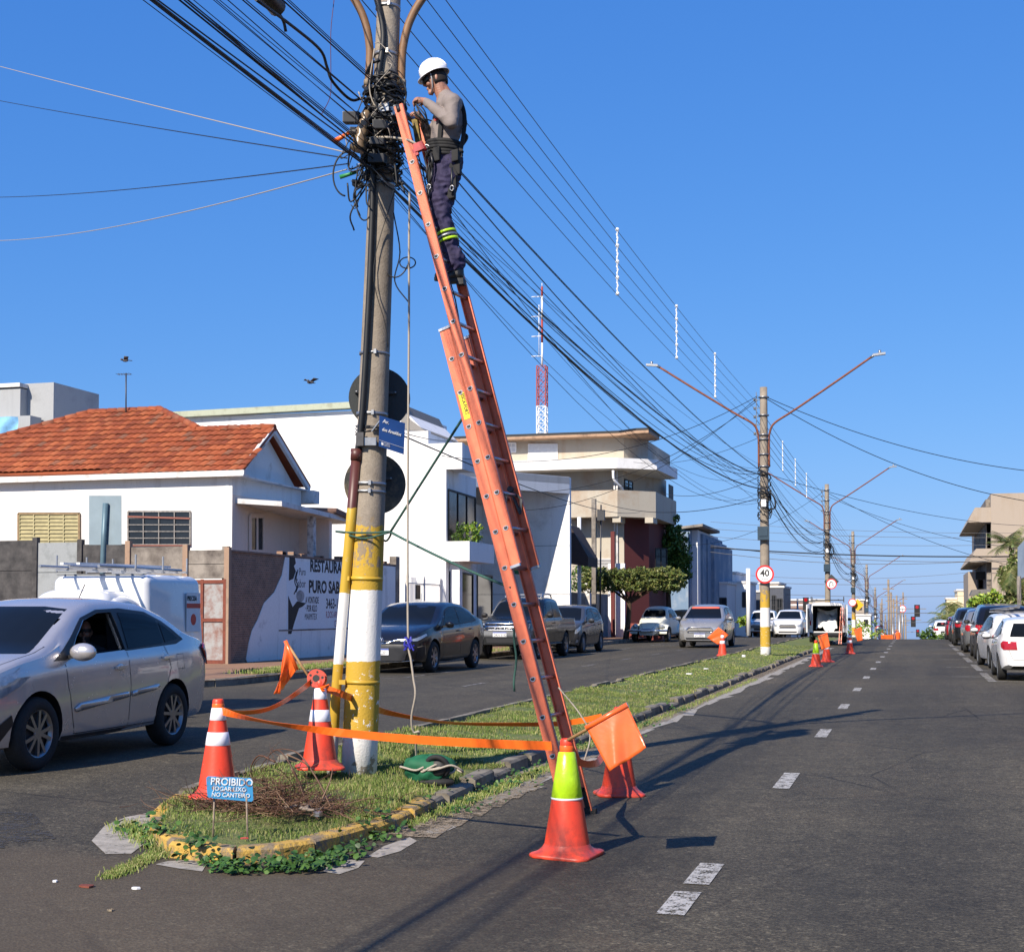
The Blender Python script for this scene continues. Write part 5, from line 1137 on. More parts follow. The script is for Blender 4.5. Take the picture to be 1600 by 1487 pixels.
tape('orange tape from the tape reel cone running behind the leaning pole', [t2+Vector((.02, 0, 0)), tY(530, 1092, t2, t2, 0)+Vector((0, .25, 0)), pY(595, 1110, 12.9), pY(645, 1121, 13.3), pY(690, 1128, 13.7), pY(745, 1131, 14.2), pY(860, 1131, 14.6), pY(905, 1126, 14.6), pY(940, 1119, 14.4)], .06, lambda t: 1.15*math.sin(t*PI)**2)
tape('twisted orange tape hanging between the lime cone and the cone behind the flag', [t1+Vector((.03, 0, 0)), tY(895, 1175, t1, t3, .2), tY(905, 1190, t1, t3, .4), tY(925, 1193, t1, t3, .6), tY(940, 1182, t1, t3, .8), t3], .055, lambda t: .9*math.sin(t*PI*1.6))
for t_, nm in ((t0, 'orange tape wrapped round the top of the leftmost cone'), (t1, 'orange tape wrapped round the top of the lime cone')):
    m = M(); m.lathe([(.040, -.05), (.046, -.045), (.047, .01), (.042, .02)], 20, t_); tag(m.build('barrier_tape', MT['tape']), nm, 'barrier tape')
m = M()
for k in range(3): m.bar(t2+Vector((.02, -.03, .0)), t2+Vector((.05+.03*k, -.05, -.03+.03*k)), .03, .008)
tag(m.build('tape_knot', MT['tape']), 'knotted orange tape end on the cone left of the pole', 'barrier tape')

# ================================================================ WARNING SIGN, BRUSH, WEEDS
sb = gp(361, 1300, .15); A = pY(322, 1212, sb.y-.02); B = pY(394, 1215, sb.y+.10); Cc = pY(396, 1252, sb.y+.10); Dd = pY(324, 1246, sb.y-.02)
q = thing('warning_board', 'small rusty blue metal board reading PROIBIDO JOGAR LIXO on thin legs in the grass', 'sign', tuple(sb))
m = M(); nv = (B-A).cross(Dd-A).normalized(); nv = nv if nv.y < 0 else -nv; xa = (B-A)
cor = []
for P_, (ax_, ay_) in ((A, (xa.normalized(), (Dd-A).normalized())), (B, ((Cc-B).normalized(), -xa.normalized())), (Cc, (-xa.normalized(), (B-Cc).normalized())), (Dd, ((A-Dd).normalized(), xa.normalized()))): cor += [P_+ay_*.012, P_+ax_*.012]
m.prism(cor, -nv*.003); m.build('plate', MT['rustsign'], q)
def wornwhite():
    t = NT('worn_white_letters'); f = t.noise(22, 6, .7); mm = t.ramp(f, [(.56, 0.0), (.6, 1.0)]); t.col(t.mix(mm, (.62, .66, .68), (.22, .12, .08))); return t.set(.6)
ww = wornwhite(); ww2 = ww
text('PROIBIDO', .066, frame(A.lerp(Dd, .38)+nv*.003+xa*.08, xa, A-Dd), ww, q, bold=.001, sx=.9)
text('JOGAR LIXO', .038, frame(A.lerp(Dd, .64)+nv*.003+xa*.13, xa, A-Dd), ww, q, bold=.0004, sx=1.0)
text('NO CANTEIRO', .038, frame(A.lerp(Dd, .92)+nv*.003+xa*.09, xa, A-Dd), ww, q, bold=.0004, sx=.95)
for px_, y0, y1 in ((334, 1246, 1296), (384, 1252, 1303)):
    m = M(); a = pY(px_, y0-8, sb.y+.02)+Vector((0, .01, 0)); b = pY(px_-1 if px_ < 350 else px_+3, y1, sb.y+.02); b.z = .10; m.tube([a, b], .006, 6); m.build('leg', simple('rusted_leg', (.35, .27, .2), .8, 0, .5, 30), q)
# dead brush heap (uncountable twigs)
br0 = gp(395, 1262, .16); m = M(); rnd = random.Random(5)
for k in range(720):
    u = rnd.gauss(0, 1); cx_ = br0.x+.12+u*.30; cy_ = br0.y+rnd.gauss(0, .17)+.06; hh = .22*math.exp(-(cx_-br0.x-.05)**2/.16)
    z = .15+abs(rnd.gauss(0, .45))*hh; p = Vector((cx_, cy_, z)); a = rnd.uniform(0, 6.28); d = Vector((math.cos(a), math.sin(a), rnd.uniform(-.25, .5)))*rnd.uniform(.04, .12); P = [p]
    for j in range(4): d = (Matrix.Rotation(rnd.uniform(-.7, .7), 3, 'Z') @ Matrix.Rotation(rnd.uniform(-.5, .5), 3, 'X') @ d); q_ = P[-1]+d*rnd.uniform(.5, 1); q_.z = max(.14, q_.z); P.append(q_)
    m.tube(P, [.0034, .003, .0026, .0018, .001], 4, cap=False)
br_ = m.build('dead_brush', MT['twig']); tag(br_, 'heap of dry brown twigs and brush dumped behind the blue warning board', 'brush', None, 'stuff')
m = M()
def stem(pts, r, n=5): m.tube(cat(pts, 5), [r*(1-.7*i/((len(pts)-1)*5)) for i in range((len(pts)-1)*5+1)], 6)
yb = br0.y+.15
for pts in ([(520, 1268), (500, 1225), (470, 1180), (445, 1170), (425, 1172)], [(478, 1252), (462, 1210), (440, 1175), (425, 1175), (405, 1200)], [(430, 1190), (405, 1180), (392, 1200), (398, 1220)], [(448, 1178), (480, 1195), (478, 1215)], [(455, 1200), (470, 1230), (455, 1250)], [(500, 1255), (515, 1222), (520, 1200)]):
    stem([pY(x, y, yb+.05*i) for i, (x, y) in enumerate(pts)], .008)
tag(m.build('dry_branch', MT['twig']), 'thin dry branches arching up behind the brush heap', 'branch')
m = M()
for pts in ([(445, 1262), (470, 1258), (500, 1252), (540, 1246)], [(470, 1262), (488, 1265), (505, 1262)], [(500, 1252), (512, 1244), (518, 1240)], [(478, 1262), (495, 1245), (508, 1243)]): stem([gp(x, y, .19) for x, y in pts], .016)
tag(m.build('dry_branch', simple('grey_branch', (.3, .24, .19), .85, 0, .3, 30)), 'grey broken branch lying on the grass right of the brush heap', 'branch')
# weeds at the kerb foot: clumps of round leaves
def weeds(name, label, centers, n, s0, s1, mat):
    V_, F_ = [], []
    for k in range(n):
        c, sp = centers[rng.integers(len(centers))]; x = c[0]+rng.normal(0, sp); y = c[1]+rng.normal(0, sp*.6); z = T(x, y)+abs(rng.normal(0, .035))+.012+(.09 if inmed(x, y, .0) else 0)
        s_ = rng.uniform(s0, s1); nrm_ = Vector((rng.normal(0, .5), rng.normal(-.25, .5), 1)).normalized(); u_ = nrm_.orthogonal().normalized(); u_ = (Matrix.Rotation(rng.uniform(0, 6.28), 3, nrm_) @ u_); v_ = nrm_.cross(u_); b = len(V_); cc = Vector((x, y, z))
        for i in range(7): a = 2*PI*i/7; r_ = s_*(1+.15*math.cos(a)); V_.append(tuple(cc+u_*r_*math.cos(a)+v_*r_*.85*math.sin(a)+nrm_*(.2*s_*abs(math.sin(a)))))
        F_.append(list(range(b, b+7)))
    me = D.meshes.new(name); me.from_pydata(V_, [], F_); me.materials.append(mat); o = D.objects.new(name, me); COL.objects.link(o); tag(o, label, 'weeds', None, 'stuff')
cen = [(gp(x, y, 0), .07) for x, y in ((300, 1346), (330, 1353), (360, 1357), (400, 1360), (430, 1355), (460, 1352), (490, 1350), (520, 1343), (545, 1338), (562, 1326), (585, 1312), (440, 1364), (480, 1362), (380, 1364), (250, 1328), (232, 1316), (212, 1310), (602, 1300), (500, 1357), (350, 1364), (455, 1362), (520, 1352))]
weeds('weeds', 'broad leaved green weeds growing along the foot of the yellow kerb', cen, 1150, .007, .027, MT['weed'])
cen = [(gp(x, y, 0), .12) for x, y in ((700, 1270), (730, 1255), (760, 1240), (790, 1228), (820, 1215), (860, 1200), (915, 1170), (960, 1150), (1000, 1135), (1060, 1110))]
weeds('weeds', 'low green weeds scattered along the grey median kerb by the ladder', cen, 700, .008, .02, MT['weed'])
# ================================================================ VEHICLES
def interp(pts, x):
    if x <= pts[0][0]: return pts[0][1]
    for (a, b), (c, d) in zip(pts[:-1], pts[1:]):
        if x <= c: return b+(d-b)*(x-a)/(c-a)
    return pts[-1][1]
def sint(pts, x, w=.09): return sum(interp(pts, x+w*k/3)*q for k, q in ((-3, .08), (-2, .14), (-1, .18), (0, .2), (1, .18), (2, .14), (3, .08)))
def mobj(name, verts, faces, mats, mi=None):
    me = D.meshes.new(name); me.from_pydata([tuple(v) for v in verts], [], faces)
    for m_ in mats: me.materials.append(m_)
    if mi: me.polygons.foreach_set('material_index', mi)
    me.update(); o = D.objects.new(name, me); COL.objects.link(o); return o
def car_shell(sp):
    L, W_, top, belt = sp['L'], sp['W'], sp['top'], sp['belt']; plan = sp.get('plan', [(-.5, .76), (-.485, .86), (-.45, .93), (-.36, .985), (-.1, 1), (.2, 1), (.36, .975), (.44, .91), (.48, .80), (.5, .66)])
    bot = sp.get('bot', [(-.5, .34), (-.42, .24), (0, .20), (.42, .20), (.5, .26)]); tum = sp.get('tum', .34)
    e = .5*L; xs = [-e, -e+.015, -e+.05, -e+.1, -e+.17, -e+.25]; N = 44; a0 = -e+.25; a1 = e-.25
    xs += [a0+(a1-a0)*i/N for i in range(1, N)]; xs += [e-.25, e-.17, e-.1, e-.05, e-.015, e]; V = []
    for x in xs:
        w = W_/2*sint([(p*L, q) for p, q in plan], x, .05); zt = sint(top, x); zb = min(sint(belt, x), zt-.03); z0 = interp([(p*L, q) for p, q in bot], x); h = zt-zb
        wr = w*.965-tum*max(0, h-.04); rc = min(.10, h*.5); f = min(1, h/.12)
        mid = z0+.5*(zb-z0)
        half = [(0, z0), (w*.80, z0), (w*.93, z0+.03), (w*.965, z0+.12), (w*.99, mid-.03), (w, mid+.06), (w*.992, zb-.14), (w*.985, zb-.05), (w*.965, zb),
                (w*.965+(wr-w*.965)*.33, zb+h*.30), (w*.965+(wr-w*.965)*.66, zb+h*.60), (wr, zt-rc), (wr-rc*.25, zt-rc*.55), (wr-rc*.75, zt-rc*.2), (wr*.6, zt+.004), (wr*.3, zt+.016*f), (0, zt+.02*f)]
        V.append(half)
    n = len(V[0]); ring = 2*n-2; vs = []
    for x, hf in zip(xs, V): vs += [(x, y, z) for y, z in hf]+[(x, -y, z) for y, z in hf[-2:0:-1]]
    fs = [(i*ring+j, (i+1)*ring+j, (i+1)*ring+(j+1) % ring, i*ring+(j+1) % ring) for i in range(len(xs)-1) for j in range(ring)]
    fs = [f[::-1] for f in fs]
    fs.append(tuple(range(ring))[::1]); fs.append(tuple((len(xs)-1)*ring+j for j in range(ring))[::-1])
    return vs, fs
def boolean(o, cutters):
    for c in cutters:
        md = o.modifiers.new('b', 'BOOLEAN'); md.operation = 'DIFFERENCE'; md.object = c; md.solver = 'EXACT'
    bpy.context.view_layer.update(); me = D.meshes.new_from_object(o.evaluated_get(bpy.context.evaluated_depsgraph_get())); n_ = o.name
    old = o.data; o.modifiers.clear(); o.data = me; D.meshes.remove(old)
    for c in cutters: D.objects.remove(c)
def patch(bvh, name, mat, view, poly, eps, parent, step=.07, solid=.0, mir=False):
    """project a flat outline on the car skin and lay it there as a thin conforming part"""
    s = -1 if mir else 1
    if view == 'L': org = lambda a, b: Vector((a, s*2, b)); dr = Vector((0, -s, 0))
    elif view == 'F': org = lambda a, b: Vector((4, s*a, b)); dr = Vector((-1, 0, 0))
    elif view == 'B': org = lambda a, b: Vector((-4, s*a, b)); dr = Vector((1, 0, 0))
    elif view == 'T': org = lambda a, b: Vector((a, s*b, 3)); dr = Vector((0, 0, -1))
    elif view == 'FL': dr = Vector((-1, -s, 0)).normalized(); sd = Vector((-1, s, 0)).normalized(); C0 = Vector((sp_now['L']/2-.10, s*(sp_now['W']/2-.10), 0)); org = lambda a, b: C0+Vector((0, 0, b))-dr*4+sd*a
    elif view == 'BL': dr = Vector((1, -s, 0)).normalized(); sd = Vector((1, s, 0)).normalized(); C0 = Vector((-sp_now['L']/2+.10, s*(sp_now['W']/2-.10), 0)); org = lambda a, b: C0+Vector((0, 0, b))-dr*4+sd*a
    bm = bmesh.new(); vv = [bm.verts.new((a, b, 0)) for a, b in poly]; bm.faces.new(vv)
    A = [p[0] for p in poly]; B = [p[1] for p in poly]
    for k in range(1, int((max(A)-min(A))/step)+1): bmesh.ops.bisect_plane(bm, geom=bm.verts[:]+bm.edges[:]+bm.faces[:], plane_co=(min(A)+k*step, 0, 0), plane_no=(1, 0, 0))
    for k in range(1, int((max(B)-min(B))/step)+1): bmesh.ops.bisect_plane(bm, geom=bm.verts[:]+bm.edges[:]+bm.faces[:], plane_co=(0, min(B)+k*step, 0), plane_no=(0, 1, 0))
    vs = []
    for v in bm.verts:
        o_ = org(v.co.x, v.co.y); h = bvh.ray_cast(o_, dr)
        if h[0] is None:
            h = bvh.find_nearest(o_+dr*(2.0 if view in 'L' else 4-sp_now['L']/2 if view in ('F', 'B') else 2.6)); 
        vs.append(h[0]-dr*eps if h[0] else o_)
    bm.verts.index_update(); fs = [tuple(v.index for v in f.verts) for f in bm.faces]; bm.free()
    nr_ = Vector((0, 0, 0))
    for f in fs:
        nr_ += (vs[f[1]]-vs[f[0]]).cross(vs[f[2]]-vs[f[0]])
    if nr_.dot(dr) > 0: fs = [f[::-1] for f in fs]
    me = D.meshes.new(name); me.from_pydata([tuple(v) for v in vs], [], fs); me.materials.append(mat); me.polygons.foreach_set('use_smooth', [True]*len(fs))
    o = D.objects.new(name, me); COL.objects.link(o); o.parent = parent
    if solid: sd_ = o.modifiers.new('so', 'SOLIDIFY'); sd_.thickness = solid; sd_.offset = 1
    return o
def ribbon(pts, w):
    """polyline in view plane -> thin outline polygon"""
    up, dn = [], []
    for i, p in enumerate(pts):
        a = pts[max(0, i-1)]; b = pts[min(len(pts)-1, i+1)]; dx, dz = b[0]-a[0], b[1]-a[1]; l = math.hypot(dx, dz); nx_, nz = -dz/l*w/2, dx/l*w/2
        up.append((p[0]+nx_, p[1]+nz)); dn.append((p[0]-nx_, p[1]-nz))
    return up+dn[::-1]
WC = {}
def wheel_meshes(r, w, style):
    key = (r, w, style)
    if key in WC: return WC[key]
    ri = r*.66; m = M(); m.lathe([(ri, -w/2+.012), (ri+.015, -w/2), (r-.03, -w/2+.004), (r-.006, -w/2+.03), (r, -w/4), (r, w/4), (r-.006, w/2-.03), (r-.03, w/2-.004), (ri+.015, w/2), (ri, w/2-.012), (ri-.012, w/2-.03), (ri-.012, -w/2+.03), (ri, -w/2+.012)], 40, (0, 0, 0), 'y')
    m.sm = [True]*len(m.f)
    ty = m.build('tyre', MT['tyre']); 
    m = M(); m.lathe([(ri-.002, w/2-.012), (ri-.018, w/2-.02), (ri-.03, w/2-.05)], 36, (0, 0, 0), 'y')
    if style == 'alloy':
        for k in range(5):
            for dd in (-.17, .17):
                a = 2*PI*k/5+dd; a2 = 2*PI*k/5+dd*1.6; m.bar((.045*math.cos(a), w/2-.03, .045*math.sin(a)), ((ri-.012)*math.cos(a2), w/2-.028, (ri-.012)*math.sin(a2)), .034, .022, up=(0, 1, 0))
        m.tube([(0, w/2-.045, 0), (0, w/2-.018, 0)], .055, 16)
    elif style == 'steel':
        m.lathe([(ri-.02, w/2-.04), (ri*.75, w/2-.02), (ri*.5, w/2-.035), (ri*.42, w/2-.02), (0.001, w/2-.012)], 30, (0, 0, 0), 'y')
    else:
        for k in range(7): a = 2*PI*k/7; m.bar((.05*math.cos(a), w/2-.03, .05*math.sin(a)), ((ri-.012)*math.cos(a), w/2-.025, (ri-.012)*math.sin(a)), .05, .02, up=(0, 1, 0))
        m.tube([(0, w/2-.045, 0), (0, w/2-.015, 0)], .06, 16)
    rm = m.build('rim', MT['rim'] if style != 'steel' else MT['greyplastic'])
    m = M(); m.tube([(0, -w/2+.03, 0), (0, w/2-.075, 0)], ri-.012, 24); m.tube([(0, w/2-.075, 0), (0, w/2-.06, 0)], ri*.72, 24); dk = m.build('brake_disc', MT['dsteel'])
    out = []
    for o in (ty, rm, dk):
        me = o.data; off = o.location.copy(); 
        for v in me.vertices: v.co += off
        out.append(me); D.objects.remove(o)
    WC[key] = out; return out
def add_wheels(q, sp):
    r, w = sp.get('r', .31), sp.get('tw', .2); mes = wheel_meshes(r, w, sp.get('rim', 'alloy'))
    for ax_ in sp['axles']:
        for s in (1, -1):
            wl = D.objects.new('wheel', mes[0]); COL.objects.link(wl); wl.parent = q; wl.location = (ax_, s*(sp['W']/2-w/2-.015-sp.get('inset', 0)), r); wl.rotation_euler = (0, random.uniform(0, 6), 0 if s > 0 else PI)
            for me, nm in zip(mes[1:], ('rim', 'brake_disc')): c = D.objects.new(nm, me); COL.objects.link(c); c.parent = wl
sp_now = None
def make_car(sp, name, label, loc, rz):
    global sp_now; sp_now = sp
    q = thing(name, label, sp.get('cat', 'car'), loc, 0); q.rotation_euler = (sp.get('pitch', 0), 0, rz)
    vs, fs = car_shell(sp); col = sp['col']; o = mobj('body', vs, fs, [col, MT['black']])
    for p in o.data.polygons: p.use_smooth = True
    bv0 = BVHTree.FromObject(o, bpy.context.evaluated_depsgraph_get()) if False else BVHTree.FromPolygons([Vector(v) for v in vs], fs)
    cut = []
    r = sp.get('r', .31)+.045; W2 = sp['W']/2
    for ax_ in sp['axles']:
        for s in (1, -1):
            m = M(); m.tube([(ax_, s*(W2-.27), sp.get('r', .31)+.01), (ax_, s*(W2+.15), sp.get('r', .31)+.01)], r, 32); c = mobj('c', m.v, m.f, [col, MT['black']], [1]*len(m.f)); cut.append(c)
    for (poly, y0, y1, sgn) in sp.get('holes', []):
        m = M(); m.prism([(a, sgn*y0, b) for a, b in poly], (0, sgn*(y1-y0), 0)); cut.append(mobj('c', m.v, m.f, [col, MT['black']], [1]*len(m.f)))
    for (a, b) in sp.get('cavities', []):
        m = M(); m.box(a, b); cut.append(mobj('c', m.v, m.f, [col, MT['black']], [1]*len(m.f)))
    boolean(o, cut); o.name = 'body'; o.parent = q
    for p in o.data.polygons: p.use_smooth = True
    try: o.data.set_sharp_from_angle(angle=R(38))
    except Exception: pass
    for ft in sp['feat']:
        nm, mt, view, poly, eps = ft[:5]; opt = ft[5] if len(ft) > 5 else ''
        mt = MT[mt] if isinstance(mt, str) else mt
        patch(bv0, nm, mt, view, poly, eps, q, sp.get('step', .08), solid=(.012 if 's' in opt else (.03 if 'S' in opt else 0)))
        if 'm' in opt: patch(bv0, nm, mt, view, poly, eps, q, sp.get('step', .08), mir=True, solid=(.012 if 's' in opt else (.03 if 'S' in opt else 0)))
    add_wheels(q, sp)
    for s in (1, -1):                                            # door mirrors
        if 'mirror' in sp:
            mx, mz, mm_ = sp['mirror']; mw = sp.get('mirw', W2*.965); m = M(); m.ball((mx, s*(mw+.14), mz), .09*sp.get('mir', 1), 16, 10, (.62, 1.15, .72)); ob = m.build('door_mirror', mm_, q, local=True)
            m = M(); m.bar((mx-.01, s*(mw-.06), mz-.05), (mx, s*(mw+.10), mz-.04), .05, .035); m.ball((mx-.012, s*(mw+.14), mz-.045), .088, 14, 6, (.55, 1.1, .4)); m.build('mirror_foot', MT['blackplastic'], ob, local=True)
    return q, bv0
def plate(q, x, z, txt, front=True, y=0, w=.40, h=.13):
    s = 1 if front else -1; m = M(); m.box((min(x, x+s*.012), y-w/2, z-h/2), (max(x, x+s*.012), y+w/2, z+h/2)); p = m.build('licence_plate', MT['plate'], q, local=True)
    m = M(); xx = x+s*.013; m.box((min(xx, xx+s*.002), y-w/2, z+h/2-.03), (max(xx, xx+s*.002), y+w/2, z+h/2-.002)); m.build('plate_band', MT['plateblue'], p, local=True)
    if txt: text(txt, .095, frame((xx+s*.001, y-s*(-w/2+.03) if False else y-s*(w/2-.03)*1.0 if False else y+(-s)*(-1)*(-(w/2-.03)), z-.052), (0, s, 0), (0, 0, 1)), MT['ink'], p, local=True, sx=.86)
    return p
silver = paint('champagne_paint', (.62, .59, .575), .6, .3); grey = paint('dark_grey_paint', (.012, .012, .015), .1, .25, .5); green = paint('dark_olive_paint', (.008, .010, .009), .1, .3, .4)
mgrey = paint('mid_grey_paint', (.10, .103, .11), .4, .3, .4); wpaint = paint('white_car_paint', (.74, .74, .73), 0, .3); sil2 = paint('light_silver_paint', (.47, .465, .455), .5, .3, .35); blackp = paint('black_car_paint', (.010, .010, .011), .1, .2, .35); cream = simple('cream_car_paint', (.74, .73, .63), .4, 0, .06, 3, coat=.15); navyp = paint('dark_navy_paint', (.02, .035, .07), .3, .25); redp = paint('red_car_paint', (.35, .02, .02), 0, .3)
# ---- silver sedan
top = [(-2.21, .82), (-2.19, 1.0), (-2.1, 1.085), (-1.75, 1.12), (-1.30, 1.33), (-.85, 1.455), (-.3, 1.49), (.15, 1.475), (.48, 1.40), (1.22, 1.02), (1.6, .955), (1.95, .86), (2.12, .74), (2.2, .62), (2.21, .56)]
belt = [(-2.2, .95), (-1.8, 1.02), (-1.2, .985), (0, .95), (1.1, .91), (1.6, .86), (2.0, .76), (2.2, .6)]
dlo = [(1.10, .93), (.98, .985), (.62, 1.19), (.42, 1.31), (.10, 1.385), (-.35, 1.40), (-.85, 1.365), (-1.15, 1.27), (-1.48, 1.08), (-1.30, 1.035), (-.2, .99), (.9, .935)]
w1 = [(.80, .965), (.60, 1.14), (.38, 1.285), (.10, 1.35), (-.17, 1.362), (-.22, 1.0), (.4, .975)]
w2_ = [(-.28, 1.36), (-.80, 1.335), (-1.00, 1.285), (-1.02, 1.05), (-.26, 1.01)]; w3 = [(-1.05, 1.265), (-1.36, 1.09), (-1.06, 1.055)]
sedan = dict(L=4.42, W=1.73, top=top, belt=belt, r=.315, axles=(1.34, -1.21), col=silver, tum=.36, mirror=(.84, 1.0, silver), mir=1.35, step=.06,
    holes=[(w1, .35, 1.1, 1)], cavities=[((-.55, -.62, .62), (.75, .60, 1.30))],
    feat=[('window_trim', 'blackplastic', 'L', dlo, .003, '')] if False else
    [('window', 'glass', 'L', w2_, .009, 'm'), ('window', 'glass', 'L', w3, .009, 'm'),
     ('window_trim', 'blackplastic', 'L', [(1.10, .93), (.98, .985), (.62, 1.19), (.42, 1.31), (.39, 1.29), (.60, 1.15), (.79, .99), (.80, .965), (.9, .935)], .004, 'm'),
     ('window_trim', 'blackplastic', 'L', [(.42, 1.31), (.10, 1.385), (-.35, 1.40), (-.85, 1.365), (-1.15, 1.27), (-1.48, 1.08), (-1.30, 1.035), (-.2, .99), (-.20, 1.00), (-.17, 1.362), (.10, 1.352), (.38, 1.288)], .004, 'm'),
     ('windshield', 'glass', 'F', [(-.66, 1.0), (.66, 1.0), (.64, 1.06), (.55, 1.39), (.3, 1.415), (-.3, 1.415), (-.55, 1.39), (-.64, 1.06)], .006),
     ('rear_window', 'glass', 'B', [(-.62, 1.12), (.62, 1.12), (.5, 1.37), (-.5, 1.37)], .006),
     ('seam', 'black', 'L', ribbon([(.93, .90), (.90, .70), (.80, .42), (.74, .27)], .008), .002, 'm'), ('seam', 'black', 'L', ribbon([(-.22, .98), (-.25, .7), (-.26, .28)], .008), .002, 'm'), ('seam', 'black', 'L', ribbon([(-1.02, 1.02), (-1.12, .80), (-1.02, .62), (-.88, .40), (-.82, .28)], .008), .002, 'm'), ('seam', 'black', 'L', ribbon([(.74, .27), (-.82, .27)], .008), .002, 'm'),
     ('seam', 'black', 'L', ribbon([(-1.25, .93), (-1.40, .93), (-1.43, .78), (-1.28, .78), (-1.25, .92)], .005), .002, ''),
     ('seam', 'black', 'T', ribbon([(1.1, .72), (1.6, .70), (1.95, .62)], .008), .002, 'm'),
     ('door_trim', silver, 'L', [(.78, .50), (.70, .54), (-.20, .60), (-.22, .55), (.75, .465)], .004, 'ms'), ('door_trim', silver, 'L', [(-.28, .60), (-.82, .645), (-.86, .62), (-.75, .59), (-.28, .55)], .004, 'ms'),
     ('headlight', 'lamp', 'FL', [(-.32, .70), (-.05, .74), (.34, .86), (.40, .90), (.34, .80), (.1, .69), (-.25, .655)], .012, 'm'),
     ('grille', 'blackplastic', 'F', [(-.5, .36), (.5, .36), (.62, .26), (-.62, .26)], .006), ('fog_recess', 'blackplastic', 'FL', [(.02, .32), (.30, .50), (.32, .42), (.18, .27)], .008, 'm'),
     ('tail_light', 'red', 'L', [(-1.90, .985), (-2.02, 1.03), (-2.19, 1.01), (-2.2, .84), (-2.12, .80), (-2.02, .86)], .014, 'ms'), ('headlight', 'lamp', 'L', [(1.50, .815), (1.80, .80), (2.12, .68), (2.14, .61), (1.9, .64), (1.66, .73)], .012, 'm'),
     ('sill', 'blackplastic', 'L', [(.95, .23), (-.85, .23), (-.85, .26), (.95, .26)], .004, 'm')])
kz = 1.075
for ky in ('top', 'belt', 'bot'): sedan[ky] = [(a, b*kz) for a, b in sedan.get(ky, [(-.5, .34), (-.42, .24), (0, .20), (.42, .20), (.5, .26)])]
sedan['feat'] = [(f[0], f[1], f[2], [((a, b*kz) if f[2] != 'T' else (a, b)) for a, b in f[3]])+tuple(f[4:]) for f in sedan['feat']]; sedan['holes'] = [([(a, b*kz) for a, b in w1], .35, 1.1, 1)]; sedan['cavities'] = [((-.55, -.62, .66), (.75, .60, 1.40))]; sedan['mirror'] = (.84, 1.08, silver); sedan['r'] = .34
q, bv = make_car(sedan, 'silver_sedan', 'champagne silver sedan driving past on the left with open driver window', (-8.66, 12.74, .1), -PI/2+R(1.0))
for x, z in ((-.05, .90), (-1.02, .97)):
    for s in (1, -1):
        m = M(); h = bv.ray_cast(Vector((x, s*2, z)), Vector((0, -s, 0)))[0]; m.ball(h, .06, 14, 8, (1.1, .12, .6)); m.bar((x+.11, h.y+s*.022, z+.0), (x-.11, h.y+s*.022, z+.01), .034, .026); m.build('door_handle', silver, q, local=True)
m = M(); m.tube([(-.62, 0, 1.59), (-.75, 0, 1.76)], .006, 6); m.build('roof_antenna', MT['black'], q, local=True)
m = M(); m.box((-.35, -.55, .62), (.1, .05, .75)); m.box((-.5, .10, .62), (-.28, .55, 1.22)); m.build('seat', MT['strap'], q, local=True)
m = M(); m.tube([(.5, .33+.17*math.cos(a), .95+.17*math.sin(a)) for a in [2*PI*i/20 for i in range(21)]], .014, 6); m.build('steering_wheel', MT['black'], q, local=True)
m = M(); m.bar((-.19, .775, 1.08), (-.15, .63, 1.45), .02, .03); m.build('belt_post', MT['chrome'], q, local=True)
# driver
dr_ = thing('person', 'bearded driver in dark sunglasses seen through the open window of the silver sedan', 'person', tuple(Vector((-8.66, 12.74, .1))+Vector((.34, .20, .80))))
ok = wk; wk = dr_; dc = dr_.location+Vector((0, 0, .46))
h_, HP2 = head(dc, Vector((.55, -.9, -.05)), Vector((0, 0, 1)), .98)
tb = skin('b', [(dc+Vector((0, 0, -.42)), .19, .13), (dc+Vector((0, 0, -.26)), .19, .12), (dc+Vector((0, .02, -.16)), .07), (dc+Vector((.2, 0, -.24)), .065), (dc+Vector((.22, -.2, -.42)), .05), (dc+Vector((.12, -.42, -.34)), .04), (dc+Vector((-.2, 0, -.24)), .065), (dc+Vector((-.22, -.2, -.42)), .05), (dc+Vector((-.1, -.42, -.34)), .04)], [(0, 1), (1, 2), (1, 3), (3, 4), (4, 5), (1, 6), (6, 7), (7, 8)], MT['skin'], dr_, raw=True)
fuse([h_, tb], 'body', .008, MT['skin'], dr_, 2)
sh2 = skin('s', [(dc+Vector((0, 0, -.44)), .21, .15), (dc+Vector((0, 0, -.27)), .21, .14), (dc+Vector((.2, 0, -.24)), .08), (dc+Vector((.21, -.12, -.34)), .07), (dc+Vector((-.2, 0, -.24)), .08), (dc+Vector((-.21, -.12, -.34)), .07)], [(0, 1), (1, 2), (2, 3), (1, 4), (4, 5)], simple('dark_tshirt', (.03, .03, .035), .9), dr_)
sh2.name = 'shirt'
hp = lambda f, u_, l: HP2(f, u_, l)+dr_.location
m = M(); m.smooth = True; m.grid(lambda u, v: hp(.106*math.cos((u-.5)*2.1)+.004, .035-.036*v, .088*math.sin((u-.5)*2.1)), 12, 3); g2 = m.build('sunglasses', MT['black'], dr_)
m = M(); m.smooth = True; m.grid(lambda u, v: hp(.098*math.cos((u-.5)*2.6)*(1-.1*v)+.006, -.05-.062*v, .07*math.sin((u-.5)*2.6)*(1-.35*v)), 14, 5); m.build('beard', simple('grey_beard', (.05, .045, .04), .9), dr_)
wk = ok
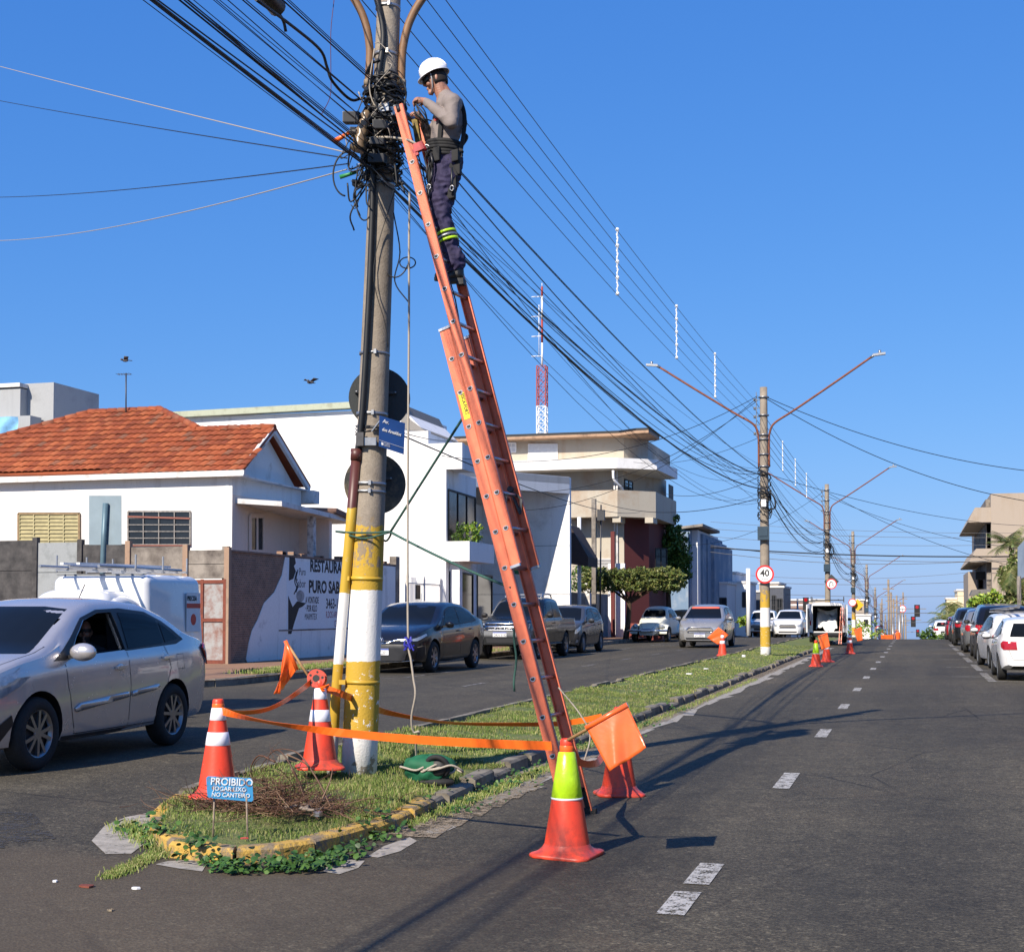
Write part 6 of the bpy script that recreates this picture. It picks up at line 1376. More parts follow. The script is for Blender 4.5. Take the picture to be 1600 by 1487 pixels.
# ---- dark sedan
dsed = dict(L=4.63, W=1.78, r=.32, axles=(1.37, -1.33), col=grey, tum=.36, mirror=(.80, .98, grey), rim='alloy2',
    top=[(-2.31, .85), (-2.28, 1.03), (-2.15, 1.09), (-1.8, 1.12), (-1.35, 1.30), (-.85, 1.42), (-.3, 1.455), (.15, 1.44), (.45, 1.37), (1.15, 1.0), (1.6, .93), (2.0, .84), (2.2, .74), (2.3, .62), (2.31, .56)],
    belt=[(-2.3, .95), (-1.8, 1.0), (-1.2, .97), (0, .93), (1.1, .89), (1.6, .84), (2.0, .75), (2.3, .6)],
    feat=[('window_trim', 'blackplastic', 'L', [(1.02, .92), (.60, 1.15), (.38, 1.28), (.05, 1.35), (-.4, 1.365), (-.85, 1.335), (-1.2, 1.23), (-1.5, 1.05), (-1.2, 1.01), (.9, .92)], .003, 'm'),
     ('window', 'glass', 'L', [(.78, .96), (.56, 1.12), (.36, 1.25), (.05, 1.32), (-.22, 1.33), (-.25, .99)], .007, 'm'), ('window', 'glass', 'L', [(-.31, 1.33), (-.85, 1.305), (-1.1, 1.23), (-1.38, 1.07), (-.29, .99)], .007, 'm'),
     ('windshield', 'glass', 'F', [(-.70, .98), (.70, .98), (.67, 1.05), (.56, 1.35), (.3, 1.38), (-.3, 1.38), (-.56, 1.35), (-.67, 1.05)], .006), ('rear_window', 'glass', 'B', [(-.62, 1.1), (.62, 1.1), (.5, 1.35), (-.5, 1.35)], .006),
     ('headlight', 'lamp', 'FL', [(-.30, .68), (-.02, .705), (.34, .80), (.36, .76), (.05, .655), (-.28, .645)], .010, 'm'), ('grille', 'blackplastic', 'F', [(-.50, .66), (.50, .66), (.62, .50), (.66, .30), (.5, .26), (-.5, .26), (-.66, .30), (-.62, .50)], .004),
     ('grille_bar', 'chrome', 'F', ribbon([(-.68, .70), (-.35, .675), (-.12, .60), (.12, .60), (.35, .675), (.68, .70)], .018), .012, 's'), ('lip', 'chrome', 'F', ribbon([(-.7, .27), (-.4, .235), (.4, .235), (.7, .27)], .016), .012, 's'),
     ('fog_recess', 'blackplastic', 'FL', [(.02, .30), (.05, .52), (.28, .55), (.30, .36), (.2, .26)], .006, 'm'), ('fog_trim', 'chrome', 'FL', ribbon([(.04, .53), (.28, .56), (.31, .38)], .012), .010, 'm'),
     ('seam', 'black', 'L', ribbon([(.9, .88), (.86, .6), (.75, .27)], .008), .002, 'm'), ('seam', 'black', 'L', ribbon([(-.26, .97), (-.27, .27)], .008), .002, 'm'), ('seam', 'black', 'L', ribbon([(-1.1, 1.0), (-1.15, .75), (-.9, .4), (-.85, .27)], .008), .002, 'm'),
     ('door_handle', grey, 'L', ribbon([(-.05, .84), (-.22, .845)], .03), .02, 'ms'), ('door_handle', grey, 'L', ribbon([(-.92, .87), (-1.08, .875)], .03), .02, 'ms'), ('sill_trim', 'chrome', 'L', ribbon([(.85, .30), (-.85, .32)], .014), .006, 'm'),
     ('seam', 'black', 'T', ribbon([(1.1, .74), (1.6, .72), (2.0, .64)], .008), .002, 'm'), ('tail_light', 'red', 'BL', [(-.4, .86), (-.1, .95), (.1, .93), (0, .82), (-.3, .8)], .014, 'm')])
q, bv = make_car(dsed, 'parked_sedan', 'dark grey sedan parked at the left kerb right behind the leaning pole', (-12.05, 33.85, .1), -PI/2-R(1.5)); q.scale = (1.13, 1.13, 1.18)
m = M()
for rx_, rz_ in ((.085, .055), (.05, .026)): m.tube([(2.325, rx_*math.cos(a), .655+rz_*math.sin(a)) for a in [2*PI*i/24 for i in range(25)]], .006, 6)
m.tube([(2.325, .022*math.cos(a), .66+.05*math.sin(a)) for a in [2*PI*i/24 for i in range(25)]], .006, 6); m.build('front_emblem', MT['chrome'], q, local=True)
plate(q, 2.32, .44, 'SSR8C37')
m = M(); m.box((.95, .1, 1.005), (1.12, .34, 1.02)); m.build('paper', MT['white'], q, local=True)
# ---- olive pickup
pk = dict(L=5.25, W=1.78, r=.36, axles=(1.65, -1.45), tw=.25, col=green, tum=.25, mirror=(.95, 1.22, MT['black']), rim='alloy2', bot=[(-.5, .5), (-.4, .40), (0, .38), (.42, .36), (.5, .42)],
    plan=[(-.5, .96), (-.48, .98), (-.1, 1), (.2, 1), (.36, .98), (.46, .93), (.49, .88), (.5, .82)],
    top=[(-2.62, 1.12), (-1.06, 1.13), (-1.0, 1.2), (-.95, 1.64), (-.85, 1.70), (-.2, 1.74), (.25, 1.72), (.5, 1.64), (1.05, 1.20), (1.3, 1.14), (2.2, 1.06), (2.5, .98), (2.6, .85), (2.62, .8)],
    belt=[(-2.62, 1.09), (-1, 1.09), (1.1, 1.06), (2.2, .98), (2.6, .78)],
    feat=[('window', 'glass', 'L', [(.88, 1.15), (.48, 1.56), (.3, 1.60), (.0, 1.61), (-.02, 1.15)], .006, 'm'), ('window', 'glass', 'L', [(-.1, 1.61), (-.75, 1.58), (-.85, 1.5), (-.85, 1.16), (-.08, 1.15)], .006, 'm'),
     ('windshield', 'glass', 'F', [(-.72, 1.18), (.72, 1.18), (.62, 1.58), (.4, 1.61), (-.4, 1.61), (-.62, 1.58)], .006), ('rear_window', 'glass', 'B', [(-.6, 1.22), (.6, 1.22), (.55, 1.55), (-.55, 1.55)], .006),
     ('headlight', 'lamp', 'F', [(.48, .84), (.80, .85), (.80, .98), (.72, 1.0), (.50, .99)], .016, 'm'), ('grille', 'blackplastic', 'F', [(-.42, .82), (.42, .82), (.44, .99), (-.44, .99)], .006),
     ('grille_bar', 'chrome', 'F', ribbon([(-.43, .905), (.43, .905)], .03), .014, 's'), ('grille_bar', 'chrome', 'F', ribbon([(-.14, .83), (-.14, .98)], .025), .014, 's'), ('grille_bar', 'chrome', 'F', ribbon([(.14, .83), (.14, .98)], .025), .014, 's'), ('grille_frame', 'chrome', 'F', ribbon([(-.44, .82), (-.46, 1.0), (.46, 1.0), (.44, .82), (-.44, .82)], .022), .012, 's'),
     ('lower_grille', 'blackplastic', 'F', [(-.38, .47), (.38, .47), (.42, .60), (-.42, .60)], .006), ('fog_light', 'lamp', 'F', [(.55, .52), (.74, .52), (.74, .62), (.55, .62)], .01, 'm'), ('bumper', 'greyplastic', 'F', [(-.84, .62), (.84, .62), (.84, .79), (-.84, .79)], .01, 's'),
     ('seam', 'black', 'L', ribbon([(.95, 1.1), (.95, .45)], .01), .002, 'm'), ('seam', 'black', 'L', ribbon([(-.05, 1.12), (-.05, .42)], .01), .002, 'm'), ('seam', 'black', 'L', ribbon([(-.9, 1.12), (-.9, .7)], .01), .002, 'm'), ('seam', 'black', 'L', ribbon([(-1.02, 1.1), (-1.02, .42)], .012), .002, 'm'), ('door_handle', 'black', 'L', ribbon([(.12, 1.0), (-.02, 1.0)], .03), .02, 'ms'), ('side_step', 'blackplastic', 'L', [(1.1, .36), (-.9, .36), (-.9, .42), (1.1, .42)], .05, 'mS')])
q, bv = make_car(pk, 'parked_pickup', 'dark olive double cab pickup with roof bars parked behind the dark sedan', (-12.0, 43.9, .1), -PI/2-R(1.0)); q.scale = (1.08, 1.08, 1.11); q['category'] = 'pickup'
m = M()
for s in (-1, 1): m.tube(cat([(.3, s*.55, 1.73), (.1, s*.56, 1.82), (-.6, s*.56, 1.83), (-.85, s*.55, 1.72)], 4), .022, 6)
m.box((-.7, -.6, 1.80), (-.6, .6, 1.83)); m.box((-.05, -.6, 1.80), (.05, .6, 1.83)); m.build('roof_rack', MT['alu'], q, local=True)
plate(q, 2.64, .70, 'DKN 3142', w=.4)
# ---- small grey hatch (left) and the silver hatch driving
def hatch(col, L=3.75, W_=1.64, H=1.43, front='slot', plate_='', rim='steel'):
    k = L/3.75; h = H/1.43
    tp = [(-1.875, .75), (-1.85, .95), (-1.72, 1.10), (-1.45, 1.33), (-1.2, 1.39), (-.5, 1.43), (0, 1.415), (.3, 1.36), (1.0, .98), (1.4, .90), (1.7, .80), (1.84, .66), (1.875, .55)]
    S = lambda P: [(a*k, b*h) for a, b in P]; Y = lambda P: [(a*W_/1.64, b*h) for a, b in P]
    return dict(L=L, W=W_, r=.30, axles=(1.18*k, -1.22*k), col=col, tum=.34, mirror=(.72*k, .97*h, col), rim=rim, top=S(tp), belt=S([(-1.87, .9), (-1.3, .97), (0, .92), (1, .87), (1.5, .80), (1.87, .56)]),
        feat=[('window_trim', 'blackplastic', 'L', S([(.92, .90), (.5, 1.14), (.28, 1.28), (0, 1.335), (-.5, 1.345), (-1.1, 1.31), (-1.42, 1.2), (-1.5, 1.05), (-.9, .97), (.85, .9)]), .003, 'm'),
         ('window', 'glass', 'L', S([(.68, .95), (.46, 1.12), (.26, 1.25), (0, 1.305), (-.2, 1.31), (-.22, .96)]), .006, 'm'), ('window', 'glass', 'L', S([(-.29, 1.315), (-.95, 1.29), (-1.0, 1.0), (-.27, .965)]), .006, 'm'), ('window', 'glass', 'L', S([(-1.05, 1.28), (-1.32, 1.19), (-1.38, 1.07), (-1.06, 1.01)]), .006, 'm'),
         ('windshield', 'glass', 'F', Y([(-.64, .97), (.64, .97), (.62, 1.04), (.51, 1.33), (.3, 1.35), (-.3, 1.35), (-.51, 1.33), (-.62, 1.04)]), .006), ('rear_window', 'glass', 'B', Y([(-.56, .99), (.56, .99), (.54, 1.08), (.46, 1.29), (-.46, 1.29), (-.54, 1.08)]), .006),
         ('headlight', 'lamp', 'FL', [(-.26, .66*h), (-.05, .68*h), (.22, .80*h), (.25, .84*h), (.22, .70*h), (.02, .58*h), (-.24, .58*h)], .012, 'm'),
         ('grille', 'blackplastic', 'F', Y([(-.40, .52), (.40, .52), (.44, .60), (.38, .66), (-.38, .66), (-.44, .60)]) if front == 'slot' else Y([(-.3, .62), (.3, .62), (.32, .70), (-.32, .70)]), .008), ('grille_frame', 'chrome', 'F', Y(ribbon([(-.42, .51), (-.46, .60), (-.39, .67), (.39, .67), (.46, .60), (.42, .51), (-.42, .51)], .014)), .012, 's'),
         ('lower_grille', 'blackplastic', 'F', Y([(-.46, .27), (.46, .27), (.5, .34), (-.5, .34)]), .006), ('fog_light', 'lamp', 'FL', [(-.02, .32), (.08, .32), (.1, .40), (0, .41)], .01, 'm'),
         ('seam', 'black', 'L', S(ribbon([(.8, .87), (.78, .5), (.68, .27)], .008)), .002, 'm'), ('seam', 'black', 'L', S(ribbon([(-.24, .94), (-.25, .27)], .008)), .002, 'm'), ('seam', 'black', 'L', S(ribbon([(-1.02, .97), (-1.05, .7), (-.82, .38)], .008)), .002, 'm'), ('door_handle', 'black', 'L', S(ribbon([(-.05, .83), (-.2, .835)], .03)), .018, 'ms'), ('door_handle', 'black', 'L', S(ribbon([(-.82, .85), (-.96, .855)], .03)), .018, 'ms'),
         ('tail_light', 'red', 'BL', [(-.30, .70*h), (-.28, .88*h), (-.02, .90*h), (.08, .84*h), (.05, .76*h), (-.05, .70*h)], .014, 'm'), ('seam', 'black', 'B', Y(ribbon([(-.58, .95), (-.60, .72), (-.50, .48), (.50, .48), (.60, .72), (.58, .95)], .008)), .002, ''), ('rear_bumper_slot', 'blackplastic', 'B', Y([(-.55, .26), (.55, .26), (.5, .34), (-.5, .34)]), .006), ('number_recess', 'blackplastic', 'B', Y([(-.24, .54), (.24, .54), (.22, .66), (-.22, .66)]), .004)])
q, bv = make_car(hatch(mgrey), 'parked_hatchback', 'small grey hatchback parked behind the olive pickup at the left kerb', (-12.05, 50.0, .1), -PI/2-R(1.0)); q.scale = (1.12, 1.12, 1.19)
q, bv = make_car(hatch(sil2, 3.94, 1.70, 1.50, rim='alloy'), 'silver_hatchback', 'silver hatchback with orange sunstrip driving towards the camera', (-8.25, 58.9, .1), -PI/2); q.scale = (1.12, 1.12, 1.17)
plate(q, 1.99, .44, '4TC0F92')
patch(bv, 'sunstrip', simple('orange_sunstrip', (.7, .12, .06), .5), 'F', [(-.52, 1.36), (.52, 1.36), (.49, 1.42), (-.49, 1.42)], .012, q)
# ---- beetle
bt = dict(L=4.03, W=1.32, r=.33, axles=(1.22, -1.18), tw=.16, inset=-.13, col=cream, tum=.30, bot=[(-.5, .42), (-.4, .28), (.4, .28), (.5, .42)],
    plan=[(-.5, .45), (-.47, .62), (-.4, .82), (-.2, .97), (.1, .97), (.3, .80), (.42, .62), (.48, .50), (.5, .40)],
    top=[(-2.0, .62), (-1.9, .85), (-1.6, 1.12), (-1.1, 1.35), (-.5, 1.47), (0, 1.49), (.3, 1.44), (.48, 1.34), (.72, 1.02), (1.0, .98), (1.4, .88), (1.75, .70), (1.95, .52), (2.0, .46)],
    belt=[(-2, .6), (-1.3, .92), (0, .96), (.7, .94), (1.2, .82), (1.7, .6), (2, .42)],
    feat=[('window', 'glass', 'L', [(.45, 1.02), (.33, 1.3), (.1, 1.36), (-.3, 1.36), (-.3, 1.02)], .006, 'm'), ('window', 'glass', 'L', [(-.38, 1.36), (-.75, 1.30), (-.95, 1.06), (-.38, 1.02)], .006, 'm'),
     ('windshield', 'glass', 'F', [(-.46, 1.06), (.46, 1.06), (.48, 1.12), (.42, 1.33), (.3, 1.37), (-.3, 1.37), (-.42, 1.33), (-.48, 1.12)], .006), ('seam', 'black', 'L', ribbon([(.52, .98), (.5, .36)], .01), .002, 'm'), ('seam', 'black', 'F', ribbon([(-.42, 1.0), (-.3, .75), (-.2, .55), (.2, .55), (.3, .75), (.42, 1.0)], .012), .004)])
q, bv = make_car(bt, 'beetle_shaped_car', 'old cream round bodied car with separate mudguards parked by the pruned tree', (-12.05, 68.8, .1), -PI/2-R(4)); q.scale = (1.16, 1.16, 1.15)
for ax_, ex in ((1.22, 1.0), (-1.18, 1.0)):
    for s in (1, -1):
        vs = []; m = M(); m.smooth = True
        m.grid(lambda u, v: (ax_+(.50+.0*v)*math.cos(PI*u)*(1-.12*v)+(.05 if ax_ > 0 else -.05)*v, s*(.46+.32*math.sin(PI/2*v)), .34+(.40*math.sin(PI*u)+.0)*(1-.20*v*v)), 18, 6)
        o = m.build('mudguard', cream, q, local=True); sd_ = o.modifiers.new('so', 'SOLIDIFY'); sd_.thickness = .02; sd_.offset = 0
        if ax_ > 0:
            m = M(); m.ball((1.66, s*.56, .66), .115, 18, 12, (.75, 1, 1)); h_ = m.build('headlight_pod', cream, q, local=True); m = M(); m.ball((1.715, s*.56, .665), .09, 18, 10, (.5, 1, 1)); m.build('headlight', MT['lamp'], h_, local=True)
m = M(); m.tube(cat([(1.85, -.82, .48), (2.06, -.6, .48), (2.10, 0, .48), (2.06, .6, .48), (1.85, .82, .48)], 5), .045, 8); m.build('bumper', MT['chrome'], q, local=True)
m = M(); m.tube([(-.0, -.62, .30), (0, -.0, .3), (0, .62, .3)], .02, 6); m.box((-.8, -.70, .26), (.75, .70, .33)); m.build('running_board', MT['black'], q, local=True); plate(q, 2.13, .50, '', w=.38, h=.1)
m = M(); m.tube([(.35, .72, .98), (.3, .78, 1.02)], .05, 10); m.build('door_mirror', MT['chrome'], q, local=True)
# ---- white cargo van with the high box (behind the silver sedan)
fv = dict(L=4.2, W=1.62, r=.3, axles=(1.25, -1.45), col=wpaint, tum=.22, mirror=(.95, 1.05, MT['black']), cat='van', rim='steel', top=[(-2.1, 1.08), (-.6, 1.1), (-.45, 1.50), (-.3, 1.62), (0, 1.68), (.35, 1.62), (.6, 1.50), (1.15, 1.05), (1.7, .92), (2.0, .8), (2.1, .6)], belt=[(-2.1, 1.0), (0, .95), (1.1, .9), (1.7, .82), (2.1, .56)],
    feat=[('window', 'glass', 'L', [(.95, 1.0), (.52, 1.38), (.3, 1.47), (-.2, 1.48), (-.22, 1.0)], .006, 'm'), ('windshield', 'glass', 'F', [(-.62, 1.03), (.62, 1.03), (.55, 1.48), (-.55, 1.48)], .006), ('headlight', 'lamp', 'FL', [(-.2, .62), (.2, .78), (.2, .66), (-.1, .56)], .012, 'm')])
q, bv = make_car(fv, 'cargo_van', 'white small cargo van with high load box and ladder rack behind the silver sedan', (-11.1, 17.35, .13), -PI/2+R(2))
def rbox(m, a, b, r, n=5, taper=0, rear=0):
    """box with generously rounded edges; rear end leans forward towards the top"""
    (x0, y0, z0), (x1, y1, z1) = a, b; cx_, cy_ = (x0+x1)/2, (y0+y1)/2; lv = [(z0, 0)]+[(z1-r+r*math.sin(PI/2*i/n), r*(1-math.cos(PI/2*i/n))) for i in range(n+1)]; rows = []
    for z, ins in lv:
        row = []; t = (z-z0)/(z1-z0)
        for (sx, sy, a0) in ((1, 1, 0), (-1, 1, PI/2), (-1, -1, PI), (1, -1, 1.5*PI)):
            for i in range(n+1):
                an = a0+PI/2*i/n; hx = (x1-x0)/2-ins-r; hy = (y1-y0)/2-ins-r-taper*t; X = cx_+sx*hx+r*math.cos(an); X += rear*t if sx < 0 else 0; row.append((X, cy_+sy*hy+r*math.sin(an), z))
        rows.append(row)
    k = len(rows[0]); sv = m.smooth; m.smooth = True; m.add([p for r_ in rows for p in r_], [(j*k+i, j*k+(i+1) % k, (j+1)*k+(i+1) % k, (j+1)*k+i) for j in range(len(rows)-1) for i in range(k)]+[tuple((len(rows)-1)*k+i for i in range(k))]); m.smooth = sv
m = M(); rbox(m, (-2.1, -.80, .5), (-.28, .80, 1.97), .13, 6, .05, .14); bx_ = m.build('load_box', wpaint, q, local=True)
m = M(); m.bar((-.35, -.7, 1.965), (-.35, .7, 1.965), .02, .02); m.build('box_seam', MT['greyplastic'], bx_, local=True)
m = M(); rbox(m, (-.42, -.66, 1.2), (.55, .66, 1.74), .2, 6, .12, 0); m.build('roof_fairing', wpaint, bx_, local=True)
# sticker on the box side
m = M(); m.box((-1.86, .787, 1.14), (-1.42, .791, 1.72)); stt = m.build('sticker', MT['white'], q, local=True); m = M(); m.box((-1.86, .792, 1.49), (-1.42, .794, 1.56)); m.tube([(-1.64, .791, 1.32), (-1.64, .794, 1.32)], .085, 18); m.build('sticker_band', MT['signred'], stt, local=True)
text('PRECISA', .105, frame((-1.43, .795, 1.60), (-1, 0, 0), (0, 0, 1)), MT['ink'], stt, local=True, sx=.8)
m = M()
for s in (-.45, .0, .45): m.tube([(.5, s, 2.06), (-1.9, s, 2.06)], .022, 8)
for x in (-1.75, -1.0, -.2): m.bar((x, -.62, 2.03), (x, .62, 2.03), .035, .03); m.bar((x, -.62, 2.0), (x, -.62, 2.24), .02, .02); m.bar((x, .62, 2.0), (x, .62, 2.24), .02, .02)
m.build('roof_rack', MT['alu'], q, local=True)
m = M(); m.bar((.6, .2, 2.09), (-2.0, .2, 2.12), .05, .03); m.bar((.6, -.05, 2.09), (-2.0, -.05, 2.12), .05, .03); m.build('roof_ladder', MT['white'], q, local=True)
# ---- right hand side parked cars (seen from behind)
wh = hatch(wpaint, 3.9, 1.66, 1.44); q, bv = make_car(wh, 'white_hatchback', 'white hatchback with OUVIDORIA lettering parked nearest on the right edge', (2.68, 35.6, 0), PI/2)
text('OUVIDORIA', .085, frame((-1.93, .30, .80), (0, -1, 0), (0, 0, 1)), simple('grey_letters', (.3, .3, .3), .6), q, local=True)
plate(q, -1.925, .60, '', False, w=.38, h=.12); m = M(); m.tube([(-1.98, .25, .28), (-1.8, .25, .28)], .03, 8); m.build('exhaust', MT['dsteel'], q, local=True)
wh2 = hatch(wpaint, 3.95, 1.70, 1.52); q, bv = make_car(wh2, 'white_hatchback', 'second white hatchback from the right edge carrying poles on its roof', (2.75, 42.6, 0), PI/2+R(4))
m = M(); m.tube([(1.2, .45, 1.62), (-2.2, .35, 1.68)], .03, 8); m.tube([(1.2, .3, 1.62), (-2.25, .15, 1.70)], .05, 10); m.bar((.3, -.6, 1.56), (.3, .6, 1.56), .03); m.bar((-.9, -.6, 1.56), (-.9, .6, 1.56), .03); m.build('roof_poles', MT['alu'], q, local=True)
def pick2(col): 
    d = dict(pk); d.update(col=col, W=1.85, L=5.3, feat=[f for f in pk['feat'] if f[0] in ('window', 'windshield', 'rear_window', 'seam')]+[('tail_light', 'red', 'BL', [(-.20, .86), (-.2, 1.12), (.02, 1.14), (.04, .88)], .014, 'm'), ('bumper', 'chrome', 'B', [(-.85, .62), (.85, .62), (.85, .78), (-.85, .78)], .03, 'S'), ('seam', 'black', 'B', ribbon([(-.62, 1.1), (-.62, .8), (.62, .8), (.62, 1.1)], .012), .003)])
    d['top'] = [(-2.65, 1.22), (-2.6, 1.24), (-1.06, 1.26), (-1.0, 1.3), (-.95, 1.72), (-.85, 1.78), (-.2, 1.82), (.25, 1.80), (.5, 1.72), (1.05, 1.28), (1.3, 1.2), (2.2, 1.12), (2.5, 1.0), (2.65, .8)]; d['belt'] = [(-2.65, 1.18), (-1, 1.18), (1.1, 1.12), (2.2, 1.0), (2.6, .78)]; return d
pb = pick2(blackp); pb['top'] = [(-2.65, 1.15), (-2.6, 1.2), (-2.2, 1.66), (-2.0, 1.74), (-.2, 1.82), (.25, 1.80), (.5, 1.72), (1.05, 1.28), (1.3, 1.2), (2.2, 1.12), (2.5, 1.0), (2.65, .8)]
pb['feat'] = pb['feat']+[('canopy_window', 'glass', 'B', [(-.66, 1.27), (.66, 1.27), (.55, 1.62), (-.55, 1.62)], .012), ('window', 'glass', 'L', [(-1.0, 1.6), (-2.0, 1.6), (-2.3, 1.28), (-1.0, 1.25)], .006, 'm')]
q, bv = make_car(pb, 'black_pickup', 'black pickup with canopy parked on the right, third from the right edge', (2.85, 50.5, 0), PI/2); q['category'] = 'pickup'; plate(q, -2.66, .95, '', False)
suv = hatch(paint('suv_silver', (.33, .34, .35), .5), 4.4, 1.8, 1.68, rim='alloy'); q, bv = make_car(suv, 'silver_suv', 'silver sport utility parked just beyond the black pickup', (2.75, 58.5, 0), PI/2)
suv = hatch(paint('suv_dark', (.02, .022, .026), .3), 4.5, 1.82, 1.75, rim='alloy'); q, bv = make_car(suv, 'dark_suv', 'dark sport utility at the end of the right hand row near the crest', (2.7, 70.0, crest(70)), PI/2)
m = M(); m.tube([(-2.28, 0, 1.0), (-2.42, 0, 1.0)], .34, 24); m.build('spare_wheel', MT['blackplastic'], q, local=True)
for i, (x, y, c, lab, sc) in enumerate(((2.7, 80, navyp, 'dark blue car tail just over the crest on the right', 1), (2.75, 92, redp, 'red car barely showing over the crest on the right', 1), (2.2, 108, wpaint, 'white car beyond the crest near the round shrub', 1), (1.9, 76, wpaint, 'white car door edge beyond the dark sport utility', 1))[:3]):
    q, bv = make_car(hatch(c), 'distant_car', lab, (x, y, crest(y)), PI/2)
# ---- distant cars on the left carriageway
q, bv = make_car(hatch(navyp, 4.2, 1.78, 1.6), 'dark_blue_car', 'dark blue car parked behind the cream round bodied car', (-12.1, 77.5, .1+crest(77)), -PI/2-R(8))
q, bv = make_car(dict(pk, col=wpaint, axles=(1.65, -1.45)), 'white_pickup', 'white pickup approaching in the distance left of the white sport utility', (-9.3, 93, T(-9, 93)), -PI/2); q['category'] = 'pickup'
q, bv = make_car(hatch(wpaint, 4.5, 1.85, 1.70, rim='alloy'), 'white_suv', 'white sport utility approaching beside the open van', (-7.2, 88, T(-7, 88)), -PI/2)
q, bv = make_car(hatch(grey, 4.2, 1.75, 1.5), 'distant_dark_car', 'dark car in the distance between the two white vehicles', (-8.3, 104, T(-8, 104)), -PI/2)
# ---- open van
vn = dict(L=4.3, W=1.72, r=.31, axles=(1.4, -1.2), col=wpaint, cat='van', tum=.14, mirror=(1.1, 1.1, MT['black']), rim='steel', plan=[(-.5, .94), (-.49, .97), (-.4, 1), (.2, 1), (.36, .97), (.46, .88), (.5, .7)],
    top=[(-2.15, 1.84), (-2.1, 1.88), (.2, 1.90), (.6, 1.80), (1.25, 1.2), (1.8, 1.0), (2.1, .8), (2.15, .6)], belt=[(-2.15, 1.05), (1, 1.05), (1.8, .85), (2.15, .58)], bot=[(-.5, .30), (0, .22), (.5, .26)],
    cavities=[((-2.4, -.66, .55), (-.2, .66, 1.74))], feat=[('window', 'glass', 'L', [(1.1, 1.1), (.6, 1.62), (.1, 1.68), (.1, 1.1)], .006, 'm'), ('windshield', 'glass', 'F', [(-.66, 1.16), (.66, 1.16), (.6, 1.72), (-.6, 1.72)], .006), ('tail_light', 'red', 'BL', [(-.10, .82), (-.12, 1.35), (.0, 1.4), (.03, .85)], .012, 'm'), ('bumper', 'blackplastic', 'B', [(-.84, .30), (.84, .30), (.84, .50), (-.84, .50)], .03, 'S')])
ovx, ovy = -3.87, 68.9; q, bv = make_car(vn, 'open_van', 'white van parked on the median with its rear doors open and white sacks inside', (ovx, ovy, .10), PI/2+R(2))
for s in (1, -1):
    m = M(); hy = s*.80; ang = R(84)*s; d = Vector((-math.sin(abs(ang)), s*math.cos(ang), 0)); a = Vector((-2.15, hy, .5)); m.prism([a, a+d*.72, a+d*.72+Vector((0, 0, 1.28)), a+Vector((0, 0, 1.32))], Vector((0, s*.05, 0))); dd = m.build('rear_door', wpaint, q, local=True)
    m = M(); a2 = a+d*.12+Vector((0, -s*.004, .2)); m.prism([a2, a2+d*.5, a2+d*.5+Vector((0, 0, .9)), a2+Vector((0, 0, .9))], Vector((0, -s*.02, 0))); m.build('door_lining', MT['greyplastic'], dd, local=True)
    m = M(); a3 = a+d*.1+Vector((0, s*.051, .75)); m.prism([a3, a3+d*.5, a3+d*.5+Vector((0, 0, .4)), a3+Vector((0, 0, .4))], Vector((0, s*.004, 0))); m.build('window', MT['glass'], dd, local=True)
m = M(); 
for s in (-.5, .5): m.tube([(.4, s, 2.02), (-2.1, s, 2.02)], .02, 6)
for x in (-1.9, -.8, .2): m.bar((x, -.75, 2.0), (x, .75, 2.0), .03); m.bar((x, -.74, 1.9), (x, -.74, 2.16), .025); m.bar((x, .74, 1.9), (x, .74, 2.16), .025)
m.build('roof_rack', MT['dsteel'], q, local=True)
m = M(); m.smooth = True
m.grid(lambda u, v: (ovx-.48+.98*u, ovy-2.05+.35+.9*v+.05*math.sin(u*9+v*5), .75+.75*v+.12*math.sin(u*7)*math.cos(v*6)+.05*math.sin(u*23)), 24, 16); m.grid(lambda u, v: (ovx-.45+.92*u, ovy-2.05+1.25, .8+.95*v-.15*math.sin(PI*u)*(v)), 12, 6)
o = m.build('white_sack', MT['white']); sd_ = o.modifiers.new('so', 'SOLIDIFY'); sd_.thickness = .05; tag(o, 'crumpled white sheeting and sacks filling the back of the open van', 'sack')
m = M()
for dx in (0, .10): m.bar((ovx+.62+dx, ovy-2.75, .08), (ovx+.70+dx, ovy-2.1, 1.75), .03, .04)
for k in range(6): m.bar((ovx+.62+.013*k, ovy-2.75+.11*k, .25+.28*k), (ovx+.74+.013*k, ovy-2.75+.11*k, .25+.28*k), .02)
tag(m.build('step_ladder', MT['ladder']), 'red orange ladder leaning at the rear of the open van', 'ladder')
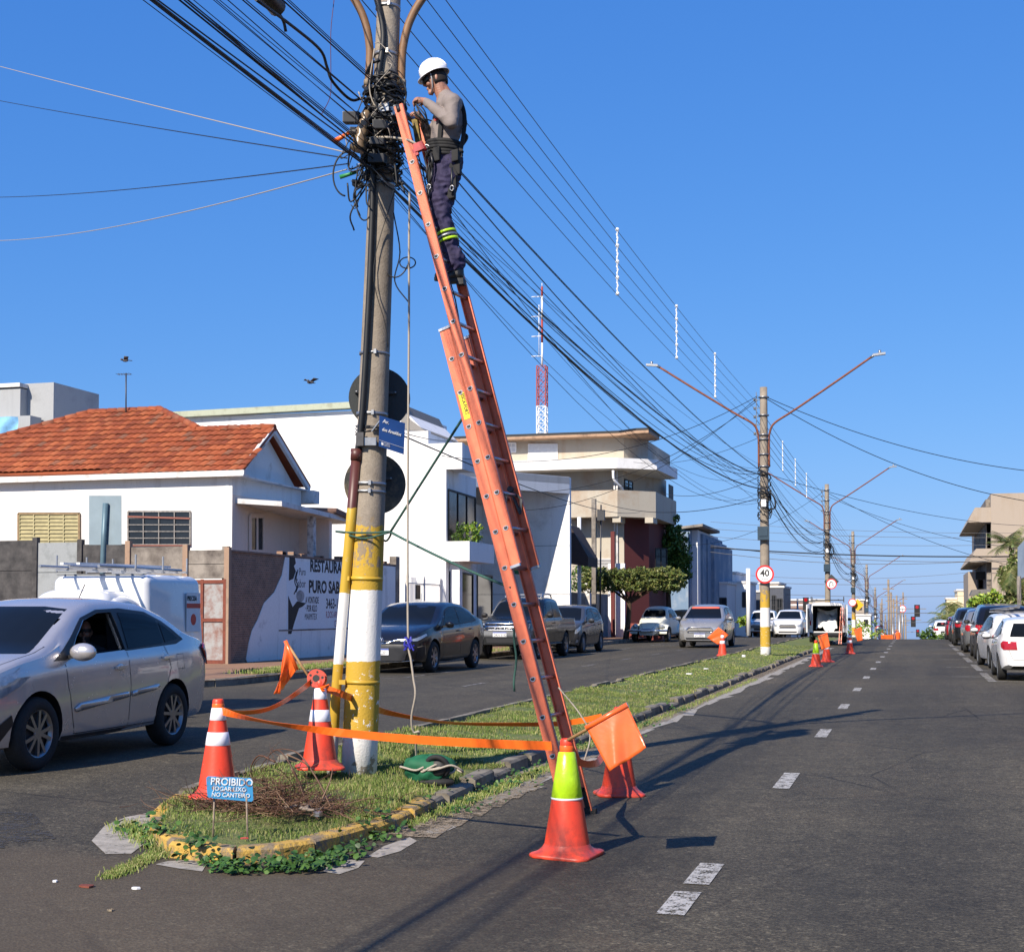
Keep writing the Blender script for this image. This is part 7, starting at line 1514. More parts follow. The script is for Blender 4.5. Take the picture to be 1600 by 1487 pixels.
# ================================================================ BUILDINGS, WALLS, TREES
def pplane(px, py, p0, n_):
    r = ray(px, py); c0_ = Vector((0, 0, CZ)); t = (Vector(p0)-c0_).dot(Vector(n_))/r.dot(Vector(n_)); return c0_+r*t
def bwin(parent, a, b, c, d, nx_, ny, fm, gm, name='window', fw=.05, out=None, sill=False):
    """window from four corners (a lower-left, b lower-right, c upper-right, d upper-left); frame stands proud, panes behind"""
    a, b, c, d = map(Vector, (a, b, c, d)); n_ = (b-a).cross(d-a).normalized()
    if out is not None and n_.dot(Vector(out)) < 0: n_ = -n_
    m = M(); m.prism([a, b, c, d], n_*.012); w = m.build(name, gm, parent)
    m = M(); P = lambda u, v: a.lerp(b, u).lerp(d.lerp(c, u), v)+n_*.025
    for i in range(nx_+1): u = i/nx_; m.bar(P(u, 0), P(u, 1), fw if i in (0, nx_) else fw*.7, .04, up=n_)
    for j in range(ny+1): v = j/ny; m.bar(P(0, v), P(1, v), fw if j in (0, ny) else fw*.6, .036, up=n_)
    fr = m.build('frame', fm, w if False else parent); fr.parent = w; fr.matrix_parent_inverse = Matrix.Identity(4)
    # child of the pane: same frame as the pane's parent
    if sill: m = M(); m.bar(a-(b-a)*.03-Vector((0, 0, .04)), b+(b-a)*.03-Vector((0, 0, .04)), .12, .06, up=n_); m.build('sill', MT['trim'], parent)
    return w
def block(m, x0, y0, x1, y1, z0, z1): m.box((min(x0, x1), min(y0, y1), z0), (max(x0, x1), max(y0, y1), z1))
def tile_roof(parent, poly, udir, vdir, tw=.22, tl=.36):
    """clay tiles as separate curved plates laid over a planar outline"""
    poly = [Vector(p) for p in poly]; o_ = poly[0]; u_ = Vector(udir).normalized(); n_ = u_.cross(Vector(vdir)).normalized(); n_ = n_ if n_.z > 0 else -n_; v_ = n_.cross(u_).normalized(); v_ = v_ if v_.z > 0 else -v_
    P2 = [((p-o_).dot(u_), (p-o_).dot(v_)) for p in poly]
    def inside(x, y):
        c = False
        for i in range(len(P2)):
            (x1, y1), (x2, y2) = P2[i], P2[(i+1) % len(P2)]
            if (y1 > y) != (y2 > y) and x < (x2-x1)*(y-y1)/(y2-y1)+x1: c = not c
        return c
    m = M(); m.prism(poly, -n_*.06); m.build('roof_deck', MT['tile'], parent)
    m = M(); m.smooth = True; a0, a1 = min(p[0] for p in P2), max(p[0] for p in P2); b0, b1 = min(p[1] for p in P2), max(p[1] for p in P2); y = b0
    while y < b1:
        x = a0
        while x < a1:
            if inside(x+tw/2, y+tl*.4) :
                vs = []; j = random.uniform(-.008, .008)
                for v, lift in ((-.04, .06), (tl+.02, .015)):
                    for i in range(6):
                        t = i/5; zz_ = lift+.035*math.sin(PI*t*1.0)**.8 if t < 1 else lift-.01; vs.append(o_+u_*(x+tw*t)+v_*(y+v+j)+n_*(zz_+j*.5))
                for i in range(6): vs.append(vs[i]-n_*.012)
                b_ = len(m.v); m.add(vs, [(i, i+1, 7+i, 6+i) for i in range(5)]+[(12+i, 13+i, i+1, i) for i in range(5)])
            x += tw
        y += tl
    m.build('roof_tiles', MT['tile'], parent)
def ridge(parent, a, b, r=.12):
    a = Vector(a); b = Vector(b); n = max(2, int((b-a).length/.36)); m = M()
    for i in range(n): p = a.lerp(b, i/n); q_ = a.lerp(b, (i+1.08)/n); m.tube([p, q_+Vector((0, 0, .0))], [r*.92, r*1.08], 8)
    m.build('ridge_tiles', MT['tile'], parent)
# ---- concrete slab wall with gate along the side street (plane Y=32.8)
WYc = 32.8; zb = T(-18, 32)+.10; q = thing('concrete_wall', 'patchy concrete slab wall with posts along the side street behind the white van', 'wall', (-22, WYc, zb))
xs = [pY(x, 900, WYc).x for x in (-120, -40, 55, 125, 200, 290, 355)]; tops = [3.55, 3.52, 3.45, 3.38, 3.32, 3.2, 3.12]; MT['wallpale'] = weathered('pale_painted_slabs', (.36, .39, .40), (.2, .22, .22), .4, 2); mats_ = ['walldark', 'walldark', 'wallpale', 'walldark', 'wallgrey', 'wallgrey']
for i in range(6):
    z0 = zb; z1 = (tops[i]+tops[i+1])/2
    if i == 5: z0 = 2.42
    m = M(); hh = (z1-z0)/ (4 if i < 4 else 2)
    for k in range(4 if i < 4 else 2): m.box((xs[i]+.02, WYc, z0+hh*k+.008), (xs[i+1]-.02, WYc+.08, z0+hh*(k+1)-.008))
    m.box((xs[i]+.02, WYc+.03, z0), (xs[i+1]-.02, WYc+.06, z1-.02)); m.build('slab_panel', MT[mats_[i]], q)
tanpost = weathered('tan_posts', (.42, .28, .19), (.2, .15, .12), .3, 3)
for i in range(7):
    m = M(); m.box((xs[i]-.07, WYc-.05, zb), (xs[i]+.07, WYc+.1, tops[i]+.10)); m.build('post', tanpost if i >= 4 else MT['walldark'], q)
m = M(); m.box((pY(301, 900, WYc).x-.06, WYc-.04, zb), (pY(301, 900, WYc).x+.04, WYc+.06, 2.40)); m.build('post', MT['walldark'], q)
gx0, gx1 = pY(303, 950, WYc).x, pY(352, 950, WYc).x; q = thing('metal_gate', 'rusty white sheet metal gate in a red brown frame by the corner', 'gate', ((gx0+gx1)/2, WYc, zb))
m = M(); m.box((gx0, WYc-.02, zb+.08), (gx1, WYc+.01, 2.36)); m.build('gate_sheet', MT['gate'], q)
m = M()
for x in (gx0, gx0+(gx1-gx0)*.28, gx1): m.box((x-.04, WYc-.055, zb+.04), (x+.04, WYc-.02, 2.4))
for z in (zb+.08, 1.35, 2.34): m.box((gx0, WYc-.05, z-.045), (gx1, WYc-.022, z+.045))
m.build('gate_frame', MT['gateframe'], q)
# ---- restaurant wall along the avenue pavement (plane X=-17)
RX = -17.0; zb = T(-17, 36)+.13; y0, y1 = 33.0, 45.2; ztp = lambda y: 3.12+.0*y
q = thing('painted_wall', 'peeling whitewashed pavement wall with hand painted RESTAURANTE advertisement', 'wall', (RX, 39, zb))
m = M(); 
edge = [(370, 862), (445, 868), (440, 898), (428, 925), (412, 942), (402, 968), (393, 985), (388, 1005), (384, 1030), (374, 1042)]
E3 = [pX(x, y, RX) for x, y in edge]; yA = E3[1].y
m.box((RX-.18, y0, zb-.1), (RX-.006, y1, 3.12)); m.build('wall', MT['wallbrick'], q)
whitewash = weathered('whitewashed_plaster', (.88, .90, .86), (.4, .42, .40), .1, 1.6)
m = M(); P = [Vector((RX, E3[1].y, 3.10))]+[Vector((RX, p.y, p.z)) for p in E3[2:9]]+[Vector((RX, E3[8].y+.1, zb-.05)), Vector((RX, y1, zb-.05)), Vector((RX, y1, 3.10))]; m.prism(P, (.02, 0, 0)); m.build('plaster', whitewash, q)
m = M(); m.box((RX-.2, y0, 3.12), (RX+.03, y1, 3.17))
for k in range(26): y = random.uniform(y0+2, y1-.4); m.box((RX-.18, y, 3.17), (RX, y+random.uniform(.1, .3), 3.17+random.uniform(.03, .12)))
m.build('coping', MT['wallbrick'], q)
m = M(); m.box((RX-.2, y1, zb-.1), (RX+.04, y1+.35, 3.45)); m.build('end_pillar', MT['wallgrey'], q)
m = M(); m.box((RX-.10, y0-.16, zb-.1), (RX+.05, y0, 3.25)); m.build('corner_pillar', MT['wallgrey'], q)
m = M(); m.box((RX+.02, E3[5].y+1.3, 1.02), (RX+.03, y1, 1.06)); m.build('plinth_edge', MT['wallgrey'], q)
panel = [pX(447, 868, RX), pX(447, 990, RX)]; py0 = panel[0].y; 
m = M(); m.box((RX+.021, py0, 1.06), (RX+.024, py0+7.4, 3.02)); m.build('painted_panel', weathered('pale_blue_panel', (.78, .86, .88), (.8, .8, .78), .3, 2), q)
def wtx(s, size, px, py, mat, **k): p = pX(px, py, RX); return text(s, size, frame((RX+.0255, p.y, p.z), (0, 1, 0), (0, 0, 1)), mat, q, **k)
wtx('RESTAURANTE', .48, 483, 892, MT['ink'], sx=1.03, bold=.018, ext=.001); wtx('PURO SABOR', .50, 481, 925, MT['ink'], sx=1.0, bold=.02, ext=.001); wtx('3463-1020', .42, 508, 950, MT['ink'], sx=.8, bold=.008, ext=.001)
wtx('Puro', .30, 466, 898, MT['ink'], sx=.8, ext=.001); wtx('Sabor', .34, 461, 917, MT['ink'], sx=.85, ext=.001)
wtx('A VONTADE', .27, 476, 942, MT['ink'], sx=.62, ext=.001, bold=.006); wtx('\u00b7 POR KILO', .27, 476, 955, MT['ink'], sx=.62, ext=.001, bold=.006); wtx('\u00b7MARMITEX', .27, 474, 968, MT['ink'], sx=.66, ext=.001)
redink = simple('faded_red_ink', (.35, .06, .09), .8); wtx('R.DOS ARNALDOS', .29, 508, 965, redink, sx=.62, ext=.001); wtx('CENTRO', .29, 521, 979, redink, sx=.62, ext=.001)
m = M()
for poly in ([(451, 867), (459, 867), (461, 880), (458, 884), (461, 892), (457, 904), (450, 907)], [(449, 930), (456, 948), (463, 939), (477, 942), (472, 947), (466, 950), (458, 975), (454, 990), (449, 990)]):
    m.prism([Vector((RX+.0245, pX(x, y, RX).y, pX(x, y, RX).z)) for x, y in poly], (.001, 0, 0))
for pts in ([(464, 890), (461, 905), (464, 915), (461, 925)], [(462, 893), (459, 908), (462, 918), (458, 928)]): m.tube(cat([Vector((RX+.024, pX(x, y, RX).y, pX(x, y, RX).z)) for x, y in pts], 4), .02, 4)
m.build('painted_figure', MT['ink'], q)
m = M(); c = pX(468, 931, RX); m.prism([Vector((RX+.0245, c.y+.28*math.cos(a), c.z+.17*math.sin(a))) for a in [2*PI*i/20 for i in range(20)]], (.0008, 0, 0)); m.build('painted_plate', simple('painted_plate_grey', (.4, .42, .42), .8, 0, .5, 6), q)
# ---- tile-roofed house
HX, HY = -18.32, 35.76; q = thing('house', 'white house with orange clay tile roof and rusty barred windows behind the concrete wall', 'house', (-23, 38, .1))
m = M(); m.box((-31, HY, 0), (HX, 40.4, 5.42)); m.build('wall', MT['wallwhite'], q)
p0 = Vector((-18, 35.62, 5.50)); sl_ = .60; pn = Vector((0, -sl_, 1))
pt = [pplane(x, y, p0, pn) for x, y in ((378, 736), (430, 668), (310, 672), (250, 640), (140, 645), (0, 685), (-80, 706), (-80, 743))]
tile_roof(q, pt, (1, 0, 0), (0, 1, sl_)); ridge(q, pt[1], pt[2]); ridge(q, pt[2]+Vector((0, 0, .05)), pt[3]); ridge(q, pt[3], pt[4]); ridge(q, pt[4], pt[6])
G1, G2 = pt[1], pt[0]; back = Vector((G1.x, G1.y*2-G2.y, G2.z)); gl_ = pt[2]
m = M(); m.prism([G1, gl_, Vector((gl_.x, back.y, back.z)), back], (0, 0, .06)); m.prism([pt[3], pt[4], Vector((pt[4].x-3, pt[3].y+3, 5.6)), Vector((pt[3].x+2, pt[3].y+3, 5.6))], (0, 0, .06)); m.prism([pt[2], pt[3], Vector((pt[3].x+2.2, pt[3].y+3, 5.6)), Vector((pt[2].x+.8, back.y+.3, 5.55))], (0, 0, .05)); m.build('roof_slope', MT['tile'], q)
gxw = G1.x-.35
m = M(); m.prism([Vector((gxw, HY, 5.40)), Vector((gxw, G1.y, G1.z-.12)), Vector((gxw, back.y-.35, 5.40))], (-.15, 0, 0)); m.box((HX-.1, HY-.012, 4.86), (gxw, back.y-.3, 5.40)); m.build('gable', MT['wallwhite'], q)
for a, b in ((G1, G2), (G1, back)):
    m = M(); m.bar(a+Vector((-.06, 0, -.06)), b+Vector((-.06, 0, -.06)), .10, .18); m.build('barge_board', MT['trim'], q)
m = M(); m.prism([G2+Vector((0, -.0, -.1)), back+Vector((0, 0, -.1)), back+Vector((-.4, 0, -.1)), G2+Vector((-.4, 0, -.1))], (0, 0, -.04)); m.box((HX-.4, back.y-.25, 4.95), (HX+.35, back.y+.25, 5.35)); m.build('eaves', MT['trim'], q)
m = M(); m.box((-31, 35.50, 5.36), (G2.x+.1, 35.64, 5.50)); m.bar((-31, 35.49, 5.36), (G2.x+.1, 35.49, 5.36), .05); m.box((-31, 35.64, 5.37), (G2.x, 36.05, 5.41)); m.build('gutter', MT['trim'], q)
def wq(x0, y0_, x1, y1_, Y=HY): return [pY(x0, y1_, Y), pY(x1, y1_, Y), pY(x1, y0_, Y), pY(x0, y0_, Y)]
def off(P, v): return [p+Vector(v) for p in P]
shf = simple('shutter_frame', (.30, .20, .10), .7, 0, .3, 8)
bwin(q, *off(wq(31, 803, 124, 856), (0, -.004, 0)), 4, 9, MT['shutter'], MT['shutter'], 'louvred_shutter', .05, (0, -1, 0)); 
m = M(); P = wq(30, 802, 125, 857); 
for a, b in ((0, 1), (1, 2), (2, 3), (3, 0)): m.bar(P[a]+Vector((0, -.03, 0)), P[b]+Vector((0, -.03, 0)), .06, .05, up=(0, 1, 0))
m.build('shutter_frame', shf, q)
rustw = simple('rusty_window_frame', (.30, .28, .26), .7, .2, .5, 14)
bwin(q, *wq(201, 799, 298, 851), 4, 5, rustw, MT['window'], 'window', .045, (0, -1, 0)); m = M(); P = wq(200, 798, 299, 852); redf = simple('red_oxide', (.28, .1, .07), .7)
for a, b in ((0, 1),): m.bar(P[a]+Vector((0, -.035, 0)), P[b]+Vector((0, -.035, 0)), .04, .05, up=(0, 1, 0))
m.bar(pY(201, 807, HY)+Vector((0, -.05, 0)), pY(298, 810, HY)+Vector((0, -.05, 0)), .05, .03, up=(0, 1, 0)); m.build('window_surround', redf, q)
# side wall, porch
m = M(); m.box((HX-.2, HY+.01, 0), (HX+.004, 40.3, 4.85)); m.build('side_wall', MT['wallpink'], q); m = M(); m.box((HX, 40.25, 0), (RX-.3, 40.45, 4.5)); m.build('back_wall', MT['wallpink'], q)
dq = [pX(390, 862, HX+.02), pX(411, 862, HX+.02), pX(411, 806, HX+.02), pX(390, 806, HX+.02)]; bwin(q, *dq, 2, 1, MT['wallpink'], MT['window'], 'door', .12, (1, 0, 0))
sA = pY(362, 778, 35.9); sB = pX(556, 797, RX-.1); m = M(); zS = sA.z; m.prism([Vector((sA.x, sA.y, zS)), Vector((RX-.1, 36.4, zS-.08)), Vector((RX-.1, sB.y, zS-.25)), Vector((HX-1.5, sB.y, zS-.25)), Vector((HX-1.5, 37, zS))], (0, 0, -.14)); m.build('porch_roof', MT['trim'], q)
m = M()
for k in range(14): t = k/14; y = 40.2+(sB.y-40.2)*t; m.tube([(RX-1.6, y, zS-.02-.2*t), (RX-.02, y, zS-.10-.2*t)], .09, 8)
m.build('porch_tiles', simple('brown_tiles', (.26, .15, .11), .85, 0, .3, 6), q)
pc = pX(487, 830, RX-.45); m = M(); m.box((pc.x-.1, pc.y-.1, 0), (pc.x+.1, pc.y+.1, zS-.25)); m.build('porch_post', weathered('peeling_post', (.62, .62, .61), (.15, .14, .13), .6, 6), q)
# antenna on roof
a = pY(197, 640, 39.5); b = pY(197, 583, 39.5); m = M(); m.tube([a-Vector((0, 0, .4)), b], .022, 6); m.bar(b+Vector((-.32, 0, -.02)), b+Vector((.18, 0, -.05)), .02)
for k in range(6): m.bar(b+Vector((-.3+.09*k, -.12, -.02)), b+Vector((-.3+.09*k, .12, -.03)), .008)
tag(m.build('tv_antenna', MT['dsteel']), 'thin television antenna mast standing on the tiled roof', 'antenna')
def bird(px, py, Y, label, sc=1.0, rz=0.0):
    c = pY(px, py, Y); m = M(); m.smooth = True; X = Matrix.Rotation(rz, 3, 'Z')
    m.ball(c, .085*sc, 14, 10, (1.7, .8, .8)); m.ball(c+X @ Vector((-.16*sc, 0, .03*sc)), .05*sc, 10, 8); m.add([c+X @ Vector(v)*sc for v in ((.1, -.03, 0), (.1, .03, 0), (.28, .06, -.01), (.28, -.06, -.01), (.1, 0, .02))], [(0, 1, 2, 3), (4, 1, 2), (4, 3, 0)])
    for s in (1, -1): m.add([c+X @ Vector(v)*sc for v in ((-.08, s*.05, .03), (.09, s*.05, .02), (.12, s*.22, .12), (.05, s*.36, .10), (-.07, s*.2, .14))], [(0, 1, 2, 3, 4)])
    o = m.build('bird', simple('bird_grey', (.10, .10, .11), .8, 0, .6, 12) if 'bird_grey' not in D.materials else D.materials['bird_grey']); sd_ = o.modifiers.new('so', 'SOLIDIFY'); sd_.thickness = .008; tag(o, label, 'bird')
bird(196, 563, 39.5, 'grey pigeon flying just above the roof antenna', .75, .6); bird(485, 597, 38, 'grey pigeon flying in the sky left of the round sign', .75, 1.4)
# blue grey panel on a leaning post in front of the house (back of a road sign)
SYp = 24.5; q = thing('road_sign', 'blue grey rectangular back of a road sign on a leaning post before the house wall', 'road sign', tuple(gp(150, 1050, .23)))
m = M(); P = [pY(139, 774, SYp), pY(190, 774, SYp), pY(190, 851, SYp), pY(139, 851, SYp)]; m.prism(P, (0, .004, 0)); m.build('sign_plate', simple('sign_back_blue', (.30, .38, .42), .45, .2, .12, 3), q)
m = M(); m.tube([pY(165, 786, SYp-.05), pY(162, 850, SYp-.05), pY(155, 1060, SYp-.05)], .055, 12); m.build('post', simple('blue_grey_post', (.13, .22, .27), .5, .2, .2, 5), q)
# ---- far left white block, tiled gable, tarp
q = thing('water_tower_block', 'pale grey blocky rooftop structure at the far left edge above the tiles', 'building', tuple(pY(40, 660, 55)))
m = M(); a = pY(-60, 600, 52); b = pY(88, 600, 52); m.box((a.x, 52, 0), (pY(32, 600, 52).x, 55, pY(0, 608, 52).z)); m.box((pY(30, 600, 52.5).x, 52.5, 0), (pY(84, 600, 52.5).x, 56, pY(30, 600, 52.5).z)); m.box((a.x, 51.6, 0), (pY(48, 600, 51.6).x, 52.4, pY(0, 651, 51.6).z)); m.build('wall', weathered('pale_grey_block', (.46, .475, .48), (.3, .31, .32), .2, .6), q)
m = M(); m.box((a.x, 51.9, pY(0, 606, 52).z), (pY(33, 600, 52).x, 55.1, pY(0, 600, 52).z)); m.build('cornice', MT['trim'], q)
P = [pY(-40, 651, 51), pY(27, 651, 51), pY(27, 684, 51), pY(-40, 690, 51)]; m = M(); m.smooth = True; m.grid(lambda u, v: P[0].lerp(P[1], u).lerp(P[3].lerp(P[2], u), v)+Vector((0, .08*math.sin(u*13+v*5), 0)), 20, 10); tag(m.build('tarpaulin', simple('pale_blue_tarp', (.22, .48, .75), .4, 0, .3, 3)), 'pale blue tarpaulin hung below the rooftop block at the left edge', 'tarpaulin')
q = thing('distant_house', 'small tiled gable roof peeking out behind the large tiled roof', 'house', tuple(pY(110, 660, 60)))
p_ = [pY(84, 632, 60), pY(126, 641, 60), pY(84, 650, 60)]; m = M(); m.prism([pY(80, 630, 60), pY(127, 645, 60), pY(127, 660, 60), pY(80, 660, 60)], (0, 4, 0)); m.build('wall', MT['wallwhite'], q); m = M(); m.prism([pY(80, 628, 59.8), pY(118, 640, 59.8), pY(105, 651, 59.5), pY(80, 651, 59.5)], (0, -.1, .1)); m.build('roof', MT['tile'], q)
# ---- large white building behind (rear gable) and modern white front building
q = thing('white_hall', 'large plain white hall with a pale green coping rising behind the tiled house', 'building', tuple(pY(440, 900, 56)))
a = pY(278, 646, 56); b = pY(628, 637, 56); m = M(); zt_ = pY(400, 648, 56).z; m.box((a.x, 56, 0), (b.x, 62, zt_)); m.prism([Vector((b.x, 56, zt_)), pY(664, 674, 56), Vector((pY(664, 674, 56).x, 56, 0)), Vector((b.x, 56, 0))], (0, 5, 0)); m.build('wall', MT['wallplain'], q)
m = M(); m.bar((a.x-.2, 55.95, zt_+.12), (b.x, 55.95, zt_+.24), .5, .26); m.build('coping', weathered('pale_green_coping', (.52, .56, .42), (.3, .3, .2), .3, 2), q)
m = M(); m.prism([Vector((b.x, 55.9, zt_+.2)), Vector((b.x, 55.9, zt_-.8)), pY(640, 672, 55.9), pY(664, 673, 55.9), pY(640, 655, 55.9)], (0, 5, 0)); m.build('gable_roof', weathered('grey_sheet_roof', (.30, .28, .25), (.2, .18, .15), .3, 2), q)
BX = -16.5; BY = 49.2; wb = thing('modern_white_building', 'modern white shop building with recessed dark glazing and angled portal canopy', 'building', (-18, 50, .2))
zt1 = pY(640, 674, BY).z; zt2 = pY(700, 692, BY).z; zr = pY(700, 733, BY).z; xr = pY(669, 690, BY).x; x2 = pY(722, 700, BY).x; x1 = pY(697, 820, BY).x
m = M(); m.box((-24, BY, 0), (xr, BY+.3, zt1)); m.box((xr, BY, 0), (x1, BY+.3, zt2)); m.box((x1, BY, zr), (x2, BY+.3, zt2)); m.box((-24, BY+.3, 0), (x1-.4, 51.2, zt2-.3)); m.build('front_wall', MT['wallplain'], wb)
m = M(); m.box((x1-.38, BY+.3, zr), (x2, 50.7, zt2-.05)); m.build('soffit_block', MT['wallcool'], wb)
m = M(); m.box((x1-.4, BY+.3, .1), (x1, 52.9, zr-.01)); m.box((x1-4, 52.9, .1), (x1-1.6, 59, 6.2)); m.build('avenue_facade', MT['wallplain'], wb)
# upper dark window and planter balcony on the avenue facade
Xf = x1+.01; gw = [pX(700, 848, Xf), pX(742, 850, Xf), pX(742, 778, Xf), pX(700, 765, Xf)]; 
def recw(nm, P4, mat, nx_=1, ny=1): return bwin(wb, *P4, nx_, ny, MT['black'], mat, nm, .07, (1, 0, 0))
warm = simple('tinted_glass_warm', (.10, .07, .05), .12, 0, .7, 3); recw('upper_window', gw, warm, 3, 1)
z_ = pX(700, 877, Xf).z; z1_ = pX(700, 846, Xf).z; yb0, yb1 = pX(697, 860, Xf).y, pX(742, 860, Xf).y; m = M(); m.box((Xf-.1, BY-.02, z_), (Xf+.9, yb1-.4, z1_)); m.build('planter_balcony', MT['wallplain'], wb)
m = M(); m.box((Xf+.0, BY+.35, .2), (Xf+.4, BY+.7, z_)); m.build('pier', MT['wallplain'], wb)
gw = [pX(702, 990, Xf), pX(738, 985, Xf), pX(738, 898, Xf), pX(702, 892, Xf)]; recw('shop_window', gw, MT['window'], 2, 1)
gw = [pX(745, 985, Xf), pX(768, 980, Xf), pX(768, 900, Xf), pX(745, 898, Xf)]; recw('shop_window', gw, MT['window'], 1, 1)
sgm = simple('white_letters', (.6, .6, .58), .6)
m = M()
for k in range(6): y = pX(713+k % 2, 925, Xf+.05); m.box((Xf+.035, y.y+.1, 2.35-.13*k), (Xf+.045, y.y+.55+.1*(k % 3), 2.40-.13*k))
m.build('window_notice', sgm, wb)
# portal canopy and fin
fY = 59.0; fx = pY(890, 850, fY).x; cA = Vector((fx-.54*7.4, 51.6, 0)); zc1 = pY(890, 745, fY).z; zc0 = pY(890, 771, fY).z; 
m = M(); m.prism([Vector((cA.x, cA.y, zc0-.1)), Vector((fx, fY, zc0)), Vector((fx, fY, zc1)), Vector((cA.x, cA.y, zc1-.1))], (-.25, 0, 0)); m.prism([Vector((cA.x, cA.y, zc1-.12)), Vector((fx, fY, zc1-.02)), Vector((fx-7, fY, zc1-.02)), Vector((cA.x-3.2, cA.y, zc1-.12))], (0, 0, -.3)); m.build('canopy', MT['wallcool'], wb)
m = M(); m.box((fx-7, fY, .1), (fx, fY+.3, zc1-.02)); m.build('portal_fin', MT['wallplain'], wb)
m = M()
for z in (2.3, 4.4): m.box((fx-7, fY-.006, z), (fx-.01, fY-.002, z+.02))
m.build('joint_line', MT['greyplastic'], wb)
m = M(); g1 = pY(822, 860, fY-1); m.box((g1.x-.5, fY-1.2, g1.z-1.0), (g1.x, fY-.6, g1.z+.9)); m.build('green_sign_box', simple('green_sign', (.02, .2, .07), .5), wb)
# fence between the painted wall and the white building
q = thing('railing_fence', 'white vertical bar fence between painted wall and white building', 'fence', (RX, 47, .2)); m = M(); y = 45.5
while y < 49.15: m.bar((RX+.3, y, .2), (RX+.3, y, 2.75), .022, .022); m.prism([(RX+.3, y-.02, 2.75), (RX+.3, y+.02, 2.75), (RX+.3, y, 2.9)], (.005, 0, 0)); y += .13
m.build('bars', MT['white'], q); m = M()
for z in (.5, 2.55): m.bar((RX+.3, 45.5, z), (RX+.3, 49.2, z), .04, .03)
for y in (45.5, 47.3, 49.1): m.bar((RX+.3, y, .2), (RX+.3, y, 2.8), .07, .07)
m.build('rail', MT['trim'], q)
m = M(); m.box((RX+.32, 46.4, 2.0), (RX+.36, 46.8, 2.5)); m.build('meter_panel', MT['window'], q)
# potted plants on planter
def leafcloud(name, label, cat_, blobs, n, s, mat, trunk=None, kind=None, parent=None, flatten=None):
    """blobs: (centre, rx, ry, rz); leaves gather in clumps near each blob's skin"""
    V_ = []; F_ = []; tot = sum(b[1]*b[2]*b[3] for b in blobs) 
    for c, rx_, ry_, rz_ in blobs:
        k = int(n*rx_*ry_*rz_/tot)+10; nc_ = max(4, k//26); d = rng.normal(size=(nc_, 3)); d /= np.linalg.norm(d, axis=1)[:, None]; rad = rng.uniform(.55, 1.02, nc_)[:, None]; cen_ = d*rad
        idx = rng.integers(0, nc_, k); p = cen_[idx]+rng.normal(0, .13, (k, 3)); p = p*np.array([rx_, ry_, rz_])+np.array(c)
        nn = rng.normal(size=(k, 3))+np.array([0, 0, .6]); nn /= np.linalg.norm(nn, axis=1)[:, None]; t = np.cross(nn, rng.normal(size=(k, 3))); t /= np.linalg.norm(t, axis=1)[:, None]; b_ = np.cross(nn, t); ss = s*rng.uniform(.6, 1.3, k)[:, None]
        V_.append(np.stack([p-t*ss, p+b_*ss*.5, p+t*ss, p-b_*ss*.5], 1).reshape(-1, 3))
    V_ = np.concatenate(V_); F_ = np.arange(len(V_)).reshape(-1, 4)
    if parent is None: parent = thing(name, label, cat_, tuple(trunk[0]) if trunk else tuple(Vector(blobs[0][0])-Vector((0, 0, blobs[0][3]))))
    V_ = V_-np.array(parent.location); o = fastmesh('crown' if trunk else 'foliage', V_, F_, mat, parent)
    if trunk:
        m = M(); pts, r0 = trunk[0:1], trunk[1]; top_ = trunk[2]; m.tube(cat([trunk[0], trunk[0].lerp(top_, .5)+Vector((.04, 0, 0)), top_], 5), [r0*(1-.35*i/10) for i in range(11)], 10)
        for c, rx_, ry_, rz_ in blobs[:8]:
            cc = Vector(c); m.tube(cat([top_-Vector((0, 0, .3)), top_.lerp(cc, .5)+Vector((0, 0, -.08)), cc], 4), [r0*.5*(1-.8*i/8) for i in range(9)], 6)
        m.build('trunk', MT['bark'], parent)
    return parent
zpl = z1_; leafcloud('potted_shrub', 'bright green shrub in the balcony planter of the white building', 'shrub', [((Xf+.5, BY+.9, zpl+.35), .35, .35, .45), ((Xf+.55, BY+1.6, zpl+.3), .35, .35, .4)], 900, .06, MT['leafbright'])
leafcloud('potted_shrub', 'dark shrub behind the bright one in the balcony planter', 'shrub', [((Xf+.35, BY+.35, zpl+.3), .25, .2, .4)], 400, .05, MT['leaf'])
# ---- metal sheet fence beyond the portal and yard
q = thing('metal_fence', 'grey corrugated metal fence beyond the white portal', 'fence', (-16.2, 66, .2)); m = M(); y = fY+.3
while y < 76: m.box((-15.9, y, .2), (-15.84, y+.17, 2.5)); m.box((-15.88, y+.17, .2), (-15.86, y+.2, 2.5)); y += .2
m.build('sheet', weathered('blue_grey_sheet', (.20, .24, .27), (.4, .42, .43), .3, .6), q)
m = M(); m.box((-15.84, 69.2, .2), (-15.6, 69.5, 3.2)); m.build('post', MT['trim'], q)
q = thing('lean_to_roof', 'dark sloping lean-to roof in the yard beyond the white portal', 'shed', (-17, 62, .2)); m = M(); P = [pY(890, 820, 62), pY(919, 870, 62), pY(919, 885, 62), pY(885, 880, 62)]; m.prism(P, (0, 2, 0)); m.build('roof', simple('dark_brown_roof', (.05, .03, .025), .8), q)
# ---- beige corner building with balconies
bb = thing('beige_corner_building', 'beige three storey corner building with wraparound balconies and dark red ground floor', 'building', (-17, 80, .2)); BYY = 76.0
def PB(x, y, Y=BYY): return pY(x, y, Y)
xc = PB(975, 800).x; x0 = PB(600, 800).x; xu = PB(975, 700).x
zr1 = PB(900, 686).z; zf3 = PB(900, 722).z; zc_ = PB(900, 735).z; zb1 = PB(900, 770).z; zb0 = PB(900, 812).z
m = M(); m.box((x0, BYY, 0), (xc, BYY+14, zb0)); m.box((x0, BYY+.2, zb0), (xc-.1, BYY+14, zf3)); m.build('wall', MT['wallbeige'], bb)
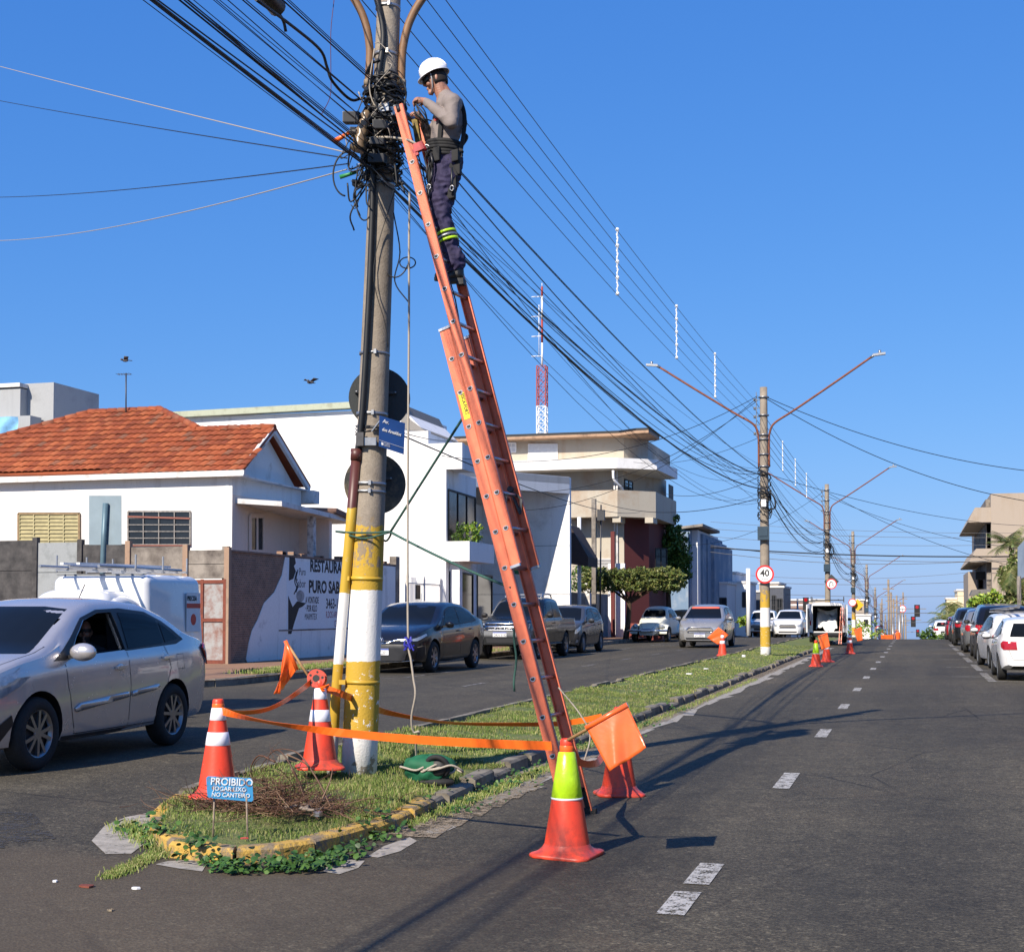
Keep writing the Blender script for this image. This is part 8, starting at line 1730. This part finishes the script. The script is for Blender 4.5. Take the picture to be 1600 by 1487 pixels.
# top storey with chamfer
def cpt(px_, X): return (X, pX(px_, 850, X).y)
XK = -13.5; YE = cpt(1057, XK)[1]
ch = [(xc, BYY), cpt(1013, -14.2), (-14.2, YE+2), (x0, YE+2), (x0, BYY)]
m = M(); m.prism([Vector((x, y, zf3)) for x, y in ch], (0, 0, zr1-zf3)); m.build('top_storey', MT['wallbeige'], bb)
rf = [(x0-.3, BYY-.9), (xc-.1, BYY-.9), cpt(994, -14.2), cpt(1014, XK), (XK, cpt(1031, XK)[1]), (x0-.3, YE+3)]; m = M(); m.prism([Vector((x, y, zr1)) for x, y in rf], (0, 0, .14)); m.build('roof_edge', weathered('rust_stained_eaves', (.55, .35, .22), (.2, .12, .08), .4, 2), bb)
m = M(); m.prism([Vector((x, y+.05, zr1+.142)) for x, y in rf], (0, 0, .14)); m.build('roof_sheet', MT['black'], bb)
sl2 = [(x0, BYY-1.2), (xc-.15, BYY-1.2), cpt(1027, -13.4), (-13.2, cpt(1059, -13.2)[1]), (x0, YE+1)]
m = M(); m.prism([Vector((x, y, zc_-.05)) for x, y in sl2], (0, 0, zf3-zc_+.1)); m.build('slab_roof', MT['wallplain'], bb)
bal = [(x0+11, BYY-1.3), (xc-.1, BYY-1.3), cpt(1025, XK), (XK, YE)]
m = M()
for (xa, ya), (xb, yb_) in zip(bal[:-1], bal[1:]): m.prism([Vector((xa, ya, zb0+.25)), Vector((xb, yb_, zb0+.25)), Vector((xb, yb_, zb1)), Vector((xa, ya, zb1))], (Vector((xb-xa, yb_-ya, 0)).cross(Vector((0, 0, 1)))).normalized()*-.15)
m.build('balcony_wall', MT['wallbeige'], bb)
m = M(); m.prism([Vector((x, y, zb0+.05)) for x, y in bal]+[Vector((xc-.2, YE, zb0+.05)), Vector((xc-.2, BYY+.1, zb0+.05)), Vector((x0+11, BYY+.1, zb0+.05))], (0, 0, .2))
for (x, y) in ((xc-.1, BYY-1.2), (cpt(1022, XK)[0]-.2, cpt(1022, XK)[1]), (xc-9, BYY-1.2)): m.box((x-.3, y, zb0-.25), (x+.15, y+1.3, zb0+.05))
m.build('balcony_slab', MT['wallbeige'], bb)
m = M(); yk = cpt(1037, -14.0)[1]; m.box((XK-.2, yk, zb1), (XK-.17, YE, zb1+.9)); m.build('balcony_railing', MT['black'], bb)
m = M(); m.prism([Vector((x, y, zb0+.2)) for x, y in ((xc-.1, BYY+.2), (xc+.0, BYY+2.6), cpt(1037, -14.1), (-14.1, YE), (xc-.1, YE))], (0, 0, zc_-zb0-.2)); m.build('second_storey', MT['wallbeige'], bb)
m = M(); ge = cpt(1014, -14.1); m.prism([Vector((x, y, .1)) for x, y in ((xc+.01, BYY+.02), ge, (-14.1, YE), (xc+.01, YE))], (0, 0, zb0-.05)); m.build('ground_floor', MT['wallred'], bb)
wv = [PB(780, 706, BYY), PB(806, 706, BYY), PB(806, 692, BYY), PB(780, 692, BYY)]; bwin(bb, *off(wv, (0, -.01, 0)), 4, 2, MT['white'], MT['wallcool'], 'window', .08, (0, -1, 0))
wv = [PB(826, 722, BYY), PB(871, 722, BYY), PB(871, 694, BYY), PB(826, 694, BYY)]; bwin(bb, *off(wv, (0, -.01, 0)), 3, 12, MT['white'], MT['white'], 'shuttered_window', .05, (0, -1, 0))
wv = [PB(912, 885, BYY), PB(956, 885, BYY), PB(956, 873, BYY), PB(912, 873, BYY)]; bwin(bb, *off(wv, (0, -.01, 0)), 1, 5, MT['trim'], MT['greyplastic'], 'louvre', .05, (0, -1, 0))
def cw(u, z0_, z1_, w_=1.2):   # window on the chamfered wall
    d_ = Vector((ge[0]-xc, ge[1]-BYY, 0)).normalized(); n_ = Vector((d_.y, -d_.x, 0)); a = Vector((xc+.01, BYY+.02, 0))+d_*u+n_*.02; bwin(bb, a+Vector((0, 0, z0_)), a+d_*w_+Vector((0, 0, z0_)), a+d_*w_+Vector((0, 0, z1_)), a+Vector((0, 0, z1_)), 2, 4, MT['black'], MT['window'], 'window', .06, n_)
cw(2.4, 3.3, 5.1, .9)
d_ = Vector((.1, 2.4, 0)).normalized(); n_ = Vector((d_.y, -d_.x, 0)); a = Vector((xc-.1, BYY+.2, 0))+d_*.3+n_*.02; bwin(bb, a+Vector((0, 0, zb1-.3)), a+d_*1.9+Vector((0, 0, zb1-.3)), a+d_*1.9+Vector((0, 0, zc_-.5)), a+Vector((0, 0, zc_-.5)), 2, 5, MT['black'], MT['window'], 'window', .06, n_)
for k, (x, dz) in enumerate(((960, 0), (964, .2))):
    m = M(); a = PB(x, 735, BYY-.1); m.tube([a, Vector((a.x, a.y, .3))], .05, 6); m.build('drain_pipe', MT['trim'], bb)
m = M(); a = PB(958, 735, BYY-1.25); m.tube(cat([a, a+Vector((.05, 0, -.5)), a+Vector((.35, .5, -.9)), a+Vector((.4, 1.0, -1.2))], 4), .07, 8); m.build('drain_pipe', MT['white'], bb)
m = M(); a = pY(957, 830, 72); m.box((a.x-.1, 72, .2), (a.x+.1, 72.2, a.z)); tag(m.build('red_post', MT['wallred']), 'dark red square post in front of the beige wall', 'post')
q = thing('service_post', 'slim concrete service post with meter and wires before the beige building', 'post', tuple(pY(928, 990, 66))); a = pY(928, 779, 66); m = M(); m.box((a.x-.1, 65.9, .1), (a.x+.1, 66.1, a.z)); m.build('post', MT['wallgrey'], q); m = M(); b = pY(932, 800, 65.8); m.tube([a+Vector((.35, 0, -.3)), Vector((a.x+.3, 65.9, .5))], .04, 6); m.box((b.x+.05, 65.7, b.z-.4), (b.x+.4, 65.9, b.z+.1)); m.build('meter', MT['dsteel'], q)
m = M(); a = pY(905, 808, 64); m.tube([a, Vector((a.x, 64, .2))], .09, 10); tag(m.build('grey_pipe', MT['wallcool']), 'grey vertical pipe at the left end of the beige building', 'pipe')
q = thing('billboard_wall', 'white curved gate wall below the pruned tree', 'wall', (-15.3, 72, .2)); m = M(); a = pY(950, 900, 72.6); b = pY(976, 900, 72.6); m.box((a.x, 72.6, .1), (b.x, 72.8, pY(960, 880, 72.6).z)); m.build('wall', MT['wallplain'], q)
m = M(); a = pY(1008, 955, 72); m.box((a.x-.9, 71.9, .1), (a.x+.9, 73, .95)); m.build('red_planter', simple('red_brown_bin', (.3, .06, .04), .7), q)
# trees
tb_ = gp(984, 998, .24); tb_ = Vector((tb_.x-.2, tb_.y, .2)); tq = tb_.y; cc = lambda x, y: pY(x, y, tq)
bl = [(tuple(cc(x, 906)), .4, .5, .3) for x in (930, 950, 968, 988, 1005, 1022, 1038, 1052)]+[(tuple(cc(x+random.uniform(-2, 2), y+random.uniform(-1.5, 1.5))+Vector((0, dy, 0))), .42, .5, .34) for x in range(922, 1062, 9) for y in (898, 913) for dy in (-.8, 0, .8)]
leafcloud('pruned_tree', 'flat topped pruned street tree over the pavement beside the cream car', 'tree', bl, 24000, .065, MT['leaflight'], trunk=(tb_, .15, cc(984, 932)))
leafcloud('dark_shrub', 'dark round bush at the left end of the pruned tree', 'bush', [(tuple(pY(915, 905, 72)), .8, .8, .9)], 1500, .09, MT['leaf'])
TY_ = 82.5; bq = pY(1044, 990, TY_); cc = lambda x, y: pY(x, y, TY_)
leafcloud('dark_tree', 'dense dark green tree standing between the red wall and the blue building', 'tree', [(tuple(cc(1038, 878)), 1.05, .9, 1.3), (tuple(cc(1053, 855)), .8, .9, 1.2), (tuple(cc(1030, 858)), .8, .8, .9), (tuple(cc(1056, 885)), .65, .9, 1.4), (tuple(cc(1052, 824)), .5, .6, .7), (tuple(cc(1032, 905)), 1.0, .9, .8), (tuple(cc(1063, 868)), .6, .8, 1.3), (tuple(cc(1066, 890)), .55, .7, .8)], 13000, .11, MT['leaf'], trunk=(Vector((bq.x, TY_, .1)), .2, cc(1044, 920)))
# ---- blue building and the far left row
q = thing('blue_building', 'faded blue and white building with stepped vertical fins in the distance', 'building', (-16, 112, -.8)); YB = 108
steps = [(1040, 1075, 831, 108), (1063, 1078, 829, 108.5), (1078, 1090, 828, 109.5), (1090, 1098, 834, 111), (1098, 1106, 842, 113), (1106, 1116, 850, 115)]
for i, (xa, xb, yt, Y_) in enumerate(steps):
    a, b = pY(xa, yt, Y_), pY(xb, yt, Y_); m = M(); m.box((a.x, Y_, -1.2), (b.x, Y_+12, a.z)); m.build('facade_fin', MT['wallblue'] if i != 2 else MT['wallcool'], q)
m = M(); a = pY(1040, 829, 108.2); b = pY(1098, 822, 108.2); m.prism([a, b, b+Vector((0, 10, 0)), a+Vector((0, 10, 0))], (0, 0, .2)); m.build('roof', MT['wallgrey'], q)
def farb(name, label, x0_, x1_, yt, Y_, mat, extra=None, dep=8, zb_=-3):
    a, b = pY(x0_, yt, Y_), pY(x1_, yt, Y_); q = thing(name, label, 'building', ((a.x+b.x)/2, Y_, zb_)); m = M(); m.box((a.x, Y_, zb_), (b.x, Y_+dep, a.z)); m.build('wall', mat, q)
    m = M(); m.box((a.x-.1, Y_-.1, a.z), (b.x+.1, Y_+dep+.1, a.z+.18)); m.build('parapet', MT['trim'], q)
    for (wx0, wx1, wy0, wy1) in (extra or []): bwin(q, pY(wx0, wy1, Y_-.02), pY(wx1, wy1, Y_-.02), pY(wx1, wy0, Y_-.02), pY(wx0, wy0, Y_-.02), 2, 2, MT['dsteel'], MT['window'], 'window', .08, (0, -1, 0))
    return q
farb('grey_shop', 'low grey shop with dark opening beside the blue building', 1112, 1136, 912, 118, MT['wallcool'], [(1118, 1135, 934, 978)])
farb('white_shop', 'white building with a roof box in the distance left of the 40 sign', 1136, 1166, 911, 124, MT['wallplain'], [(1160, 1165, 925, 948), (1136, 1146, 950, 975)])
farb('roof_block', 'white and grey roof block above the distant white building', 1118, 1150, 896, 128, MT['wallcool'], [(1121, 1127, 900, 908)])
farb('dark_office', 'dark grey building just left of the 40 sign pole', 1166, 1188, 925, 134, simple('dark_facade', (.12, .13, .16), .6), [(1170, 1178, 940, 960)])
farb('beige_block', 'beige block with dark stripes right of the 40 sign pole', 1186, 1216, 912, 138, MT['walltan'], [(1190, 1198, 930, 950)]); farb('dark_office', 'dark office building right of the 40 sign pole', 1203, 1224, 918, 132, simple('dark_facade2', (.09, .10, .13), .6), [(1206, 1212, 930, 960), (1214, 1222, 935, 965)])
farb('tile_roofed_shed', 'low brown roofed building in the distance behind the white pickup', 1222, 1262, 946, 150, MT['wallplain'], None); m = M(); a, b = pY(1220, 955, 149), pY(1264, 955, 149); c, d = pY(1262, 942, 152), pY(1224, 942, 152); m.prism([a, b, c, d], (0, 0, .2)); tag(m.build('brown_roof', simple('brown_roof', (.22, .13, .09), .9)), 'brown tiled roof sheet on the distant low building', 'roof')
farb('pink_block', 'pale pink flat building behind the open van', 1232, 1290, 938, 170, MT['wallbeige'], None); farb('tall_block', 'brown grey block right of the yellow warning sign', 1336, 1350, 938, 165, MT['walltan'], [(1340, 1346, 945, 952)]); farb('white_kiosk', 'small white building right of the yellow warning sign', 1338, 1360, 962, 150, MT['wallplain'], [(1350, 1356, 968, 978)])
for (x, Y_, yb_, r_, lab) in ((1352, 140, 992, 1.7, 'green shrub at the foot of the fourth far pole'), (1166, 112, 978, .7, 'small shrub beside the far left pavement')):
    c = pY(x, yb_-8, Y_); leafcloud('shrub', lab, 'shrub', [(tuple(c), r_, 1, r_*.55)], 900, .12, MT['leafbright'])
# slim white post left of 40 sign, barrier
m = M(); a = pY(1169, 888, 86); m.tube([a, Vector((a.x, 86, .1))], .13, 10); tag(m.build('white_post', MT['wallplain']), 'tall slim white concrete post left of the 40 sign', 'post')
m = M(); a = pY(1165, 976, 92); b = pY(1210, 976, 92); z0 = a.z-.5; m.box((a.x, 92, z0), (b.x, 92.05, a.z+.1)); brq = tag(m.build('plastic_barrier', MT['tape']), 'orange and white plastic barrier mesh across the distant road', 'barrier')
m = M()
for k in range(9): x = a.x+(b.x-a.x)*(k+.3)/9; m.prism([(x, 91.98, z0+.05), (x+.12, 91.98, z0+.05), (x+.3, 91.98, a.z+.05), (x+.18, 91.98, a.z+.05)], (0, .01, 0))
o = m.build('barrier_stripe', MT['white'], brq)
# ---- right hand buildings
q = thing('tan_building', 'stained tan concrete building with projecting balcony slabs on the right', 'building', (10, 108, -1)); YR = 106
a = pY(1548, 771, YR); zt_ = a.z; m = M(); m.box((a.x, YR, -1.5), (a.x+14, YR+26, zt_)); m.build('wall', MT['walltan'], q)
m = M(); b = pY(1540, 780, YR+1); m.box((b.x, YR+1, -1.5), (a.x, YR+26, b.z)); m.build('stair_core', MT['wallgrey'], q)
for (yt, yb_, xl_) in ((793, 815, 1512), (857, 877, 1514)):
    t_, u_ = pY(xl_, yt, YR+.1), pY(xl_, yb_, YR+.1); m = M(); m.prism([Vector((a.x, YR+.1, t_.z)), Vector((t_.x+.5, YR+.1, t_.z)), Vector((t_.x, YR+.1, u_.z)), Vector((t_.x+.1, YR+.1, u_.z-.05)), Vector((a.x, YR+.1, u_.z-.05))], (0, 20, 0)); m.build('balcony_slab', MT['walltan'], q)
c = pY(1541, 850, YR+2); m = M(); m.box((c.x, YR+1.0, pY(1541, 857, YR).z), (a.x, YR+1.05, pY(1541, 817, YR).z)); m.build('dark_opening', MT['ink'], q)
t_ = pY(1516, 926, YR-1); m = M(); m.prism([pY(1516, 930, YR-1), pY(1548, 930, YR-1), pY(1548, 920, YR-1), pY(1520, 921, YR-1)], (0, 3, 0)); m.build('awning', simple('grey_awning', (.18, .17, .16), .8), q)
m = M(); m.box((pY(1513, 930, YR+6).x, YR+6, -1), (pY(1527, 930, YR+6).x, YR+16, pY(1513, 893, YR+6).z)); m.build('annex', MT['walltan'], q)
m = M(); m.box((pY(1524, 930, YR+4).x, YR+3, pY(1524, 905, YR+3).z), (pY(1546, 930, YR+4).x, YR+4, pY(1524, 893, YR+3).z)); m.build('dark_sign', MT['ink'], q)
farb('cream_building', 'small cream and orange building beyond the tan one', 1496, 1520, 923, 150, MT['wallcream'], [(1483, 1490, 948, 960)][:0], 10, -3); farb('cream_porch', 'orange edged porch of the small cream building', 1479, 1496, 936, 152, MT['wallcream'], [(1482, 1492, 946, 962)], 6, -3)
m = M(); P = [pY(1513, 935, 100), pY(1530, 935, 100), pY(1530, 950, 100), pY(1513, 950, 100)]; m.prism(P, (0, .1, 0)); tag(m.build('green_netting', simple('green_net', (.02, .16, .09), .8)), 'green netting fence below the tan building', 'netting')
m = M(); P = [pXY(1590, 855, 5.2, 78, 1, -2.4), pXY(1640, 800, 5.2, 78, 1, -2.4), pXY(1640, 890, 5.2, 78, 1, -2.4), pXY(1590, 905, 5.2, 78, 1, -2.4)]; q = tag(m.prism(P, (.2, .1, 0)).build('shop_sign', simple('blue_grey_sign', (.30, .38, .48), .5, 0, .3, 1)), 'blue grey shop sign board at the right edge of the photo', 'shop sign')
# hanging palm fronds, palm trees
def palm(label, base, h, n, L_, mat=MT['palm'], droop=1.0, tr=.12):
    q = thing('palm_tree', label, 'palm', tuple(base)); base = Vector(base); top_ = base+Vector((0, 0, h)); m = M(); m.tube([base, base.lerp(top_, .5)+Vector((.05, 0, 0)), top_], [tr*1.2, tr, tr*.9], 10); m.build('trunk', MT['bark'], q); m = M()
    for k in range(n):
        a = 2.4*k+random.uniform(-.2, .2); el = random.uniform(-.2, 1.1); d = Vector((math.cos(a)*math.cos(el), math.sin(a)*math.cos(el), math.sin(el))); P = [top_]; v = d.copy()
        for j in range(9): v = (v+Vector((0, 0, -.17*droop))).normalized(); P.append(P[-1]+v*L_/9)
        for j in range(1, 10):
            t = (P[j]-P[j-1]).normalized(); s_ = t.cross(Vector((0, 0, 1))).normalized(); w = L_*.28*math.sin(PI*(j+1)/11.5)
            for f in (0, .5):
                c_ = P[j-1].lerp(P[j], f)
                for sg in (1, -1): m.add([c_, c_+t*.05, c_+s_*sg*w+t*.12-Vector((0, 0, w*.5)), c_+s_*sg*w*.9+t*.10-Vector((0, 0, w*.5))], [(0, 1, 2, 3)])
    m.build('crown', mat, q); return q
c = pY(1592, 950, 88); c.z = 0; palm('bushy palm with hanging fronds left of the shop sign at right edge', c, 4.2, 34, 2.0, droop=1.9)
c = pY(1580, 950, 96); c.z = 0; palm('tall palm with spiky top in front of the tan building', c, 6.0, 26, 1.6, droop=.5)
c = pY(1560, 950, 84); c.z = 0; leafcloud('hanging_creeper', 'yellow green creeper hanging beside the palm trunk', 'creeper', [(tuple(pY(1582, 905, 88)), .7, .6, 1.5), (tuple(pY(1588, 930, 88)), .6, .6, 1.2)], 2600, .13, MT['palm'])
c = pY(1490, 985, 120); c.z = -1.2; palm('small palm tree beside the cream building over the crest', c, 3.2, 22, 1.7, droop=1.2); c = pY(1478, 985, 118); c.z = -1; palm('low yellowish palm left of the small palm tree', c, 2.0, 20, 1.6, droop=1.0)
leafcloud('round_shrub', 'round green shrub on the crest at the end of the right hand row', 'shrub', [(tuple(pY(1456, 996, 100)), .95, .9, .6)], 1200, .1, MT['leaf'])
leafcloud('green_plants', 'bright green plants above the black pickup below the tan building', 'plants', [(tuple(pY(1545, 940, 96)), 1.3, .8, .7), (tuple(pY(1530, 946, 96)), .7, .6, .5)], 1200, .13, MT['leafbright'])
m = M(); a = pY(1592, 900, 72); m.tube([Vector((a.x, 72, .1)), a], .1, 8); tag(m.build('sign_post', MT['wallgrey']), 'grey round post supporting the shop sign', 'post')
# ---- lattice tower
q = thing('lattice_tower', 'red and white lattice radio tower rising behind the beige building', 'tower', (-39.1, 150, 0)); tx, ty = -39.15, 150.0; zt0 = pY(847, 572, 150).z; zt1_ = pY(847, 448, 150).z
def seg(z0_, z1_, hw, mat, nm):
    m = M(); n = max(1, int((z1_-z0_)/.95)); c4 = [(-hw, -hw), (hw, -hw), (hw, hw), (-hw, hw)]
    for (x, y) in c4: m.bar((tx+x, ty+y, z0_), (tx+x, ty+y, z1_), .09)
    for k in range(n):
        za, zb_ = z0_+(z1_-z0_)*k/n, z0_+(z1_-z0_)*(k+1)/n
        for i in range(4): (xa, ya), (xb, yb_) = c4[i], c4[(i+1) % 4]; m.bar((tx+xa, ty+ya, za), (tx+xb, ty+yb_, zb_), .05); m.bar((tx+xa, ty+ya, zb_), (tx+xb, ty+yb_, za), .05); m.bar((tx+xa, ty+ya, zb_), (tx+xb, ty+yb_, zb_), .05)
    m.build(nm, mat, q)
redt = simple('tower_red', (.42, .06, .04), .6); zm = pY(847, 635, 150).z; seg(0, zm, .5, MT['white'], 'lower_lattice'); seg(zm, zt0, .5, redt, 'upper_lattice')
m = M(); zz_ = zt0; k = 0
while zz_ < zt1_: z2_ = min(zt1_, zz_+2.6); mm_ = M(); mm_.tube([(tx, ty, zz_), (tx, ty, z2_)], .12, 8); mm_.build('mast_section', redt if k % 2 else MT['white'], q); zz_ = z2_; k += 1
m.tube([(tx-.35, ty, zt0+1), (tx-.35, ty, zt1_-2)], .04, 6); m.tube([(tx, ty, zt1_), (tx, ty, zt1_+.4)], .04, 6)
for py_ in (463, 494, 525, 556):
    z_ = pY(847, py_, 150).z; m.bar((tx, ty, z_), (tx-1.0, ty, z_), .06); m.tube([(tx-.9+.28*math.cos(a), ty+.28*math.sin(a), z_+.06*math.sin(a)) for a in [2*PI*i/10 for i in range(11)]], .05, 5)
m.build('antenna_elements', MT['white'], q)
# ---- clutter beyond the crest: slim poles, traffic lights, signs
def tlight(label, px, py, Y_, arm_=None):
    c = pY(px, py, Y_); q = thing('traffic_light', label, 'traffic light', tuple(c)); m = M(); m.box((c.x-.28, Y_, c.z-.62), (c.x+.28, Y_+.22, c.z+.62)); m.build('housing', MT['blackplastic'], q)
    m = M()
    for dz, mm_ in ((.38, 'red'),): m.tube([(c.x, Y_-.02, c.z+dz), (c.x, Y_, c.z+dz)], .17, 12)
    m.build('lens', MT['red'], q)
    if arm_: m = M(); m.bar((arm_, Y_+.1, c.z+.2), (c.x+.9, Y_+.1, c.z+.2), .09); m.tube([(arm_, Y_+.1, -6), (arm_, Y_+.1, c.z+.5)], .09, 8); m.build('mast', MT['steel'], q)
tlight('nearest overhead traffic light on a mast arm over the distant avenue', 1433, 954, 150, pY(1405, 954, 150).x); tlight('second traffic light lower over the distant avenue', 1427, 971, 172, pY(1395, 971, 172).x); tlight('smallest traffic light just above the crest', 1434, 989, 240, pY(1402, 989, 240).x); tlight('traffic light on the left carriageway above the white sport utility', 1259, 943, 140, pY(1246, 943, 140).x)
rnd = random.Random(4)
for k, (px_, yt) in enumerate(((1388, 905), (1392, 925), (1396, 935), (1401, 930), (1407, 940), (1411, 925), (1415, 960), (1378, 935))):
    Y_ = 185+k*16; a = pY(px_, yt, Y_); m = M(); m.tube([Vector((a.x, Y_, crest(Y_)-1)), a], .13, 8); m.bar(a+Vector((-.7, 0, -1.2)), a+Vector((.7, 0, -1.2)), .12); m.bar(a+Vector((-.5, 0, -2)), a+Vector((.5, 0, -2)), .1); tag(m.build('distant_pole', MT['concrete']), 'one of the slim distant utility poles clustered over the crest', 'utility pole', 'distant utility poles over the crest')
for px_, py_, Y_, mt, nm in ((1374, 983, 160, 'white', 'round white sign at the foot of the fifth far pole'), (1377, 993, 158, 'signred', 'red rimmed sign low by the crest'), (1410, 951, 165, 'white', 'white round sign among the distant poles')):
    c = pY(px_, py_, Y_); q = face_sign('distant_sign', nm, c, .42, MT['signred'], MT['white'])
    m = M(); m.tube([c, Vector((c.x, Y_+.05, crest(Y_)))], .05, 6); m.build('post', MT['steel'], q)
c = pY(1391, 997, 130); m = M(); m.box((c.x-.8, 130, c.z-.5), (c.x+.8, 130.2, c.z+.3)); tag(m.build('road_works_board', MT['tape']), 'orange road works board beyond the crest', 'board')
for px_, col_, lab in ((1403, (.8, .12, .02), 'person in orange vest working beyond the crest near the poles'), (1400, (.03, .05, .2), 'person in dark blue beyond the crest beside the one in orange')):
    c = pY(px_, 998, 128); q = thing('person', lab, 'person', (c.x, 128 if col_[0] > .5 else 130, c.z-.9)); b0 = Vector(q.location); H_ = 1.75
    bn_ = [(b0+Vector((0, 0, .95)), .15, .11), (b0+Vector((0, 0, 1.35)), .17, .12), (b0+Vector((0, 0, 1.5)), .06), (b0+Vector((0, 0, 1.63)), .10), (b0+Vector((.22, 0, 1.40)), .06), (b0+Vector((.28, -.1, 1.1)), .05), (b0+Vector((.25, -.3, 1.0)), .04), (b0+Vector((-.22, 0, 1.40)), .06), (b0+Vector((-.28, -.05, 1.1)), .05), (b0+Vector((-.28, -.1, .85)), .04), (b0+Vector((.1, 0, .5)), .08), (b0+Vector((.12, 0, .05)), .06), (b0+Vector((-.1, 0, .5)), .08), (b0+Vector((-.12, 0, .05)), .06)]
    skin('body', bn_, [(0, 1), (1, 2), (2, 3), (1, 4), (4, 5), (5, 6), (1, 7), (7, 8), (8, 9), (0, 10), (10, 11), (0, 12), (12, 13)], MT['skin'], q, vox=.03)
    skin('clothing', [(b0+Vector((0, 0, .85)), .18, .14), (b0+Vector((0, 0, 1.38)), .20, .15)], [(0, 1)], simple('vest', col_, .8), q, vox=.03)
# far horizon: low wooded hills
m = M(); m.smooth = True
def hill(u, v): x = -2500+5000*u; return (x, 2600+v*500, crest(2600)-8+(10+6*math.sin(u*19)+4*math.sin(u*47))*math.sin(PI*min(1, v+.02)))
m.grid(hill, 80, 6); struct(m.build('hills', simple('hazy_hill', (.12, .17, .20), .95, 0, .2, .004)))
# ---- unseen shop row added outside the frame for bounce light and reflections
for ya, yb_, h_, mt, lab in ((14, 34, 4.6, 'wallbeige', 'unseen beige shop front added for bounce light beside the nearest white hatchback'), (34.3, 52, 5.6, 'walltan', 'unseen tan two storey shop added for bounce light beside the black pickup'), (52.3, 66, 4.2, 'wallcream', 'unseen cream low shop added for bounce light beside the dark sport utility')):
    q = thing('unseen_bounce_shop', lab, 'building', (12, (ya+yb_)/2, .13)); m = M(); m.box((6.6, ya, 0), (18, yb_, h_)); m.build('wall', MT[mt], q); m = M(); m.box((6.45, ya-.1, h_), (18.1, yb_+.1, h_+.25)); m.build('parapet', MT['trim'], q); y = ya+1.5
    while y < yb_-3: bwin(q, (6.59, y+2.6, .5), (6.59, y, .5), (6.59, y, 2.8), (6.59, y+2.6, 2.8), 2, 2, MT['dsteel'], MT['window'], 'shop_window', .07, (-1, 0, 0)); y += 4.4
    m = M(); m.prism([Vector((6.6, ya+.5, 3.1)), Vector((5.3, ya+.5, 2.9)), Vector((5.3, yb_-.5, 2.9)), Vector((6.6, yb_-.5, 3.1))], (0, 0, .06)); m.build('awning', MT['greyplastic'], q)
